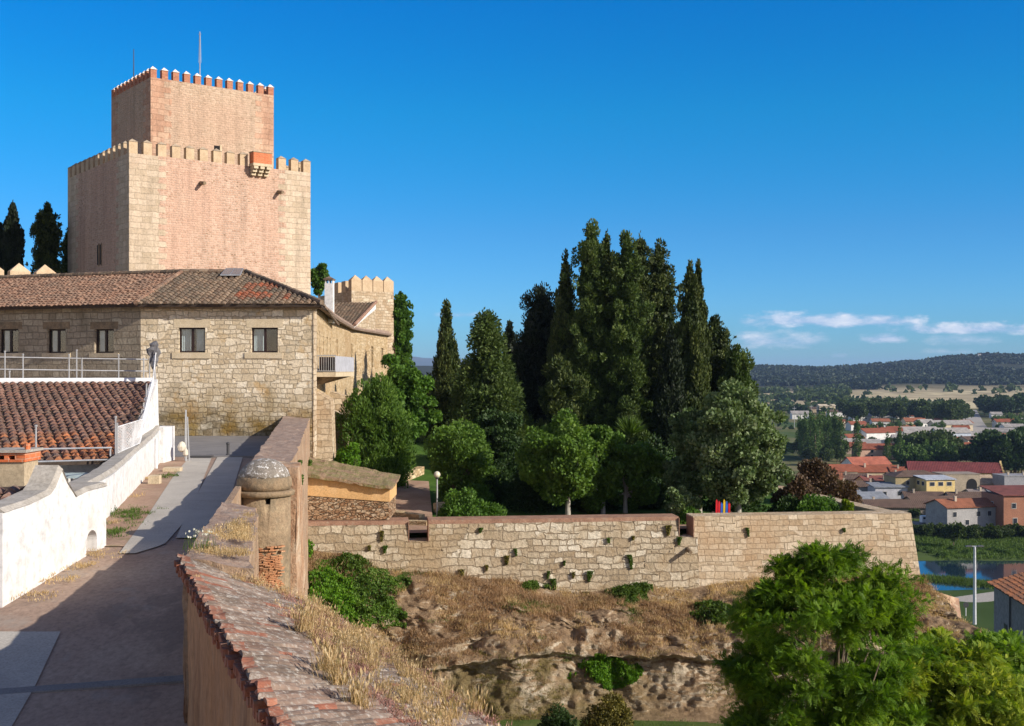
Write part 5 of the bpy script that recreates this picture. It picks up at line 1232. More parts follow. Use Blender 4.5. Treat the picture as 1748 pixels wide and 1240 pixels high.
# fence posts/pole in the street
D = 42.8; xs_ = PX(317, D)
t = thing('street_pole', 'slim grey pole with pale bundle standing where the paving starts', 'pole', (xs_, D, float(road_z(D))))
g = G(); g.tube([(xs_, D, -3.3), (xs_, D, PZ(700, D))], [.05, .03], 8); g.tube([(xs_ + .12, D, -3.3), (xs_ + .06, D, PZ(712, D))], [.03, .02], 6); g.build('shaft', M['steel'], t)
g = G(); g.lathe([(.03, 0), (.13, .06), (.15, .2), (.09, .34), (.02, .38)], (xs_ - .12, D - .06, PZ(772, D)), 10, jit=.2); g.lathe([(.03, 0), (.1, .06), (.08, .22), (.02, .3)], (xs_ + .02, D - .1, PZ(779, D)), 9, jit=.2); g.build('pale_bundle', plain('pale_bag', (.62, .56, .46), .8), t)
D = 45.2; x = PX(389, D); t = thing('bollard', 'short dark bollard beside the parapet shadow', 'bollard', (x, D, float(road_z(D))))
g = G(); g.lathe([(.09, 0), (.09, .05), (.055, .07), (.055, .42), (.075, .44), (.07, .49), (.02, .52)], (x, D, -3.22), 12); g.build('post', M['steel_dark'], t)
# lamps
def globe_lamp(px, py_ball, D, base_z, label, r=.155):
    x = PX(px, D); z = PZ(py_ball, D); t = thing('globe_lamp', label, 'street lamp', (x, D, base_z))
    g = G(); g.lathe([(.10, 0), (.10, .25), (.045, .3), (.035, z - r - base_z)], (x, D, base_z), 10); g.build('lamp_post', M['steel'], t)
    g = G(); g.lathe([(.06, -r - .05), (.09, -r), (.09, -r + .05)], (x, D, z), 12); g.build('collar', M['steel_dark'], t)
    g = G(); g.lathe([(.03, -r + .04)] + [(r * math.cos(R(a)), r * math.sin(R(a))) for a in range(-65, 90, 12)] + [(.01, r)], (x, D, z), 18); g.build('globe', plain('milky_globe', (.62, .58, .44), .25, .5), t, smooth=True)
globe_lamp(746, 810.5, 55.4, -7.15, 'round globe lamp on slim post beside the garden steps')
D = 187; x = PX(1664, D); zb2 = PZ(1066, D); ztop = PZ(934, D)
t = thing('street_lamp', 'tall grey double arm street lamp by the river road', 'street lamp', (x, D, zb2))
g = G(); g.tube([(x, D, zb2), (x, D, ztop)], [.30, .2], 8); g.build('lamp_post', plain('lamp_grey', (.55, .57, .60), .5), t)
g = G(); g.tube([(x - 1.1, D, ztop + .1), (x + .9, D, ztop + .1)], .07, 6); g.build('cross_arm', M['steel'], t)
for s in (-1, 1):
    g = G(); g.hexa([(x + s * .9 - .55, D - .2, ztop + .02), (x + s * .9 + .55, D - .2, ztop + .02), (x + s * .9 + .55, D + .2, ztop + .02), (x + s * .9 - .55, D + .2, ztop + .02)], [(x + s * .9 - .4, D - .15, ztop + .25), (x + s * .9 + .4, D - .15, ztop + .25), (x + s * .9 + .4, D + .15, ztop + .25), (x + s * .9 - .4, D + .15, ztop + .25)]); g.build('lamp_head', M['steel_dark'], t)
D = 178; x = PX(1649, D); t = thing('road_sign', 'small round dark sign on a short post by the river road', 'sign', (x, D, PZ(1052, D)))
g = G(); g.tube([(x, D, PZ(1052, D)), (x, D, PZ(1035, D))], .07, 6); g.build('post', M['white_metal'], t)
g = G(); n = 14; pz = PZ(1033, D); vs = [(x + .42 * math.cos(2 * math.pi * k / n), D - .08, pz + .42 * math.sin(2 * math.pi * k / n)) for k in range(n)]; vs += [(a, b + .05, c) for a, b, c in vs]
g.add(vs, [tuple(range(n)), tuple(range(2 * n - 1, n - 1, -1))] + [(i, n + i, n + (i + 1) % n, (i + 1) % n) for i in range(n)]); g.build('disc', M['steel_dark'], t)
# playground fence pickets
D = 54.4; t = thing('playground_fence', 'playground fence of red, blue and yellow pickets under the silver tree', 'fence', (PX(1232, D), D, -6.9))
cl = {'red': (.62, .02, .03), 'blue': (.03, .13, .55), 'yellow': (.75, .50, .02), 'orange': (.6, .22, .02)}
pm = {k: plain('painted_' + k, v, .45, .4) for k, v in cl.items()}
for k, cn_ in enumerate(('red', 'red', 'blue', 'yellow', 'blue', 'red')):
    x = PX(1223 + k * 4.3, D) ; g = G(); zt_ = PZ(856 + (k % 3) * 2.5, D); w_ = .045
    vs = [(x - w_, D, -7), (x + w_, D, -7), (x + w_ + .02, D, zt_), (x + .01, D, zt_ + .1), (x - w_ + .02, D, zt_)]; vs += [(a, b + .03, c) for a, b, c in vs]
    g.add(vs, [(4, 3, 2, 1, 0)[::-1], (5, 6, 7, 8, 9)[::-1]] + [(i, 5 + i, 5 + (i + 1) % 5, (i + 1) % 5) for i in range(5)]); g.build('picket', pm[cn_], t)
g = G(); g.box(PX(1216, D), PX(1250, D), D + .035, D + .07, -6.5, -6.42); g.build('cross_rail', M['wood'], t)
# low stone edging walls in the garden
for k, (pa, pb, D0, D1, h_, lab) in enumerate(((604, 628, 58.8, 57.6, .75, 'low stone wall by the palace corner under the flowering bush'), (684, 724, 66, 69, .45, 'curved stone edging above the sunny lawn'), (748, 800, 58.4, 59.6, .5, 'stone edging behind the globe lamp'), (668, 716, 56.6, 55.6, .45, 'upper stone step edging right of the annex'), (672, 728, 54.4, 53.8, .35, 'lower stone step edging right of the annex'))):
    a = Vector((PX(pa, D0), D0, 0)); b = Vector((PX(pb, D1), D1, 0)); d = (b - a); d.normalize(); nn = Vector((-d.y, d.x, 0)) * .4
    za, zb1 = float(garden_z(np.array(a.x), np.array(a.y))), float(garden_z(np.array(b.x), np.array(b.y)))
    g = G(); g.hexa([a + Vector((0, 0, za - .5)), b + Vector((0, 0, zb1 - .5)), b + nn + Vector((0, 0, zb1 - .5)), a + nn + Vector((0, 0, za - .5))], [a + Vector((0, 0, za + h_)), b + Vector((0, 0, zb1 + h_)), b + nn + Vector((0, 0, zb1 + h_)), a + nn + Vector((0, 0, za + h_))])
    o = g.build('edging_wall', M['side']); tag(o, lab, 'low wall'); rough(o, .05, .6, k)
# ============================================================= VEGETATION
def unit(n):
    v = rng.normal(size=(n, 3)); return v / np.linalg.norm(v, axis=1)[:, None]
def leafquads(c, d, l, w_, fold=None):
    n = len(c); r = unit(n); s = np.cross(d, r); s /= np.linalg.norm(s, axis=1)[:, None] + 1e-9
    l = np.broadcast_to(l, n)[:, None]; w_ = np.broadcast_to(w_, n)[:, None]
    V = np.stack([c - d * l / 2, c + s * w_ / 2 + d * l * .08, c + d * l / 2, c - s * w_ / 2 + d * l * .08], 1)
    return V.reshape(-1, 3)
def clump_leaves(cl, per, lsize, lw, up=.3, out=.7, jit=.5, shell=.45):
    """cl (K,6) centre+radii -> leaf quads and rnd"""
    K = len(cl); vol = np.prod(cl[:, 3:], axis=1) ** (2 / 3); cnt = np.maximum(3, (per * K * vol / vol.sum()).astype(int)); idx = np.repeat(np.arange(K), cnt); n = len(idx)
    u_ = unit(n); rad = shell + (1 - shell) * rng.random(n) ** .6
    c = cl[idx, :3] + u_ * cl[idx, 3:] * rad[:, None]
    d = u_ * out + np.array([0, 0, up]) + unit(n) * jit; d /= np.linalg.norm(d, axis=1)[:, None]
    sz = .7 + .6 * rng.random(n); V = leafquads(c, d, lsize * sz, lw * sz)
    r = np.clip(.5 * rng.random(n) + .30 * rng.random(K)[idx] + .25 * np.clip(u_[:, 2], -.5, 1) * 0 + .18 * (rad - shell), 0, 1)
    return V, r
def trunk_mesh(root, h, r, mat, limbs=(), bend=.03):
    """limbs: list of (z0, tip vector, radius) in world offsets from the root"""
    o = ORG[root.name]; g = G(); pts = []
    for k in range(7):
        t = k / 6; pts.append(o + Vector((h * bend * math.sin(t * 2.4 + r * 30), h * bend * math.cos(t * 3 + r * 9) - h * bend, h * t - .3 * (k == 0))))
    g.tube(pts, [r * (1.25 if k == 0 else 1 - .75 * k / 6) for k in range(7)], 9)
    for (z0, tip, rr) in limbs:
        b = o + Vector((0, 0, z0)); tip = Vector(tip); m_ = b + tip * .5 + Vector((0, 0, -tip.length * .08)); g.tube([b, m_, b + tip], [rr, rr * .7, rr * .25], 6)
    return g.build('trunk', mat, root, smooth=True)
def cypress(px, ytop, ybot, hw, D, label, mat='l_cyp', n=15000, kind='column', lean=0, group=None, base=None, cat='cypress tree', leaf=(.30, .12), name='cypress_tree'):
    x = PX(px, D); zt = PZ(ytop, D); zb_ = PZ(ybot, D); gb = float(garden_z(np.array(x), np.array(D))) if base is None else base; Rr = hw / F * D * {'column': 1.08, 'cone': 1.22, 'ragged': 1.32, 'blunt': 1.15}[kind]; n = int(n * 1.25); leaf = (leaf[0] * .85, leaf[1] * .85)
    root = thing(name, label, cat, (x, D, gb - .1), group=group); H = zt - zb_; K = int(60 + H * 12)
    t = rng.random(K * 3)
    if kind == 'column': prof = lambda t: np.minimum(1, ((1 - t) * 2.3) ** .75) * (.78 + .22 * np.sin(np.clip(t * 2.2, 0, 1) * np.pi / 2))
    elif kind == 'cone': prof = lambda t: (1 - t) ** .8 * .95 + .05
    elif kind == 'ragged': prof = lambda t: np.minimum(1, ((1 - t) * 4.2) ** .6) * (.86 + .24 * np.sin(t * 27 + px) * np.sin(t * 13 + D))
    elif kind == 'blunt': prof = lambda t: np.minimum(1, ((1 - t) * 5) ** .6)
    keep_ = rng.random(K * 3) < prof(t) + .1; t = t[keep_][:K]; K = len(t)
    r = prof(t) * Rr; a = rng.random(K) * 2 * np.pi; rr = r * (.25 + .62 * rng.random(K) ** .5)
    wb = np.clip(t * 1.0, 0, 1) * lean
    rag = {'column': .30, 'cone': .34, 'ragged': .30, 'blunt': .33}[kind]
    outl = rng.random(K) < .2; rr = rr * (1 + (.55 if kind in ('ragged', 'cone') else .16) * outl); cx_ = x + rr * np.cos(a) + wb; cy_ = D + rr * np.sin(a); cz_ = zb_ + t * H
    sz = Rr * rag * (.55 + .75 * rng.random(K)) * np.clip(1.25 - .6 * t, .5, 1)
    vz = {'column': 2.2, 'cone': 1.0, 'ragged': 1.15, 'blunt': 1.3}[kind]
    sz = np.where(outl & (kind in ('ragged', 'cone')), sz * .6, sz); cl = np.stack([cx_, cy_, cz_, sz, sz, sz * vz], 1)
    # leader spikes
    sp = 5 if kind != 'cone' else 8
    for k in range(sp):
        f = k / sp; cl = np.vstack([cl, [x + lean + rng.normal() * .05, D, zt - H * .02 - H * .085 * f, Rr * (.05 + .16 * f), Rr * (.05 + .16 * f), H * .035]])
    up_ = {'column': 1.3, 'cone': .1, 'ragged': .5, 'blunt': .7}[kind]
    V, rn = clump_leaves(cl, n / len(cl), leaf[0], leaf[1], up=up_, out=.6, jit=.45)
    # inner dense spray keeps the heart of the tree closed
    m_ = n // 4; t2 = rng.random(m_); r2 = prof(t2) * Rr * .62 * np.sqrt(rng.random(m_)); a2 = rng.random(m_) * 2 * np.pi
    c2 = np.stack([x + r2 * np.cos(a2) + lean * t2, D + r2 * np.sin(a2), zb_ + t2 * H * .96], 1); d2 = unit(m_) + np.array([0, 0, 1.0]); d2 /= np.linalg.norm(d2, axis=1)[:, None]
    V2 = leafquads(c2, d2, .55, .32); V = np.vstack([V, V2]); rn = np.concatenate([rn, rng.random(m_) * .35])
    np_mesh('crown', V, 4, M[mat], rn, root)
    trunk_mesh(root, max(1.0, (zb_ - gb) + H * .7), .10 + Rr * .07, M['bark'], bend=.004)
    return root
def broadleaf(px, ytop, ybot, hw, D, label, mat, n=14000, leaf=(.17, .12), K=70, base=None, trunk_px=None, group=None, up=.1, cat='tree', name='broadleaf_tree', bark='bark', gaps=.0, flat=1.0, trunk_r=None, csz=.30, seedshape=0, shape='round'):
    x = PX(px, D); zt = PZ(ytop, D); zb_ = PZ(ybot, D); gb = float(garden_z(np.array(x), np.array(D))) if base is None else base; Rr = hw / F * D
    xt = PX(trunk_px, D) if trunk_px else x; root = thing(name, label, cat, (xt, D, gb - .05), group=group)
    H = (zt - zb_) / 2; cz0 = (zt + zb_) / 2; u_ = unit(K); rad = .35 + .52 * rng.random(K) ** .7
    # lumpy envelope
    lum = 1 + .45 * fbm(u_ * 1.9 + px * .13, 3, 4)
    if shape == 'cone': lum *= 1
    w_ = rad * lum
    cxx = x + u_[:, 0] * Rr * w_; cyy = D + u_[:, 1] * Rr * flat * w_; czz = cz0 + u_[:, 2] * H * w_
    s = Rr * csz * (.6 + .7 * rng.random(K)); cl = np.stack([cxx, cyy, czz, s, s, s * .85], 1)
    V, rn = clump_leaves(cl, n / K, leaf[0], leaf[1], up=up, out=.65, jit=.75, shell=.35)
    np_mesh('crown', V, 4, M[mat], rn, root)
    limbs = []; th = max(.5, zb_ - gb + H * .5)
    for k in range(min(9, K)):
        tip = Vector((cxx[k] - xt, cyy[k] - D, czz[k] - gb - th * .75)); limbs.append((th * (.62 + .3 * random.random()), tip * .85, (trunk_r or Rr * .05) * .5))
    trunk_mesh(root, th + H * .4, trunk_r or Rr * .05 + .05, M[bark], limbs, bend=.008)
    return root
def bush(px, ytop, ybot, hw, D, label, mat, n=3500, leaf=(.14, .09), K=26, name='bush', cat='bush', group=None, up=.4, csz=.36):
    x = PX(px, D); zt = PZ(ytop, D); zb_ = PZ(ybot, D); Rr = hw / F * D; H = zt - zb_
    u_ = unit(K); u_[:, 2] = np.abs(u_[:, 2]); rad = .3 + .5 * rng.random(K)
    s = Rr * csz * (.6 + .7 * rng.random(K)); cl = np.stack([x + u_[:, 0] * Rr * rad, D + u_[:, 1] * Rr * rad * .8, zb_ + u_[:, 2] * H * rad * .95 + .1 * H, s, s, np.minimum(s, H * .4)], 1)
    V, rn = clump_leaves(cl, n / K, leaf[0], leaf[1], up=up, out=.6, jit=.7, shell=.4)
    o = np_mesh(name, V, 4, M[mat], rn, loc=(x, D, zb_)); tag(o, label, cat, group); return o

# ---- behind the castle, left edge
cypress(22, 345, 475, 15, 92, 'dark tapering cypress behind the pointed merlons at the left edge', 'l_cypdark', 9000, 'column', base=-2)
cypress(81, 350, 475, 21, 96, 'open branched dark conifer between cypress and castle keep', 'l_cyp', 8000, 'ragged', base=-2)
cypress(0, 380, 475, 14, 98, 'dark cypress cut by the left edge of the view', 'l_cypdark', 6000, 'column', base=-2)
cypress(119, 393, 478, 12, 104, 'slim conifer half hidden by the shaded keep face', 'l_cyp', 5000, 'ragged', base=-2)
broadleaf(546, 447, 500, 14, 112, 'bright green tree top showing between keep and white chimney', 'l_green', 5000, (.26, .2), 45, base=-3, csz=.42)
# creeper-clad column beside the turret
cypress(684, 496, 650, 17, 106.5, 'tall shaft of green creeper clinging beside the garden turret', 'l_green', 9000, 'blunt', base=-6, cat='creeper', name='creeper', leaf=(.26, .2))
# ---- garden conifers (left to right)
cypress(762, 515, 760, 21, 88, 'slender pointed cypress standing alone left of the spreading cedar', 'l_cyp', 15000, 'column')
cypress(832, 538, 800, 66, 80, 'broad grey green cedar with drooping tiers left of the cypress group', 'l_cedar', 42000, 'cone', cat='cedar tree', name='cedar_tree', leaf=(.30, .13))
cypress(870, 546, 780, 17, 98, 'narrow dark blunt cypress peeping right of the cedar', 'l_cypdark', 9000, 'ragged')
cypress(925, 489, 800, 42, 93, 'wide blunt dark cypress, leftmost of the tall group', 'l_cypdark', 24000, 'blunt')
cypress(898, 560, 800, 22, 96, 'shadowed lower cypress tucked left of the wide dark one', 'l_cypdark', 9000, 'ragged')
cypress(965, 437, 800, 27, 88, 'sharp pointed cypress rising left of the tallest tree', 'l_cyp', 22000, 'column')
cypress(1010, 383, 810, 33, 87, 'tallest old cypress with ragged tip', 'l_cedar', 36000, 'ragged', leaf=(.28, .12))
cypress(1034, 394, 810, 27, 89, 'twin leader cypress just right of the tallest tip', 'l_cyp', 26000, 'ragged')
cypress(1070, 398, 810, 31, 86, 'tall open cypress with two ragged tips in the middle of the group', 'l_cedar', 34000, 'ragged', leaf=(.28, .12))
cypress(1092, 400, 810, 30, 89, 'tall ragged cypress right of the middle pair', 'l_cyp', 28000, 'ragged')
cypress(1124, 416, 800, 33, 91, 'broad ragged cypress on the right shoulder of the group', 'l_cyp', 28000, 'ragged')
cypress(1178, 449, 800, 27, 85, 'dense smooth cypress, left one of the twin tips', 'l_cyp', 26000, 'column')
cypress(1192, 449, 800, 19, 87, 'dense smooth cypress, right one of the twin tips', 'l_cyp', 17000, 'column')
cypress(1145, 560, 810, 25, 82, 'lower dark cypress in front of the ragged group', 'l_cypdark', 16000, 'column')
cypress(1222, 538, 800, 26, 90, 'wispy conifer right of the twin cypresses', 'l_cyp', 14000, 'ragged')
cypress(1258, 592, 800, 28, 88, 'rounded brownish cypress at the right end of the group', 'l_cedar', 15000, 'blunt')
cypress(1236, 580, 800, 24, 93, 'thin topped conifer behind the silver poplar', 'l_cyp', 9000, 'ragged')
cypress(735, 640, 790, 30, 96, 'dark conifer filling the gap behind the round green tree', 'l_cypdark', 12000, 'blunt')
cypress(705, 640, 790, 26, 99, 'dark conifer right beside the creeper shaft', 'l_cypdark', 9000, 'ragged')
cypress(955, 610, 810, 30, 80, 'small feathery cypress in front of the dark group', 'l_cyp', 12000, 'ragged')
cypress(800, 620, 790, 26, 92, 'dark conifer between slender cypress and cedar', 'l_cypdark', 10000, 'blunt')
cypress(765, 650, 800, 34, 84, 'dark spreading yew under the slender cypress', 'l_cyp', 14000, 'blunt')
# ---- broadleaf garden trees
broadleaf(686, 610, 775, 54, 74, 'round bright green tree beside the palace garden wall', 'l_green', 26000, (.24, .16), 90, csz=.28)
cypress(641, 648, 860, 50, 64.5, 'conical dark green young pine in front of the palace corner', 'l_maple', 30000, 'blunt', leaf=(.24, .08), cat='pine tree', name='pine_tree')
broadleaf(790, 716, 850, 68, 61, 'small round leaning tree behind the globe lamp', 'l_maple', 17000, (.17, .12), 60, trunk_px=775)
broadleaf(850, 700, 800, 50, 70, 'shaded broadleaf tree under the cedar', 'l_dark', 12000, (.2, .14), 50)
broadleaf(955, 704, 866, 72, 57, 'round maple with pale trunk behind the rampart', 'l_maple', 26000, (.17, .13), 95, trunk_px=970, bark='bark_pale', trunk_r=.155, csz=.26)
broadleaf(1020, 728, 862, 56, 58.5, 'maple crown merging right of the pale trunk', 'l_maple', 16000, (.17, .13), 60, trunk_px=1030, bark='bark_pale', csz=.28)
broadleaf(1082, 736, 868, 52, 59, 'smaller maple with pale trunk nearest the silver poplar', 'l_maple', 17000, (.17, .13), 60, trunk_px=1068, bark='bark_pale', trunk_r=.13, csz=.28)
broadleaf(1260, 655, 885, 98, 56, 'large silver leaved poplar overhanging the rampart', 'l_silver', 46000, (.17, .13), 170, bark='bark_pale', csz=.19, up=.5)
broadleaf(1195, 690, 880, 62, 58, 'silver leaved poplar stem left of the large one', 'l_silver', 20000, (.17, .13), 80, bark='bark_pale', csz=.24, up=.5)
broadleaf(1165, 820, 888, 30, 55, 'low grey green shrub tree at the foot of the poplars', 'l_silver', 5000, (.15, .11), 26)
# ---- dark understorey: hedges and shrubs
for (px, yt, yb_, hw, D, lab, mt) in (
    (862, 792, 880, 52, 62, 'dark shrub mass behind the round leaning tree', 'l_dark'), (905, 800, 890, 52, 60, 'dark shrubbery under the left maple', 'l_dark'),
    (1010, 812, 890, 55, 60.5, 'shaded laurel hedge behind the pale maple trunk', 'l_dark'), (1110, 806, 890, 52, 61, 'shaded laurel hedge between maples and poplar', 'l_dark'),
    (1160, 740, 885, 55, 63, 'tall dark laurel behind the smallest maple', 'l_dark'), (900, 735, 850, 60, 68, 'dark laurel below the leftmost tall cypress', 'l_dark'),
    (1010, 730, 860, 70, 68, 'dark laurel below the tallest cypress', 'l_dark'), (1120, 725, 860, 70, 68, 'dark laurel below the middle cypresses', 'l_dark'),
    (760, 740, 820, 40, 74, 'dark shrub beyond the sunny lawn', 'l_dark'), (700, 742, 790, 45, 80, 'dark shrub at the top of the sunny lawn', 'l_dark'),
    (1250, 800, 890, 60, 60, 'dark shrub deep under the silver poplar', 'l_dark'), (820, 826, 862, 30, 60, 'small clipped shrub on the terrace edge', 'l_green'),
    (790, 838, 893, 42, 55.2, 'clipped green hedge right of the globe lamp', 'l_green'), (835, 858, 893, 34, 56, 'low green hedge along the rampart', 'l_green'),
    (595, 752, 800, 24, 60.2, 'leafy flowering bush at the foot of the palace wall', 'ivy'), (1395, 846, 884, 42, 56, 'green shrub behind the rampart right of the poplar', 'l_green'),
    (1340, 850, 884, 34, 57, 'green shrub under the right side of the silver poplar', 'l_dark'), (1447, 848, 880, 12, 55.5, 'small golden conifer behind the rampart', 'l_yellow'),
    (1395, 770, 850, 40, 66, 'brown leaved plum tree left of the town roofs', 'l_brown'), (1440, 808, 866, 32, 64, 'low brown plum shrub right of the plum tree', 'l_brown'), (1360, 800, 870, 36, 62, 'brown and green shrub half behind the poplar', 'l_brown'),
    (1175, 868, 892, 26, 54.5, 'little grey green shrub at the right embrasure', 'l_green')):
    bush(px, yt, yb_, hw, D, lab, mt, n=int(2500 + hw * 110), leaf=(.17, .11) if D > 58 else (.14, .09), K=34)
# spiky yucca tuft above the maples
def spikes(px, py, D, n, L, wdt, mat, label, name='yucca', cat='plant', spread=1.0, group=None):
    c = np.array(P(px, py, D)); d = unit(n); d[:, 2] = np.abs(d[:, 2]) * spread + .25; d /= np.linalg.norm(d, axis=1)[:, None]
    l = L * (.7 + .5 * rng.random(n)); V = leafquads(c + d * l[:, None] / 2, d, l, wdt); o = np_mesh(name, V, 4, M[mat], rng.random(n), loc=tuple(c)); tag(o, label, cat, group); return o
spikes(1075, 742, 66, 380, 1.05, .06, 'weed', 'yellow green yucca head fanning above the maples')
# ---- moat bush, prickly pear, creeping greens
bush(1040, 1180, 1262, 50, 37.5, 'rounded golden green bush at the foot of the cliff', 'l_golden', n=16000, leaf=(.075, .05), K=90, csz=.24)
bush(950, 1205, 1260, 42, 36, 'dark leaf clump standing in for the shadow left of the golden bush', 'l_dark', n=7000, leaf=(.08, .05), K=50, csz=.26)  # dark leaves added where a shadow lies beside the golden bush
bush(1600, 1028, 1072, 32, 50.5, 'grey green shrub growing on the ruined bastion toe', 'l_silver', n=5000, leaf=(.12, .08), K=30)
def leafpatch(name, polyfn, n, mat, label, cat, leaf=(.09, .07), out=.0, group=None, nrm=(0, -1, .2)):
    c = polyfn(n); d = unit(n) * .8 + np.array(nrm); d /= np.linalg.norm(d, axis=1)[:, None]
    V = leafquads(c, d, leaf[0] * (.7 + .6 * rng.random(n)), leaf[1]); o = np_mesh(name, V, 4, M[mat], np.clip(.6 * rng.random(n) + .4 * (fbm(c / .5, 2, 3) * .5 + .5), 0, 1)); tag(o, label, cat, group); return o
def ivyfn(px0, px1, py0, py1, D0, D1, thick, wob=.5):
    def f(n):
        t = rng.random(n); s = rng.random(n); wv_ = wob * fbm(np.stack([t * 4, t * 0 + px0, t * 0], -1), 3, 7); px = px0 + (px1 - px0) * np.clip(s + wv_ * .35, -.2, 1.2) + wv_ * 8; py = py0 + (py1 - py0) * t; D = D0 + (D1 - D0) * t
        D = D - thick * rng.random(n) * (.4 + .6 * np.sin(np.pi * np.clip(s, 0, 1))) * (.5 + .5 * fbm(np.stack([px / 8, py / 8, px * 0], -1), 2, 5)) * 1.3
        return np.stack([PX(px, D), D, PZ(py, D)], -1)
    return f
sv = np.empty(len(slope.data.vertices) * 3); slope.data.vertices.foreach_get('co', sv); sv = sv.reshape(-1, 3); sn = np.empty(len(slope.data.vertices) * 3); slope.data.vertices.foreach_get('normal', sn); sn = sn.reshape(-1, 3)
spx = CX + sv[:, 0] / sv[:, 1] * F; spy = HZ - sv[:, 2] / sv[:, 1] * F
def creep(px, py, hw, hh, thick, n, mat, label, cat, leaf=(.13, .10), wallcol=None):
    d2 = ((spx - px) / hw) ** 2 + ((spy - py) / hh) ** 2 + 2.2 * fbm(sv / .7 + px, 4, 8) + .15; ok = np.where((d2 < 1) & (sv[:, 1] > 43.5))[0]
    base = sv[rng.choice(ok, n)]; dd_ = np.clip(1.2 - ((CX + base[:, 0] / base[:, 1] * F - px) / hw) ** 2 - ((HZ - base[:, 2] / base[:, 1] * F - py) / hh) ** 2, .15, 1)
    lump = .45 + .55 * np.clip(fbm(base / .45, 3, 14) + .5, 0, 1); c = base + np.array([0, -.35, .95])[None] * (thick * dd_ * lump * rng.random(n) ** .6)[:, None]
    if wallcol: c = np.vstack([c, wallcol])
    m_ = len(c); d = unit(m_) * .8 + np.array([0, -.5, .5]); d /= np.linalg.norm(d, axis=1)[:, None]
    V = leafquads(c, d, leaf[0] * (.7 + .6 * rng.random(m_)), leaf[1]); o = np_mesh('creeper', V, 4, M[mat], np.clip(.6 * rng.random(m_) + .4 * (fbm(c / .5, 2, 3) * .5 + .5), 0, 1)); tag(o, label, cat); return o
n = 9000; t = rng.random(n) ** .8; zc = -7.0 - 3.9 * t; hwid = (.16 + .62 * t ** .7) * (1 + .6 * fbm(np.stack([t * 6, t * 0, t * 0], -1), 3, 2))
c = np.stack([-8.55 + .35 * t + hwid * np.clip(rng.normal(size=n) * .5, -1.3, 1.3), 49.45 - .55 * t - .5 * rng.random(n) * (.4 + t), zc], -1); c = c[fbm(c / .5, 3, 77) > -.22]; n = len(c); d = unit(n) + np.array([0, -.6, -.2]); d /= np.linalg.norm(d, axis=1)[:, None]
o = np_mesh('creeper', leafquads(c, d, .13 * (.7 + .6 * rng.random(n)), .10), 4, M['ivy'], np.clip(.55 * rng.random(n) + .45 * (fbm(c / .4, 2, 3) * .5 + .5), 0, 1)); tag(o, 'bright green creeper hanging in the corner beside the brick pier', 'creeper')
creep(562, 1030, 66, 62, .62, 12000, 'ivy', 'mound of bright creeper spilling onto the rocky slope', 'creeper')
creep(632, 1020, 56, 52, .5, 8000, 'l_maple', 'darker bramble patch right of the bright creeper mound', 'bramble', leaf=(.12, .09))
creep(600, 968, 40, 16, .5, 2500, 'weed', 'low green weeds where the creeper meets the rampart foot', 'weeds')
creep(1033, 1150, 48, 26, .5, 5000, 'ivy', 'bright green fig sprouting from the cliff ledge', 'creeper', leaf=(.13, .09))
creep(1215, 1048, 42, 18, .5, 3500, 'weed', 'green bramble below the rampart near the foreground tree', 'bramble')
creep(1085, 1015, 45, 16, .5, 3000, 'weed', 'grassy weeds at the rampart foot under the smooth ashlar', 'weeds', leaf=(.18, .05))
creep(915, 1005, 30, 9, .35, 1500, 'weed', 'weeds along the rampart foot above the brown rock face', 'weeds', leaf=(.16, .06))
# tufts rooted in the rampart joints
def onwall(px, py):
    s = cws(px); p = CWA + du * s; z = (HZ - py) / F * p.y; p = p + dn * ((zt_w - z) * .115); return Vector((p.x, p.y, z))
zt_w = -6.38
du = (CWB - CWA).normalized(); dn = Vector((du.y, -du.x, 0))
for k, (px, py, hw, hh) in enumerate(((652, 915, 5, 11), (657, 937, 6, 7), (594, 950, 5, 5), (631, 935, 4, 5), (600, 965, 11, 12), (556, 975, 5, 9), (787, 978, 8, 9), (727, 993, 9, 9), (732, 1000, 7, 6), (830, 968, 4, 6), (845, 997, 14, 8), (880, 942, 4, 7), (864, 955, 7, 9),
        (934, 980, 4, 8), (944, 995, 8, 11), (977, 980, 4, 6), (1004, 982, 8, 11), (1075, 958, 6, 15), (997, 1015, 9, 9), (1028, 1013, 7, 7), (1105, 1005, 12, 12), (1140, 905, 8, 10), (1158, 923, 6, 8), (1276, 908, 4, 9), (1232, 1013, 3, 6), (962, 960, 3, 5), (1038, 922, 5, 5), (1080, 918, 4, 4), (820, 905, 6, 5), (1440, 905, 4, 4))):
    c = onwall(px, py); sc_ = c.y / F; n = 60 + int(hw * hh * 5); q = np.array(c) + np.clip(rng.normal(size=(n, 3)), -1.4, 1.4) * np.array([hw * sc_ * .42, .05, hh * sc_ * .55]) + np.array([0, -.05, 0]); q[:, 0] += (q[:, 2] - c.z) * .25 * math.sin(k * 2.1); q[:, 0] = c.x + (q[:, 0] - c.x) * np.clip(.7 + (q[:, 2] - c.z) / (hh * sc_ + .01) * .5, .25, 1.3)
    d = unit(n) + np.array([0, -.6, .3]); d /= np.linalg.norm(d, axis=1)[:, None]; V = leafquads(q, d, .09, .045)
    o = np_mesh('wall_weed', V, 4, M['weed' if k % 3 else 'l_golden'], rng.random(n), loc=tuple(c)); tag(o, 'small green weed tuft rooted in a joint of the rampart', 'weed', 'weeds rooted in the rampart')
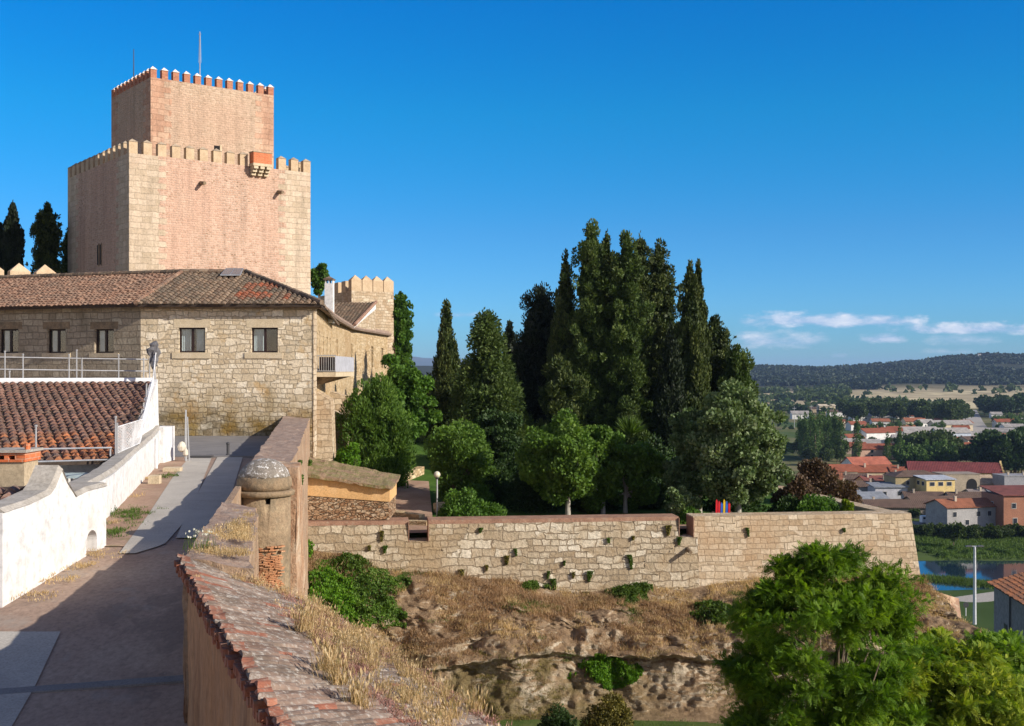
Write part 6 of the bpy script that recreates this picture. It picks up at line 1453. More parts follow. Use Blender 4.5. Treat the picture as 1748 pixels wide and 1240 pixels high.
for (px, py, D, hw, hh) in ((607, 790, 36, 4, 9), (514, 820, 28, 4, 14), (529, 790, 40, 4, 8), (512, 790, 32, 4, 6)):
    c = Vector((PX(px, D), D, PZ(py, D))); n = 120; q = np.array(c) + np.clip(rng.normal(size=(n, 3)), -1.3, 1.3) * np.array([hw * D / F * .5, .1, hh * D / F * .4]); V = leafquads(q, unit(n), .08, .04)
    o = np_mesh('wall_weed', V, 4, M['weed'], rng.random(n), loc=tuple(c)); tag(o, 'small weed tuft on the outer face of the street parapet', 'weed', 'weeds on the parapet')

# ---- the foreground trees: fronds with paired leaflets
def frond_tree(x, y, zb_, zt_, R_, label, mat, nf, K, leaflet=(.068, .0165), flen=.235, name='pinnate_tree', lean=(0, 0), tr=.16, cl_=None):
    root = thing(name, label, 'tree', (x, y, zb_)); H = zt_ - zb_
    if cl_ is None:
        u_ = unit(K); u_[:, 2] = u_[:, 2] * .9 + .05; rad = .5 + .45 * rng.random(K) ** .6; lum = 1 + .2 * fbm(u_ * 1.9 + x, 3, 6)
        cz0 = zb_ + H * .60; cl = np.stack([x + lean[0] + u_[:, 0] * R_ * rad * lum, y + lean[1] + u_[:, 1] * R_ * rad * lum, cz0 + u_[:, 2] * H * .40 * rad * lum, *([R_ * .20 * (.6 + .8 * rng.random(K))] * 3)], 1)
        cl[:, 5] *= .55
    else: cl = cl_
    idx = rng.integers(0, len(cl), nf); u_ = unit(nf); u_[:, 2] = u_[:, 2] * .8 + .15
    c = cl[idx, :3] + u_ * cl[idx, 3:] * (.3 + .7 * rng.random(nf))[:, None]
    d = u_ * .55 + unit(nf) * .65 + np.array([0, 0, .12]); d /= np.linalg.norm(d, axis=1)[:, None]
    upv_ = np.array([0, 0, 1.0]) + unit(nf) * .7; s = np.cross(d, upv_); s /= np.linalg.norm(s, axis=1)[:, None]; nrm_ = np.cross(s, d)
    out = []; rr = []; base_r = np.clip(.55 * rng.random(nf) + .45 * rng.random(len(cl))[idx], 0, 1); np_ = 6
    L_ = flen * (.7 + .6 * rng.random(nf))
    for j in range(np_ + 1):
        f = (j + .6) / (np_ + .6); pt = c + d * (L_ * f)[:, None] - np.array([0, 0, 1]) * (L_ * .22 * f * f)[:, None]
        for sg in ((-1, 1) if j < np_ else (0,)):
            ld = (d * (.55 if sg else 1) + s * sg * .9 - nrm_ * .15); ld /= np.linalg.norm(ld, axis=1)[:, None]; wd_ = np.cross(ld, nrm_); wd_ /= np.linalg.norm(wd_, axis=1)[:, None]
            ll = (leaflet[0] * (1 - .35 * abs(f - .45)) * (.8 + .4 * rng.random(nf)))[:, None]; ww_ = leaflet[1]
            V = np.stack([pt, pt + ld * ll * .45 + wd_ * ww_, pt + ld * ll, pt + ld * ll * .45 - wd_ * ww_], 1); out.append(V); rr.append(np.clip(base_r + .12 * (rng.random(nf) - .5), 0, 1))
    V = np.concatenate(out, 0).reshape(-1, 3); np_mesh('crown', V, 4, M[mat], np.concatenate(rr), root)
    g = G(); b = Vector((x, y, zb_ - .3)); top = Vector((x + lean[0] * .7, y + lean[1] * .7, zb_ + H * .55)); pts = [b.lerp(top, k / 6) + Vector((.1 * math.sin(k * 1.3), .1 * math.cos(k * 1.7), 0)) for k in range(7)]
    g.tube(pts, [tr * (1.2 - .1 * k) for k in range(7)], 9)
    for k in range(min(len(cl), 26)):
        c_ = Vector(cl[k, :3]); st = pts[2 + k % 5]; m_ = st.lerp(c_, .5) + Vector((random.gauss(0, .15), random.gauss(0, .15), .15)); g.tube([st, m_, c_], [tr * .33, tr * .2, .012], 5)
    g.build('trunk', M['bark'], root, smooth=True); return root
def clumps_px(spec):
    out = []
    for (px, py, hw, hh, D, dd, n) in spec:
        for k in range(n):
            a = rng.random() * 2 * np.pi; r = math.sqrt(rng.random()); ppx = px + hw * r * math.cos(a); ppy = py + hh * r * math.sin(a); Dk = D + dd * (rng.random() - .5) * 2 * math.sqrt(max(0.1, 1 - r * r))
            s = .30 + .40 * rng.random(); out.append([PX(ppx, Dk), Dk, PZ(ppy, Dk), s, s, s * .55])
    return np.array(out)
cA = clumps_px([(1430, 1110, 150, 100, 30, 2.2, 60), (1400, 968, 24, 34, 30, .8, 8), (1450, 965, 14, 22, 30, .5, 4), (1372, 985, 22, 20, 30, .5, 4), (1478, 1022, 42, 26, 30, 1.0, 9), (1345, 1022, 34, 26, 30, 1.0, 7), (1340, 962, 12, 12, 30, .4, 3), (1430, 1030, 60, 40, 30, 1.2, 10), (1300, 1110, 40, 90, 30.4, 1.1, 15), (1285, 1190, 34, 60, 30.4, 1.0, 10), (1430, 1200, 150, 55, 29.6, 1.8, 36), (1515, 992, 26, 14, 30, .6, 4), (1268, 1140, 22, 12, 30, .6, 4), (1275, 1060, 16, 14, 30, .6, 3), (1310, 1020, 22, 12, 30, .6, 4), (1530, 1050, 45, 36, 30.5, 1.2, 11), (1340, 1250, 80, 50, 29, 1.2, 14), (1500, 1260, 120, 50, 29, 1.2, 20)])
cA[:, 3:] *= .86
frond_tree(PX(1420, 30), 30, -12.5, -4.1, 2.8, 'large dark green feathery leaved tree in front of the rampart', 'l_fore', 27000, 0, cl_=cA, tr=.15)
cB = clumps_px([(1620, 1165, 85, 65, 31, 1.8, 42), (1585, 1105, 40, 30, 31, 1.0, 10), (1690, 1185, 60, 45, 30.5, 1.4, 24), (1640, 1230, 130, 45, 30, 1.6, 34), (1545, 1190, 50, 55, 30, 1.2, 16)])
cB[:, 3:] *= .86
frond_tree(PX(1630, 31), 31, -12.8, -6, 2.2, 'lower yellow green flowering tree right of the large feathery one', 'l_yellow', 17000, 0, cl_=cB, tr=.11, leaflet=(.062, .019), flen=.21)
cC = clumps_px([(1700, 1112, 36, 26, 36, 1.2, 15), (1735, 1155, 36, 36, 35, 1.2, 14)])
cC[:, 3:] *= .9
frond_tree(PX(1700, 36), 36, -14, -7.6, 1, 'small green tree top at the right edge below the grey house', 'l_fore', 5200, 0, cl_=cC, tr=.08)

# ---- dry grass on the near wall top
def blades(pos, dirs, h, wdt):
    n = len(pos); s = np.cross(dirs, unit(n)); s /= np.linalg.norm(s, axis=1)[:, None] + 1e-9; tip = pos + dirs * h[:, None]
    return np.stack([pos - s * wdt, pos + s * wdt, tip], 1).reshape(-1, 3)
def q2t(V):
    q = V.reshape(-1, 4, 3); return q[:, [0, 1, 2, 0, 2, 3]].reshape(-1, 3)
def wall_top_pt(t, f):      # t along 0..2, f across 0..1
    i = np.minimum(t.astype(int), 1); ft = t - i; I = np.array(IN); O = np.array(OUT)
    a = I[i] * (1 - ft)[:, None] + I[i + 1] * ft[:, None]; b = O[i] * (1 - ft)[:, None] + O[i + 1] * ft[:, None]
    p = a * (1 - f)[:, None] + b * f[:, None]; z = -2.2 + (-2.87 + 2.2) * f + .03
    return np.stack([p[:, 0], p[:, 1], z], -1)
def tuft_field(name, n_t, per, mat, hrange, wdt, ptfn, spread, label, cat, lean=.45, seed=0):
    c = ptfn(n_t); idx = np.repeat(np.arange(len(c)), per); n = len(idx); p = c[idx] + rng.normal(size=(n, 3)) * np.array([spread, spread, 0.005]); d = unit(n) * lean; d[:, 2] = np.abs(d[:, 2]) + .75; d /= np.linalg.norm(d, axis=1)[:, None]
    hh = hrange[0] + (hrange[1] - hrange[0]) * rng.random(len(c)) ** 3.5; h = hh[idx] * (.5 + .6 * rng.random(n))
    V = blades(p, d, h, wdt)
    # seed heads
    hd = rng.random(n) < .35; pp = (p + d * h[:, None] * .92)[hd]; V2 = leafquads(pp, d[hd], .05 * (h[hd] / .2), .014)
    o = np_mesh(name, np.vstack([V, q2t(V2)]), 3, M[mat], np.concatenate([np.clip(.6 * rng.random(n) + .4 * rng.random(len(c))[idx], 0, 1), np.repeat(rng.random(hd.sum()), 2)])); tag(o, label, cat, kind='stuff'); return o
def strawpts(n):
    t = rng.random(n * 6) ** .8 * 1.9; f = rng.random(n * 6); k = fbm(np.stack([t * 5, f * 3, t * 0], -1), 3, 12) * .9 + np.interp(t, [0, .35, .8, 1.3, 1.9], [.35, .2, .02, .0, .0]) + .22 * np.exp(-((f - .62) / .25) ** 2) - .45 * (f < .2)
    m_ = k > .2; return wall_top_pt(t[m_][:n], f[m_][:n])
tuft_field('dry_grass', 1150, 20, 'straw', (.03, .20), .0032, strawpts, .03, 'dry straw coloured grass growing over the tiled wall top', 'dry grass')
def pinkpts(n):
    t = rng.random(n * 6) ** .9 * 1.7; f = .45 + .55 * rng.random(n * 6); k = fbm(np.stack([t * 6, f * 4, t * 0 + 9], -1), 3, 22); m_ = k > .05; return wall_top_pt(t[m_][:n], f[m_][:n])
tuft_field('pink_weeds', 750, 26, 'pinkweed', (.03, .09), .0045, pinkpts, .045, 'low pinkish dry weeds matted on the outer half of the wall top', 'weeds', lean=.9)
for (px, py, D, n_) in ((560, 1130, 9.6, 1), (608, 1190, 8.6, 1), (575, 1150, 9.2, 1), (810, 1215, 9.9, 1), (770, 1235, 9.3, 1), (520, 1060, 11.2, 1)):
    z = PZ(py, D); c = np.array([PX(px, D), D, z - .08]); n = 170; p = c + rng.normal(size=(n, 3)) * np.array([.05, .05, .004]); d = unit(n) * .35; d[:, 2] = np.abs(d[:, 2]) + .8; d /= np.linalg.norm(d, axis=1)[:, None]; h = .12 + .16 * rng.random(n)
    V = np.vstack([blades(p, d, h, .003), q2t(leafquads((p + d * h[:, None] * .97)[::2], d[::2], .06, .016))]); o = np_mesh('grass_tuft', V, 3, M['straw'], rng.random(len(V) // 3), loc=tuple(c)); tag(o, 'taller tuft of pale dry grass on the tiled wall top', 'grass tuft', 'tall grass tufts on the wall top')
# white flowering tuft by the corner
c = np.array([PX(338, 14.6), 14.6, -2.2]); n = 60; p = c + rng.normal(size=(n, 3)) * np.array([.09, .09, .004]); d = unit(n) * .3; d[:, 2] = np.abs(d[:, 2]) + .8; d /= np.linalg.norm(d, axis=1)[:, None]; h = .16 + .12 * rng.random(n)
bl = blades(p, d, h, .004); pt = q2t(leafquads((p + d * h[:, None])[::2], d[::2], .03, .03)); V = np.vstack([bl, pt]); o = np_mesh('flowering_weed', V, 3, M['weed'], rng.random(len(V) // 3), loc=tuple(c)); tag(o, 'thin weed with white flower heads at the parapet corner', 'weed')
o.data.materials.append(leafmat('white_petal', [(.6, .6, .5), (.7, .7, .62)])); o.data.polygons.foreach_set('material_index', [0] * (len(bl) // 3) + [1] * (len(pt) // 3))
def partop(n):
    D = 14.2 + 5 * rng.random(n * 3); f = rng.random(n * 3); k = fbm(np.stack([D, f * 2, D * 0], -1), 3, 44) + np.interp(D, [14, 16, 19], [.5, 0, -.3]); m_ = k > .05; D = D[m_][:n]; f = f[m_][:n]
    return np.stack([inner_x(D) + .1 + f * (pthick(D) - .15), D, np.full_like(D, TOP + .0)], -1)
tuft_field('dry_grass', 260, 22, 'straw', (.03, .12), .0035, partop, .05, 'dry grass over the parapet corner by the street', 'dry grass')
# verge weeds
def vpts(cs, s, gz):
    def f(n):
        i = rng.integers(0, len(cs), n); c = np.array(cs)[i]; p = c + rng.normal(size=(n, 2)) * s; return np.stack([p[:, 0], p[:, 1], np.array([gz(a) for a in p[:, 1]]) + .04], -1)
    return f
tuft_field('verge_grass', 90, 20, 'weed', (.05, .16), .008, vpts([(-8.2, 24.8), (-8.6, 26.9), (-8.9, 27.8), (-10.6, 37)], (.16, .4), lambda y: float(road_z(y))), .07, 'patches of green grass on the dirt verge by the white wall', 'grass')
tuft_field('verge_grass', 120, 16, 'straw', (.04, .1), .007, vpts([(-7.65, 19), (-7.6, 20), (-7.65, 21), (-7.6, 22), (-8.9, 26), (-10, 31), (-11, 36)], .18, lambda y: float(road_z(y))), .06, 'dry grass along the foot of the white walls', 'grass')
# ---- brush over the rocky slope (rooted on its real surface)
sv = np.empty(len(slope.data.vertices) * 3); slope.data.vertices.foreach_get('co', sv); sv = sv.reshape(-1, 3); sn = np.empty(len(slope.data.vertices) * 3); slope.data.vertices.foreach_get('normal', sn); sn = sn.reshape(-1, 3)
def slopepts(cond, seedn):
    def f(n):
        ok = np.where(cond(sv, sn))[0]; return sv[rng.choice(ok, n)] + rng.normal(size=(n, 3)) * .03
    return f
br = lambda s, q: (q[:, 2] > .25) & (s[:, 2] > -11.0) & (s[:, 1] > 43) & (fbm(s / 1.6, 4, 90) > .0)
tuft_field('dry_brush', 7500, 13, 'brush', (.08, .34), .011, slopepts(br, 1), .12, 'dry brown brush and grass covering the rocky slope below the rampart', 'brush', lean=.8)
br2 = lambda s, q: (q[:, 2] > .35) & (s[:, 2] > -10.9) & (fbm(s / 1.3, 4, 95) > -.02)
tuft_field('dry_grass', 4200, 16, 'straw', (.08, .26), .009, slopepts(br2, 1), .1, 'straw coloured grass along the foot of the rampart', 'dry grass', lean=.5)
br3 = lambda s, q: (s[:, 2] < -10.6) & (s[:, 1] > 42) & (q[:, 2] > .1) & (fbm(s / 1.1, 3, 97) > .1)
tuft_field('moss_grass', 1500, 14, 'l_golden', (.05, .2), .01, slopepts(br3, 1), .1, 'mossy olive growth on the lower cliff face', 'moss', lean=.7)
br4 = lambda s, q: (s[:, 2] > -11.2) & (s[:, 1] > 43) & (fbm(s / 1.2, 4, 99) > .34)
tuft_field('green_scrub', 900, 18, 'weed', (.06, .22), .012, slopepts(br4, 1), .12, 'green scrub scattered through the dry brush', 'scrub', lean=.8)
mx, my_ = rng.random(2600) * 28 - 8, 34 + rng.random(2600) * 9.5
tuft_field('moat_grass', 2600, 12, 'weed', (.05, .16), .01, lambda n: np.stack([mx, my_, np.full(n, -12.78)], -1), .12, 'short green grass on the moat floor', 'grass')
# ============================================================= TOWN ACROSS THE RIVER
GZ = -43.0
def DB(py): return -GZ * F / (py - HZ)
hm = {}
def wallm(c):
    k = 'w%s' % (c,)
    if k not in hm: hm[k] = mottled('town_render', [tuple(v * .75 for v in c), tuple(v * .95 for v in c), tuple(min(.85, v * 1.08) for v in c)], .35, bump=.1, fine=3)
    return hm[k]
def roofm(c):
    k = 'r%s' % (c,)
    if k not in hm:
        m, n = new_mat('town_roof_tiles'); ob = n.n('ShaderNodeTexCoord').outputs['Object']; uv = n.n('ShaderNodeUVMap').outputs[0]
        wv_ = n.n('ShaderNodeTexWave', wave_type='BANDS', bands_direction='X', ins={'Vector': uv, 'Scale': .55, 'Distortion': .4}); cc = n.ramp(n.noise(ob, .5, 5, .7), [(.3, tuple(v * .6 for v in c)), (.5, c), (.7, tuple(min(.8, v * 1.3) for v in c))])
        cc = n.mix(1.0, cc, n.ramp(wv_.outputs['Fac'], [(0, .72), (1, 1.12)]), 'MULTIPLY'); hm[k] = finish(m, n, cc, .9, wv_.outputs['Fac'], .6, .1)
    return hm[k]
WIN = plain('town_window', (.03, .035, .045), .2, .5); WFR = plain('town_window_frame', (.5, .48, .44), .6)
def house(px, py, w_, d_, h, yaw, rise, wc, rc, label, roof='gable', D=None, z=None, wins=((.2, .55), (.5, .55), (.8, .55)), side=((.5, .55),), chim=0, winsz=(1.1, 1.3), name='house', over=.5, cat='house', door=None, parapet=False, chimc=(.5, .42, .32)):
    D = D or DB(py); z = GZ if z is None else z; root = thing(name, label, cat, (PX(px, D), D, z), R(yaw), local=True); a, b = w_ / 2, d_ / 2
    g = G(); g.box(-a, a, -b, b, -1.5, h)
    if roof == 'gable': g.add([(-a, -b, h), (-a, b, h), (-a, 0, h + rise), (a, -b, h), (a, b, h), (a, 0, h + rise)], [(0, 2, 1), (3, 4, 5)])
    if roof == 'stepped':
        pts = [(-b, h), (-b, h + rise * .3), (-b * .62, h + rise * .3), (-b * .62, h + rise * .62), (-b * .3, h + rise * .62), (-b * .3, h + rise * .95), (-b * .1, h + rise * .95), (0, h + rise * 1.3)]
        pts = pts + [(-y, zz) for y, zz in reversed(pts[:-1])]; n = len(pts)
        g.add([(a + .02, y, zz) for y, zz in pts] + [(a - .6, y, zz) for y, zz in pts], [tuple(range(n)), tuple(range(2 * n - 1, n - 1, -1))] + [(i, n + i, n + (i + 1) % n, (i + 1) % n) for i in range(n)])
    g.build('wall', wallm(wc), root)
    o_ = over; g = G(); t_ = .22
    if roof in ('gable', 'stepped'):
        for s in (-1, 1):
            k = rise * o_ / b; e = -o_ * .6 if roof == 'stepped' else o_
            g.hexa([(-a - o_, s * (b + o_), h - k), (a + e, s * (b + o_), h - k), (a + e, 0, h + rise), (-a - o_, 0, h + rise)], [(-a - o_, s * (b + o_), h - k + t_), (a + e, s * (b + o_), h - k + t_), (a + e, 0, h + rise + t_), (-a - o_, 0, h + rise + t_)])
    elif roof == 'hip':
        q = [(-a - o_, -b - o_, h), (a + o_, -b - o_, h), (a + o_, b + o_, h), (-a - o_, b + o_, h)]; r = max(0, a - b); g.add([(x, y, zz) for x, y, zz in q] + [(-r, 0, h + rise), (r, 0, h + rise)], [(0, 1, 5, 4), (1, 2, 5), (2, 3, 4, 5), (3, 0, 4), (3, 2, 1, 0)])
    elif roof == 'shed': g.hexa([(-a - o_, -b - o_, h + .0), (a + o_, -b - o_, h + .0), (a + o_, b + o_, h + rise), (-a - o_, b + o_, h + rise)], [(-a - o_, -b - o_, h + t_), (a + o_, -b - o_, h + t_), (a + o_, b + o_, h + rise + t_), (-a - o_, b + o_, h + rise + t_)])
    elif roof == 'flat': g.box(-a - .15, a + .15, -b - .15, b + .15, h + .01, h + .3)
    rf = g.build('roof', roofm(rc), root)
    for k in range(chim):
        x = -a * .5 + a * 1.0 * k; g = G(); g.box(x - .3, x + .3, -.35 - b * .3, .35 - b * .3, h + rise * .3, h + rise + .9); g.box(x - .38, x + .38, -.43 - b * .3, .43 - b * .3, h + rise + .9, h + rise + 1.02); g.build('chimney', wallm(chimc), rf)
    for (sd, lst) in (('f', wins), ('r', side), ('l', side)):
        for (u_, v_) in lst:
            ww_, wh = winsz
            if sd == 'f': c = (-a + w_ * u_, -b); 
            else: c = (a if sd == 'r' else -a, -b + d_ * u_)
            zc = h * v_; g = G(); g2 = G()
            if sd == 'f': g.box(c[0] - ww_ / 2 - .12, c[0] + ww_ / 2 + .12, -b - .06, -b + .1, zc - wh / 2 - .12, zc + wh / 2 + .12); g2.box(c[0] - ww_ / 2, c[0] + ww_ / 2, -b - .09, -b + .1, zc - wh / 2, zc + wh / 2)
            else:
                s = 1 if sd == 'r' else -1; g.box(min(c[0] - .1 * s, c[0] + .06 * s), max(c[0] - .1 * s, c[0] + .06 * s), c[1] - ww_ / 2 - .12, c[1] + ww_ / 2 + .12, zc - wh / 2 - .12, zc + wh / 2 + .12); g2.box(min(c[0] - .1 * s, c[0] + .09 * s), max(c[0] - .1 * s, c[0] + .09 * s), c[1] - ww_ / 2, c[1] + ww_ / 2, zc - wh / 2, zc + wh / 2)
            f = g.build('window', WFR, root); g2.build('pane', WIN, f)
    if door:
        g = G(); g.box(-a + w_ * door - .6, -a + w_ * door + .6, -b - .07, -b + .1, 0, 2.2); g.build('door', M['wood'], root)
    return root
WH = (.72, .71, .68); CRM = (.62, .53, .38); YEL = (.66, .50, .22); TAN = (.48, .38, .25); GRY = (.34, .33, .32); PNK = (.58, .38, .28); BRK = (.34, .16, .10); BLU = (.45, .50, .58); OCH = (.50, .36, .18)
RED = (.27, .085, .045); DRED = (.19, .065, .05); BRN = (.13, .085, .062); MAR = (.18, .045, .042); GRR = (.22, .24, .27); ORG_ = (.30, .115, .06); PAL = (.34, .32, .30)
W2 = ((.25, .3), (.25, .78), (.55, .3), (.55, .78), (.85, .3), (.85, .78))
# nearest bank
house(1651, 902, 19, 10, 6.3, 14, 1.6, (.36, .35, .34), ORG_, 'long grey house with orange roof and white gable by the river', D=327, wins=((.12, .7), (.32, .35), (.5, .7), (.68, .7), (.85, .4)), chim=1, side=())
house(1742, 905, 16, 12, 9.5, 6, 1.4, BRK, DRED, 'reddish brick house at the right edge above the river', D=326, wins=((.18, .72), (.42, .72), (.2, .3)), side=((.5, .7),), roof='shed')
house(1609, 880, 22, 7, 3.6, 8, 1.3, TAN, BRN, 'long low dark roofed building with pale eaves behind the white van', D=362, wins=((.3, .5), (.7, .5)), side=())
house(1545, 884, 24, 9, 3.2, -4, 1.6, (.26, .22, .18), BRN, 'dark low barn above the rampart corner', D=352, wins=(), side=())
house(1690, 878, 15, 8, 3.4, 4, 1.3, CRM, (.24, .2, .18), 'low pale shed left of the brick house', D=385, wins=((.5, .5),), side=(), chim=1)
house(1470, 872, 13, 9, 3.2, 12, 1.5, TAN, GRR, 'low house with grey metal roof and cream gable end', D=376, wins=(), side=())
house(1438, 872, 11, 9, 3.4, 12, 1.5, GRY, GRR, 'grey metal roofed barn, leftmost above the rampart', D=380, wins=(), side=())
house(1515, 862, 11, 7, 4.0, 4, .9, (.42, .42, .46), GRR, 'small bluish house with a yellow side wall', D=402, wins=((.3, .5), (.75, .5)), side=(), roof='shed')
house(1462, 852, 18, 8, 3.4, -4, 1.5, GRY, BRN, 'dark tiled house row behind the grey metal roofs', D=412, wins=(), side=(), chim=2)
house(1560, 853, 17, 10, 7.2, 5, 1.8, (.40, .32, .17), BRN, 'two storey tan house with brown hipped roof', D=408, roof='hip', wins=((.25, .72), (.6, .72), (.35, .28), (.8, .3)), side=((.5, .6),))
house(1596, 850, 10, 8, 6.8, 8, .7, YEL, (.42, .45, .5), 'yellow sun room house with pale metal roof', D=400, roof='shed', wins=((.2, .8), (.5, .8), (.8, .8), (.5, .3)), side=((.3, .8), (.7, .8)), winsz=(1.6, 1.2))
rn_ = house(1632, 846, 13, 9, 7.0, 4, .4, (.36, .30, .23), (.3, .25, .2), 'roofless stone shell with a dark arched opening', D=418, roof='flat', wins=(), side=(), name='ruined_house', cat='ruin')
g = G(); pts = [(-1.9, 0)] + [(1.9 * math.cos(R(a)), 3.6 + 2.0 * math.sin(R(a))) for a in range(180, -1, -20)] + [(1.9, 0)]; n = len(pts)
g.add([(x + 3.6, -4.56, z_) for x, z_ in pts] + [(x + 3.6, -4.2, z_) for x, z_ in pts], [tuple(range(n)), tuple(range(2 * n - 1, n - 1, -1))] + [(i, n + i, n + (i + 1) % n, (i + 1) % n) for i in range(n)]); g.build('arched_opening', M['dark'], rn_)
house(1663, 846, 12, 8, 3.4, 10, 2.6, (.46, .36, .25), (.36, .28, .2), 'stone gable wing right of the arched ruin', D=422, wins=(), side=())
house(1686, 845, 5, 5, 3.0, 0, 1.5, (.5, .15, .12), (.55, .15, .13), 'tiny bright red roofed shed beside the yellow gable', D=425, wins=(), side=())
house(1731, 850, 11, 9, 6.6, 3, .3, (.30, .30, .32), (.3, .3, .31), 'flat grey block behind the brick house', D=415, roof='flat', wins=(), side=(), chim=2)
house(1629, 838, 33, 15, 5.6, -14, 3.0, YEL, MAR, 'big hall with maroon roof and stepped yellow gable', D=448, roof='stepped', wins=(), side=((.5, .35),), winsz=(2, 1.6), name='hall', cat='hall', over=.6)
house(1493, 822, 18, 9, 3.6, 5, 2.0, TAN, RED, 'red roofed row house left of the maroon hall', D=470, wins=((.3, .5), (.7, .5)), side=(), chim=1)
house(1545, 822, 12, 8, 3.5, -4, 1.7, GRY, RED, 'small red roofed house between the row house and the hall', D=468, wins=((.5, .5),), side=(), chim=2)
house(1478, 812, 17, 10, 4.2, 14, 2.6, WH, (.40, .13, .08), 'white gabled house with orange red roof, left in the town', D=500, wins=((.15, .5), (.4, .5)), side=())
house(1430, 822, 12, 9, 4.6, 10, 2.2, CRM, RED, 'cream house half hidden by the brown plum shrub', D=460, wins=((.3, .5), (.7, .5)))
house(1412, 842, 10, 8, 4.2, -12, 2.0, PNK, ORG_, 'pinkish house glimpsed between poplar and plum tree', D=430, wins=((.5, .5),))
for (px, py, D, w_, d_, h, yaw, rise, wc, rc, lab) in ((1520, 842, 420, 12, 8, 3.6, 8, 1.6, TAN, DRED, 'tan house with dark red roof left of the two storey tan one'), (1455, 832, 440, 10, 8, 3.4, -8, 1.6, CRM, BRN, 'cream cottage with brown roof above the metal barns'),
        (1488, 838, 432, 9, 7, 3.4, 14, 1.5, OCH, DRED, 'ochre cottage with dark red roof in the middle of the roofs'), (1540, 832, 445, 11, 7, 3.6, 0, 1.5, (.5, .42, .33), BRN, 'small brown roofed house just under the maroon hall'), (1575, 866, 384, 12, 7, 2.8, -6, 1.2, GRY, BRN, 'low dark shed before the two storey tan house'),
        (1712, 872, 385, 11, 8, 3.4, 8, 1.4, WH, GRR, 'white fronted shed with grey roof left of the brick house'), (1505, 880, 358, 12, 7, 3.0, 6, 1.3, (.3, .25, .2), BRN, 'dark roofed outhouse over the rampart top'), (1590, 878, 362, 9, 6, 2.8, -10, 1.2, TAN, DRED, 'tan outhouse with red roof near the van'),
        (1645, 872, 378, 10, 7, 3.2, -4, 1.3, GRY, BRN, 'grey stone outhouse behind the orange roofed long house')):
    house(px, py, w_, d_, h, yaw, rise, wc, rc, lab, D=D, wins=((.3, .5), (.72, .5)), side=((.5, .5),), chim=1, winsz=(.9, 1.0))
# mid distance
house(1502, 788, 24, 12, 5.0, 3, 2.2, PNK, RED, 'pink walled house with wide red roof behind the poplars', D=585, wins=W2, side=())
house(1450, 772, 16, 11, 3.8, 0, 2.0, (.4, .3, .24), RED, 'red roofed farm house left of the dark poplar', D=620, wins=(), side=())
house(1494, 762, 20, 11, 7.0, 20, 2.2, WH, RED, 'large white house with red roof in the mid distance', D=700, wins=(), side=((.5, .5),))
house(1522, 758, 12, 9, 6.2, -12, 1.8, WH, RED, 'narrow white house right of the large white one', D=735, wins=((.5, .6),), side=())
house(1567, 749, 23, 14, 3.4, 5, 3.6, CRM, PAL, 'wide pale barn with low gable in the mid distance', D=765, wins=(), side=())
house(1622, 757, 21, 11, 5.8, 10, 2.6, BLU, PAL, 'bluish white house with pale roof near the straight road', D=722, wins=((.3, .6), (.7, .6)), side=())
house(1647, 756, 12, 8, 3.5, 5, 1.6, WH, PAL, 'low white annex beside the straight road', D=730, wins=((.5, .5),), side=())
house(1622, 738, 28, 12, 5, 6, 2.6, CRM, PAL, 'cluster of pale sheds behind the bluish white house', D=850, wins=W2, side=())
house(1668, 772, 18, 11, 6.2, 12, 1.6, (.56, .48, .36), BRN, 'tan house with dark roof at the end of the straight road', D=640, wins=((.3, .5), (.7, .5)), side=())
house(1735, 752, 26, 14, 5.2, 2, .6, GRY, PAL, 'flat grey depot in the right mid distance', D=770, roof='flat', wins=(), side=())
house(1560, 734, 16, 10, 5.0, 4, 2.4, CRM, ORG_, 'cream house among trees beyond the pale barn', D=900, wins=(), side=())
house(1410, 706, 16, 12, 7.5, 0, 1.4, CRM, CRM, 'tiny cream house out on the plain', D=1210, wins=(), side=())
house(1437, 712, 26, 12, 4.5, 0, 1.6, WH, BRN, 'far white farm buildings by the tiny cream house', D=1120, wins=(), side=())
house(1553, 712, 30, 14, 6, 3, 2.2, WH, PAL, 'far white sheds among the distant trees', D=1080, wins=(), side=())
house(1525, 706, 12, 9, 6, 0, 1.6, WH, PAL, 'single far white house on the plain', D=1200, wins=(), side=())
house(1391, 705, 26, 12, 4, 0, 1.4, TAN, BRN, 'far tan farm buildings, leftmost on the plain', D=1230, wins=(), side=())
house(1640, 632.5, 7, 6, 6, 0, 1.4, WH, PAL, 'white chapel dot near the hilltop', D=3180, z=float(hill_z(1672, 3180)) + 6, wins=(), side=()).location.x = PX(1672, 3180)
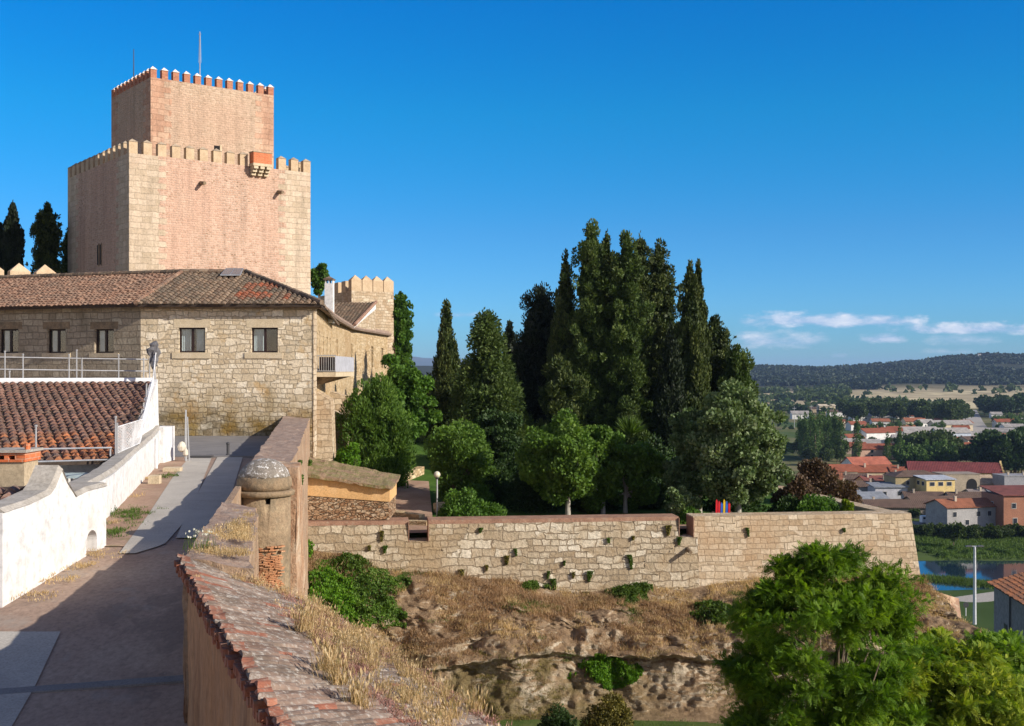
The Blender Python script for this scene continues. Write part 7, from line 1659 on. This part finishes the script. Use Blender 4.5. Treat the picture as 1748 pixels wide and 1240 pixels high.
for (px, D, w_, h, yaw, wc, rc, lab) in ((1583, 700, 10, 4.5, 10, WH, ORG_, 'small white house with orange roof among the light trees'), (1540, 690, 11, 4.2, -6, WH, PAL, 'white cottage with pale roof right of the narrow white house'), (1606, 690, 10, 4.5, 4, WH, RED, 'white cottage with red roof below the bluish house'), (1475, 740, 12, 4.6, 8, CRM, PAL, 'cream cottage left of the large white house'),
        (1640, 800, 10, 4.4, -8, WH, RED, 'white cottage with red roof beside the far end of the road'), (1700, 700, 12, 4.4, 6, CRM, RED, 'cream cottage with red roof right of the straight road'), (1728, 820, 14, 4.6, 0, WH, PAL, 'white farm shed in the orchards at right'), (1590, 960, 14, 5, 0, CRM, ORG_, 'cream farm house in the belt of tall trees'), (1468, 1010, 16, 5, 4, WH, PAL, 'white farm shed beyond the poplars'), (1502, 900, 13, 5, -4, WH, ORG_, 'white farm house with orange roof in the tree belt'), (1652, 610, 11, 4.5, 6, WH, RED, 'white house with red roof behind the big hall')):
    house(px, 0, w_, w_ * .7, h, yaw, 1.8, wc, rc, lab, D=D, wins=((.3, .55), (.7, .55)), side=((.5, .55),), winsz=(.9, 1.0))
# indistinct small far houses dotted through the valley, as copies
far_p = [house(1480, 0, 11, 8, 4.2, 5, 1.8, wc_, rc_, 'small far %s house with %s roof among the valley trees' % (n_, m_), D=1e3, wins=((.3, .55), (.7, .55)), side=(), winsz=(1, 1.1)) for wc_, rc_, n_, m_ in ((WH, RED, 'white', 'terracotta'), (CRM, ORG_, 'cream', 'orange'), (WH, PAL, 'white', 'pale grey'))]
spots_ = [(1455, 690), (1548, 655), (1562, 665), (1600, 645), (1618, 668), (1445, 655), (1530, 780), (1550, 830), (1578, 880), (1612, 920), (1640, 880), (1700, 760), (1715, 900), (1740, 700), (1745, 960), (1462, 860), (1485, 830), (1505, 1000), (1560, 1040), (1625, 1090), (1700, 1080), (1400, 980), (1425, 900), (1365, 1060), (1690, 640), (1730, 620), (1480, 640)]
for k, (px, D) in enumerate(spots_):
    o = far_p[k % 3] if k < 3 else copy_tree(far_p[k % 3]); o.location = (PX(px, D), D, GZ); o.rotation_euler = (0, 0, R(random.uniform(-25, 25))); s_ = random.uniform(.8, 1.25); o.scale = (s_ * random.uniform(.9, 1.3), s_, s_); o['group'] = 'small far houses'
# grey house at the right edge, this side of the river
gh = thing('grey_house', 'grey house with orange tiled roof and small dark windows at the right edge', 'house', (24, 100, -32))
a = P(1697, 0, 112); b = P(1797, 0, 96); a.z = b.z = 0; dv_ = (b - a).normalized(); nv2 = Vector((-dv_.y, dv_.x, 0)); nv2 = nv2 if nv2.x > 0 else -nv2
zE = PZ(997, 112) + .1; q = [a, b, b + nv2 * 9, a + nv2 * 9]
g = G(); g.prism([(p.x, p.y) for p in q], -34, zE - .15); g.build('wall', wallm((.30, .28, .27)), gh)
r0 = a - dv_ * .4 - nv2 * .5; r1 = b + dv_ * .4 - nv2 * .5; r0.z = r1.z = zE; t0 = r0 + nv2 * 5.2; t1 = r1 + nv2 * 5.2; t0.z = t1.z = zE + 1.5
tiles('roof', [r1, r0, t0, t1], [M['tile_orange']], gh, rib=.30, row=.5, amp=.11, prof=4)
t2 = r0 + nv2 * 10; t3 = r1 + nv2 * 10; t2.z = t3.z = zE
g = G(); g.add([t0, t1, t3, t2], [(0, 1, 2, 3)]); g.build('back_roof', M['tile_under'], gh)
for s, zc, ww_ in ((3.2, -3.8, .9), (6.3, -4.6, .8), (8.3, -5.0, .8), (11.6, -4.8, .9), (3.5, -7.6, .8)):
    p = a + dv_ * s - nv2 * .04; g = G(); q2 = [p, p + dv_ * ww_, p + dv_ * ww_ + nv2 * .15, p + nv2 * .15]; g.prism([(v_.x, v_.y) for v_ in q2], zE + zc - .7, zE + zc + .7); g.build('window', M['window_frame'], gh)
g = G(); p = a + dv_ * 5.2 - nv2 * .1; g.tube([(p.x, p.y, zE - .2), (p.x, p.y, -32)], .07, 6); g.build('downpipe', M['steel_dark'], gh)
# white van
vn = thing('white_van', 'white van parked below the grey riverside house', 'van', (PX(1587, 334), 334, GZ + .3), R(4), local=True)
g = G(); pr = [(-2.5, .35), (2.2, .35), (2.45, .6), (2.4, 1.15), (1.6, 1.35), (1.1, 2.1), (-2.4, 2.15), (-2.5, 1.2)]; n = len(pr)
g.add([(x, -.95, z_) for x, z_ in pr] + [(x, .95, z_) for x, z_ in pr], [tuple(range(n)), tuple(range(2 * n - 1, n - 1, -1))] + [(i, n + i, n + (i + 1) % n, (i + 1) % n) for i in range(n)]); g.build('body', plain('van_paint', (.8, .8, .8), .35, .5), vn)
for (x0, x1) in ((-2.2, -.9), (-.8, .2), (.35, 1.2)):
    g = G(); g.box(x0, x1, -.97, .97, 1.3, 1.85); g.build('window', M['glass'], vn)
for x in (-1.6, 1.5):
    for y in (-.9, .75):
        g = G(); g.tube([(x, y, .36), (x, y + .18, .36)], .36, 14); g.build('wheel', M['dark'], vn)
cr_ = thing('parked_car', 'light hatchback half hidden by the riverside bushes', 'car', (PX(1722, 320), 320, GZ + .05), R(-5), local=True)
g = G(); pr = [(-2.0, .35), (2.0, .35), (2.05, .8), (1.2, .95), (.6, 1.42), (-1.2, 1.45), (-1.9, .95)]; n = len(pr)
g.add([(x, -.85, z_) for x, z_ in pr] + [(x, .85, z_) for x, z_ in pr], [tuple(range(n)), tuple(range(2 * n - 1, n - 1, -1))] + [(i, n + i, n + (i + 1) % n, (i + 1) % n) for i in range(n)]); g.build('body', plain('car_paint', (.6, .62, .66), .3, .5), cr_)
g = G(); g.box(-1.3, .55, -.87, .87, .98, 1.3); g.build('window', M['glass'], cr_)
for x in (-1.25, 1.3):
    for y in (-.86, .7):
        g = G(); g.tube([(x, y, .32), (x, y + .16, .32)], .32, 12); g.build('wheel', M['dark'], cr_)
# river wall on the far bank
g = G(); g.box(PX(1400, 333), PX(1900, 333), 321.0, 321.6, -45, -42.3); o = g.build('river_wall', M['garita']); tag(o, 'dark stone retaining wall along the far river bank', 'wall')
# straight road leading to the hills, and streets
def flat_strip(name, pts, wds, mat, z):
    g = G()
    for i in range(len(pts) - 1):
        a, b = pts[i], pts[i + 1]; g.hexa([(a[0] - wds[i], a[1], z - .3), (a[0] + wds[i], a[1], z - .3), (b[0] + wds[i + 1], b[1], z - .3), (b[0] - wds[i + 1], b[1], z - .3)], [(a[0] - wds[i], a[1], z), (a[0] + wds[i], a[1], z), (b[0] + wds[i + 1], b[1], z), (b[0] - wds[i + 1], b[1], z)])
    g.build(name, mat).__setitem__('kind', 'structure')
flat_strip('straight_road', [(PX(1690, 650), 650), (PX(1682, 760), 760), (PX(1666, 1000), 1000), (PX(1658, 1290), 1290)], [6, 6, 6, 6], M['cement'], GZ + .45)
flat_strip('road_verge', [(PX(1690, 650) - 8, 650), (PX(1682, 760) - 8, 760), (PX(1666, 1000) - 8, 1000), (PX(1658, 1290) - 8, 1290)], [2.5] * 4, M['cement'], GZ + .35)
g = G(); g.box(PX(1400, 340), PX(1900, 340), 331, 338, GZ - .4, GZ + .32); g.build('riverside_street', M['asphalt']).__setitem__('kind', 'structure')
g = G(); g.box(PX(1380, 600), PX(1440, 600), 690, 850, GZ - .2, GZ + .3); g.build('sports_field', M['moat_grass']).__setitem__('kind', 'structure')

# ---- town trees: prototypes and copies
def proto_tree(name, label, cat, mat, kind, n, Hh, Rr, group):
    root = thing(name, label, cat, (0, 0, 0), local=True, group=group); K = 46
    if kind == 'poplar': t = rng.random(K); r = Rr * np.sin(np.clip(t * 1.1 + .12, 0, 1) * np.pi) ** .6 * .7; a = rng.random(K) * 6.28; cl = np.stack([r * np.cos(a) * .7, r * np.sin(a) * .7, Hh * (.1 + .85 * t), *([Rr * .4 * (.6 + .6 * rng.random(K))] * 3)], 1); cl[:, 5] *= 2
    elif kind == 'bush': u_ = unit(K); u_[:, 2] = np.abs(u_[:, 2]); cl = np.concatenate([u_ * np.array([Rr, Rr, Hh * .8]) * (.3 + .5 * rng.random(K))[:, None], np.repeat((Rr * .3 * (.6 + .6 * rng.random(K)))[:, None], 3, 1)], 1)
    else: u_ = unit(K); cl = np.concatenate([u_ * np.array([Rr, Rr, Hh * .38]) * (.35 + .5 * rng.random(K) ** .7)[:, None] + np.array([0, 0, Hh * .58]), np.repeat((Rr * .30 * (.6 + .7 * rng.random(K)))[:, None], 3, 1)], 1)
    V, rn = clump_leaves(cl, n / K, Rr * .22, Rr * .16, up=.5, out=.7, jit=.6, shell=.4); np_mesh('crown', V, 4, M[mat], rn, root)
    g = G(); g.tube([(0, 0, -.5), (0, 0, Hh * .3), (.1, 0, Hh * .7)], [Hh * .022, Hh * .018, Hh * .006], 6); g.build('trunk', M['bark'], root); return root
GR = 'trees among the town houses'
PT = {'round': proto_tree('town_tree', '', 'tree', 'l_far', 'round', 1500, 10, 4.6, GR), 'light': proto_tree('town_tree', '', 'tree', 'l_farlight', 'round', 1500, 9, 4.2, GR), 'dark': proto_tree('town_tree', '', 'tree', 'l_dark', 'round', 1500, 11, 5.2, GR),
      'poplar': proto_tree('poplar_tree', '', 'poplar tree', 'l_far', 'poplar', 1500, 17, 2.4, GR), 'bush': proto_tree('riverside_bush', '', 'bush', 'l_far', 'bush', 1100, 3.6, 2.6, 'bushes along the river'), 'lbush': proto_tree('riverside_bush', '', 'bush', 'l_farlight', 'bush', 1100, 3.0, 2.4, 'bushes along the river')}
used = set()
def put(kind, x, y, z, s, label, group):
    o = PT[kind]
    if kind in used: o = copy_tree(PT[kind])
    used.add(kind); o.location = (x, y, z); s *= .85 + .3 * random.random(); o.scale = (s * (.9 + .25 * random.random()), s * (.9 + .25 * random.random()), s * (.9 + .25 * random.random())); o.rotation_euler = (0, 0, random.random() * 6.28); o['label'] = label; o['group'] = group; return o
def cluster(kind, px0, px1, D0, D1, n, s, label, group, z=GZ):
    for k in range(n):
        D = D0 + (D1 - D0) * random.random(); px = px0 + (px1 - px0) * (k + random.random()) / n; put(kind, PX(px, D), D, z, s, label, group)
PT['poplar'].children[0].data.materials[0] = M['l_farlight']
cluster('poplar', 1362, 1436, 560, 640, 18, 1.2, 'tall green poplar in the stand left of the town', 'poplars in the left stand')
cluster('round', 1362, 1440, 540, 600, 10, .9, 'broad tree at the foot of the left poplar stand', 'trees under the poplar stand')
for (px, D, s) in ((1463, 560, 1.0), (1515, 520, .95), (1536, 515, .9)): put('poplar', PX(px, D), D, GZ, s, {1463: 'dark columnar poplar in front of the red roofed farm house', 1515: 'thin poplar right of the pink walled house', 1536: 'thin poplar left of the green wood above the maroon hall'}[px], 'single poplars in the town')
cluster('light', 1542, 1625, 505, 540, 12, 1.15, 'light green tree above the maroon roof', 'light trees above the hall')
cluster('round', 1540, 1630, 545, 590, 12, 1.25, 'darker tree behind the light green ones above the hall', 'dark trees above the hall')
cluster('dark', 1678, 1765, 480, 540, 16, 1.45, 'big dark tree right of the stepped yellow gable', 'dark wood right of the hall')
cluster('round', 1628, 1668, 530, 570, 8, .85, 'dark green tree below the straight road', 'trees below the straight road')
cluster('round', 1443, 1546, 960, 1080, 22, 1.75, 'tall tree in the belt beyond the white houses', 'tree belt beyond the white houses')
cluster('round', 1564, 1650, 900, 1050, 18, 1.7, 'tall tree in the belt left of the straight road', 'tree belt left of the straight road')
cluster('dark', 1678, 1765, 1080, 1250, 18, 1.7, 'tall dark tree in the far right belt', 'far right tree belt')
cluster('light', 1696, 1775, 760, 980, 20, .9, 'small orchard tree right of the straight road', 'orchard trees')
cluster('light', 1445, 1650, 780, 900, 16, .75, 'small tree in the gardens behind the white houses', 'garden trees behind the white houses')
cluster('round', 1420, 1600, 640, 680, 8, .6, 'small tree between the red roofed houses', 'small trees between the houses')
cluster('light', 1440, 1740, 424, 470, 7, .42, 'little garden tree between the town roofs', 'little garden trees')
cluster('bush', 1560, 1765, 312, 319, 24, .85, 'dark bush on the far river bank', 'dark bushes along the river')
cluster('lbush', 1560, 1765, 287, 300, 16, .5, 'light reedy bush at the far water edge', 'light bushes along the river', z=-44.6)
cluster('round', 1440, 1660, 340, 346, 4, .45, 'little tree on the riverside street', 'street trees by the river')
put('round', PX(1628, 300), 300, -44.5, .55, 'single taller shrub tree on the grassy river bank', 'single trees by the river')
# far-off trees as one mass
def farwood(name, n, pxr, Dr, hr, mat, label, dens=None, per=9):
    px = pxr[0] + (pxr[1] - pxr[0]) * rng.random(n * 3); D = Dr[0] + (Dr[1] - Dr[0]) * rng.random(n * 3)
    if dens is not None: k = dens(px, D); px, D = px[k][:n], D[k][:n]
    else: px, D = px[:n], D[:n]
    x = PX(px, D); z = np.where(D > 1300, hill_z(px, D), GZ); h = hr[0] + (hr[1] - hr[0]) * rng.random(len(x)); idx = np.repeat(np.arange(len(x)), per); m_ = len(idx); u_ = unit(m_); u_[:, 2] = np.abs(u_[:, 2])
    c = np.stack([x, D, z], -1)[idx] + u_ * np.stack([h * .5, h * .5, h * .75], -1)[idx]; V = leafquads(c, unit(m_), h[idx] * .75, h[idx] * .6)
    o = np_mesh(name, V, 4, M[mat], np.clip(.5 * rng.random(m_) + .5 * rng.random(len(x))[idx], 0, 1)); tag(o, label, 'wood', kind='stuff'); return o
farwood('forest', 17000, (900, 2000), (2050, 3320), (6, 13), 'l_forest', 'dark oak forest covering the far hills', dens=lambda p, D: fbm(np.stack([PX(p, D) / 160, D / 160, p * 0], -1), 3, 70) > -.3 + np.clip((2300 - D) / 250, 0, 1))
farwood('field_oaks', 26, (1480, 1900), (1750, 2050), (9, 14), 'l_far', 'scattered dark oaks dotting the pale field edge')
farwood('hedgerow_wood', 900, (1100, 1900), (1250, 1430), (5, 11), 'l_far', 'hedgerows and copses out on the plain', dens=lambda p, D: (fbm(np.stack([PX(p, D) / 45, D / 30, p * 0], -1), 3, 71) > .12) & ((p < 1645) | (p > 1692)))
farwood('plain_wood', 900, (500, 1560), (600, 1500), (6, 12), 'l_dark', 'wooded plain glimpsed between the garden trees', dens=lambda p, D: ((p < 1350) | (D > 1100)) & (fbm(np.stack([PX(p, D) / 60, D / 60, p * 0], -1), 3, 72) > .0))
farwood('left_hillside', 900, (1270, 1450), (1550, 2100), (5, 10), 'l_far', 'scrubby oaks on the slope left of the field', dens=lambda p, D: fbm(np.stack([PX(p, D) / 60, D / 80, p * 0], -1), 3, 73) > .0)
# pylons / masts on the plain
for (px, D) in ((1356, 900), (1385, 950)):
    g = G(); x = PX(px, D); g.tube([(x, D, GZ), (x, D, GZ + 16)], [.25, .12], 6); g.box(x - 1.5, x + 1.5, D - .1, D + .1, GZ + 14.5, GZ + 14.8); o = g.build('floodlight_mast', M['steel'], loc=(x, D, GZ)); tag(o, 'thin pale mast by the sports field, %s one' % ('left' if px < 1370 else 'right'), 'mast', 'masts on the plain')
# reeds on the near bank strip in the water
def reeds(n):
    t = rng.random(n); px = 1585 + 130 * t + rng.normal(size=n) * 3; py = 986 + 14 * t + rng.normal(size=n) * 1.5; D = 44.9 * F / (py - HZ) * 1.0; return np.stack([PX(px, D), D, np.full(n, -45.2)], -1)
tuft_field('reeds', 1200, 14, 'weed', (.5, 1.3), .09, reeds, .9, 'strip of green reeds in the shallow river', 'reeds')
def bankgrass(n):
    x = PX(1540, 315) + rng.random(n) * 60; y = 285 + rng.random(n) * 36; return np.stack([x, y, np.interp(y, [278, 286, 310, 320], [-45.2, -44.7, -44.3, -43.6])], -1)
tuft_field('bank_grass', 5000, 10, 'weed', (.4, 1.1), .12, bankgrass, 1.0, 'bright grass on the far river bank', 'grass')
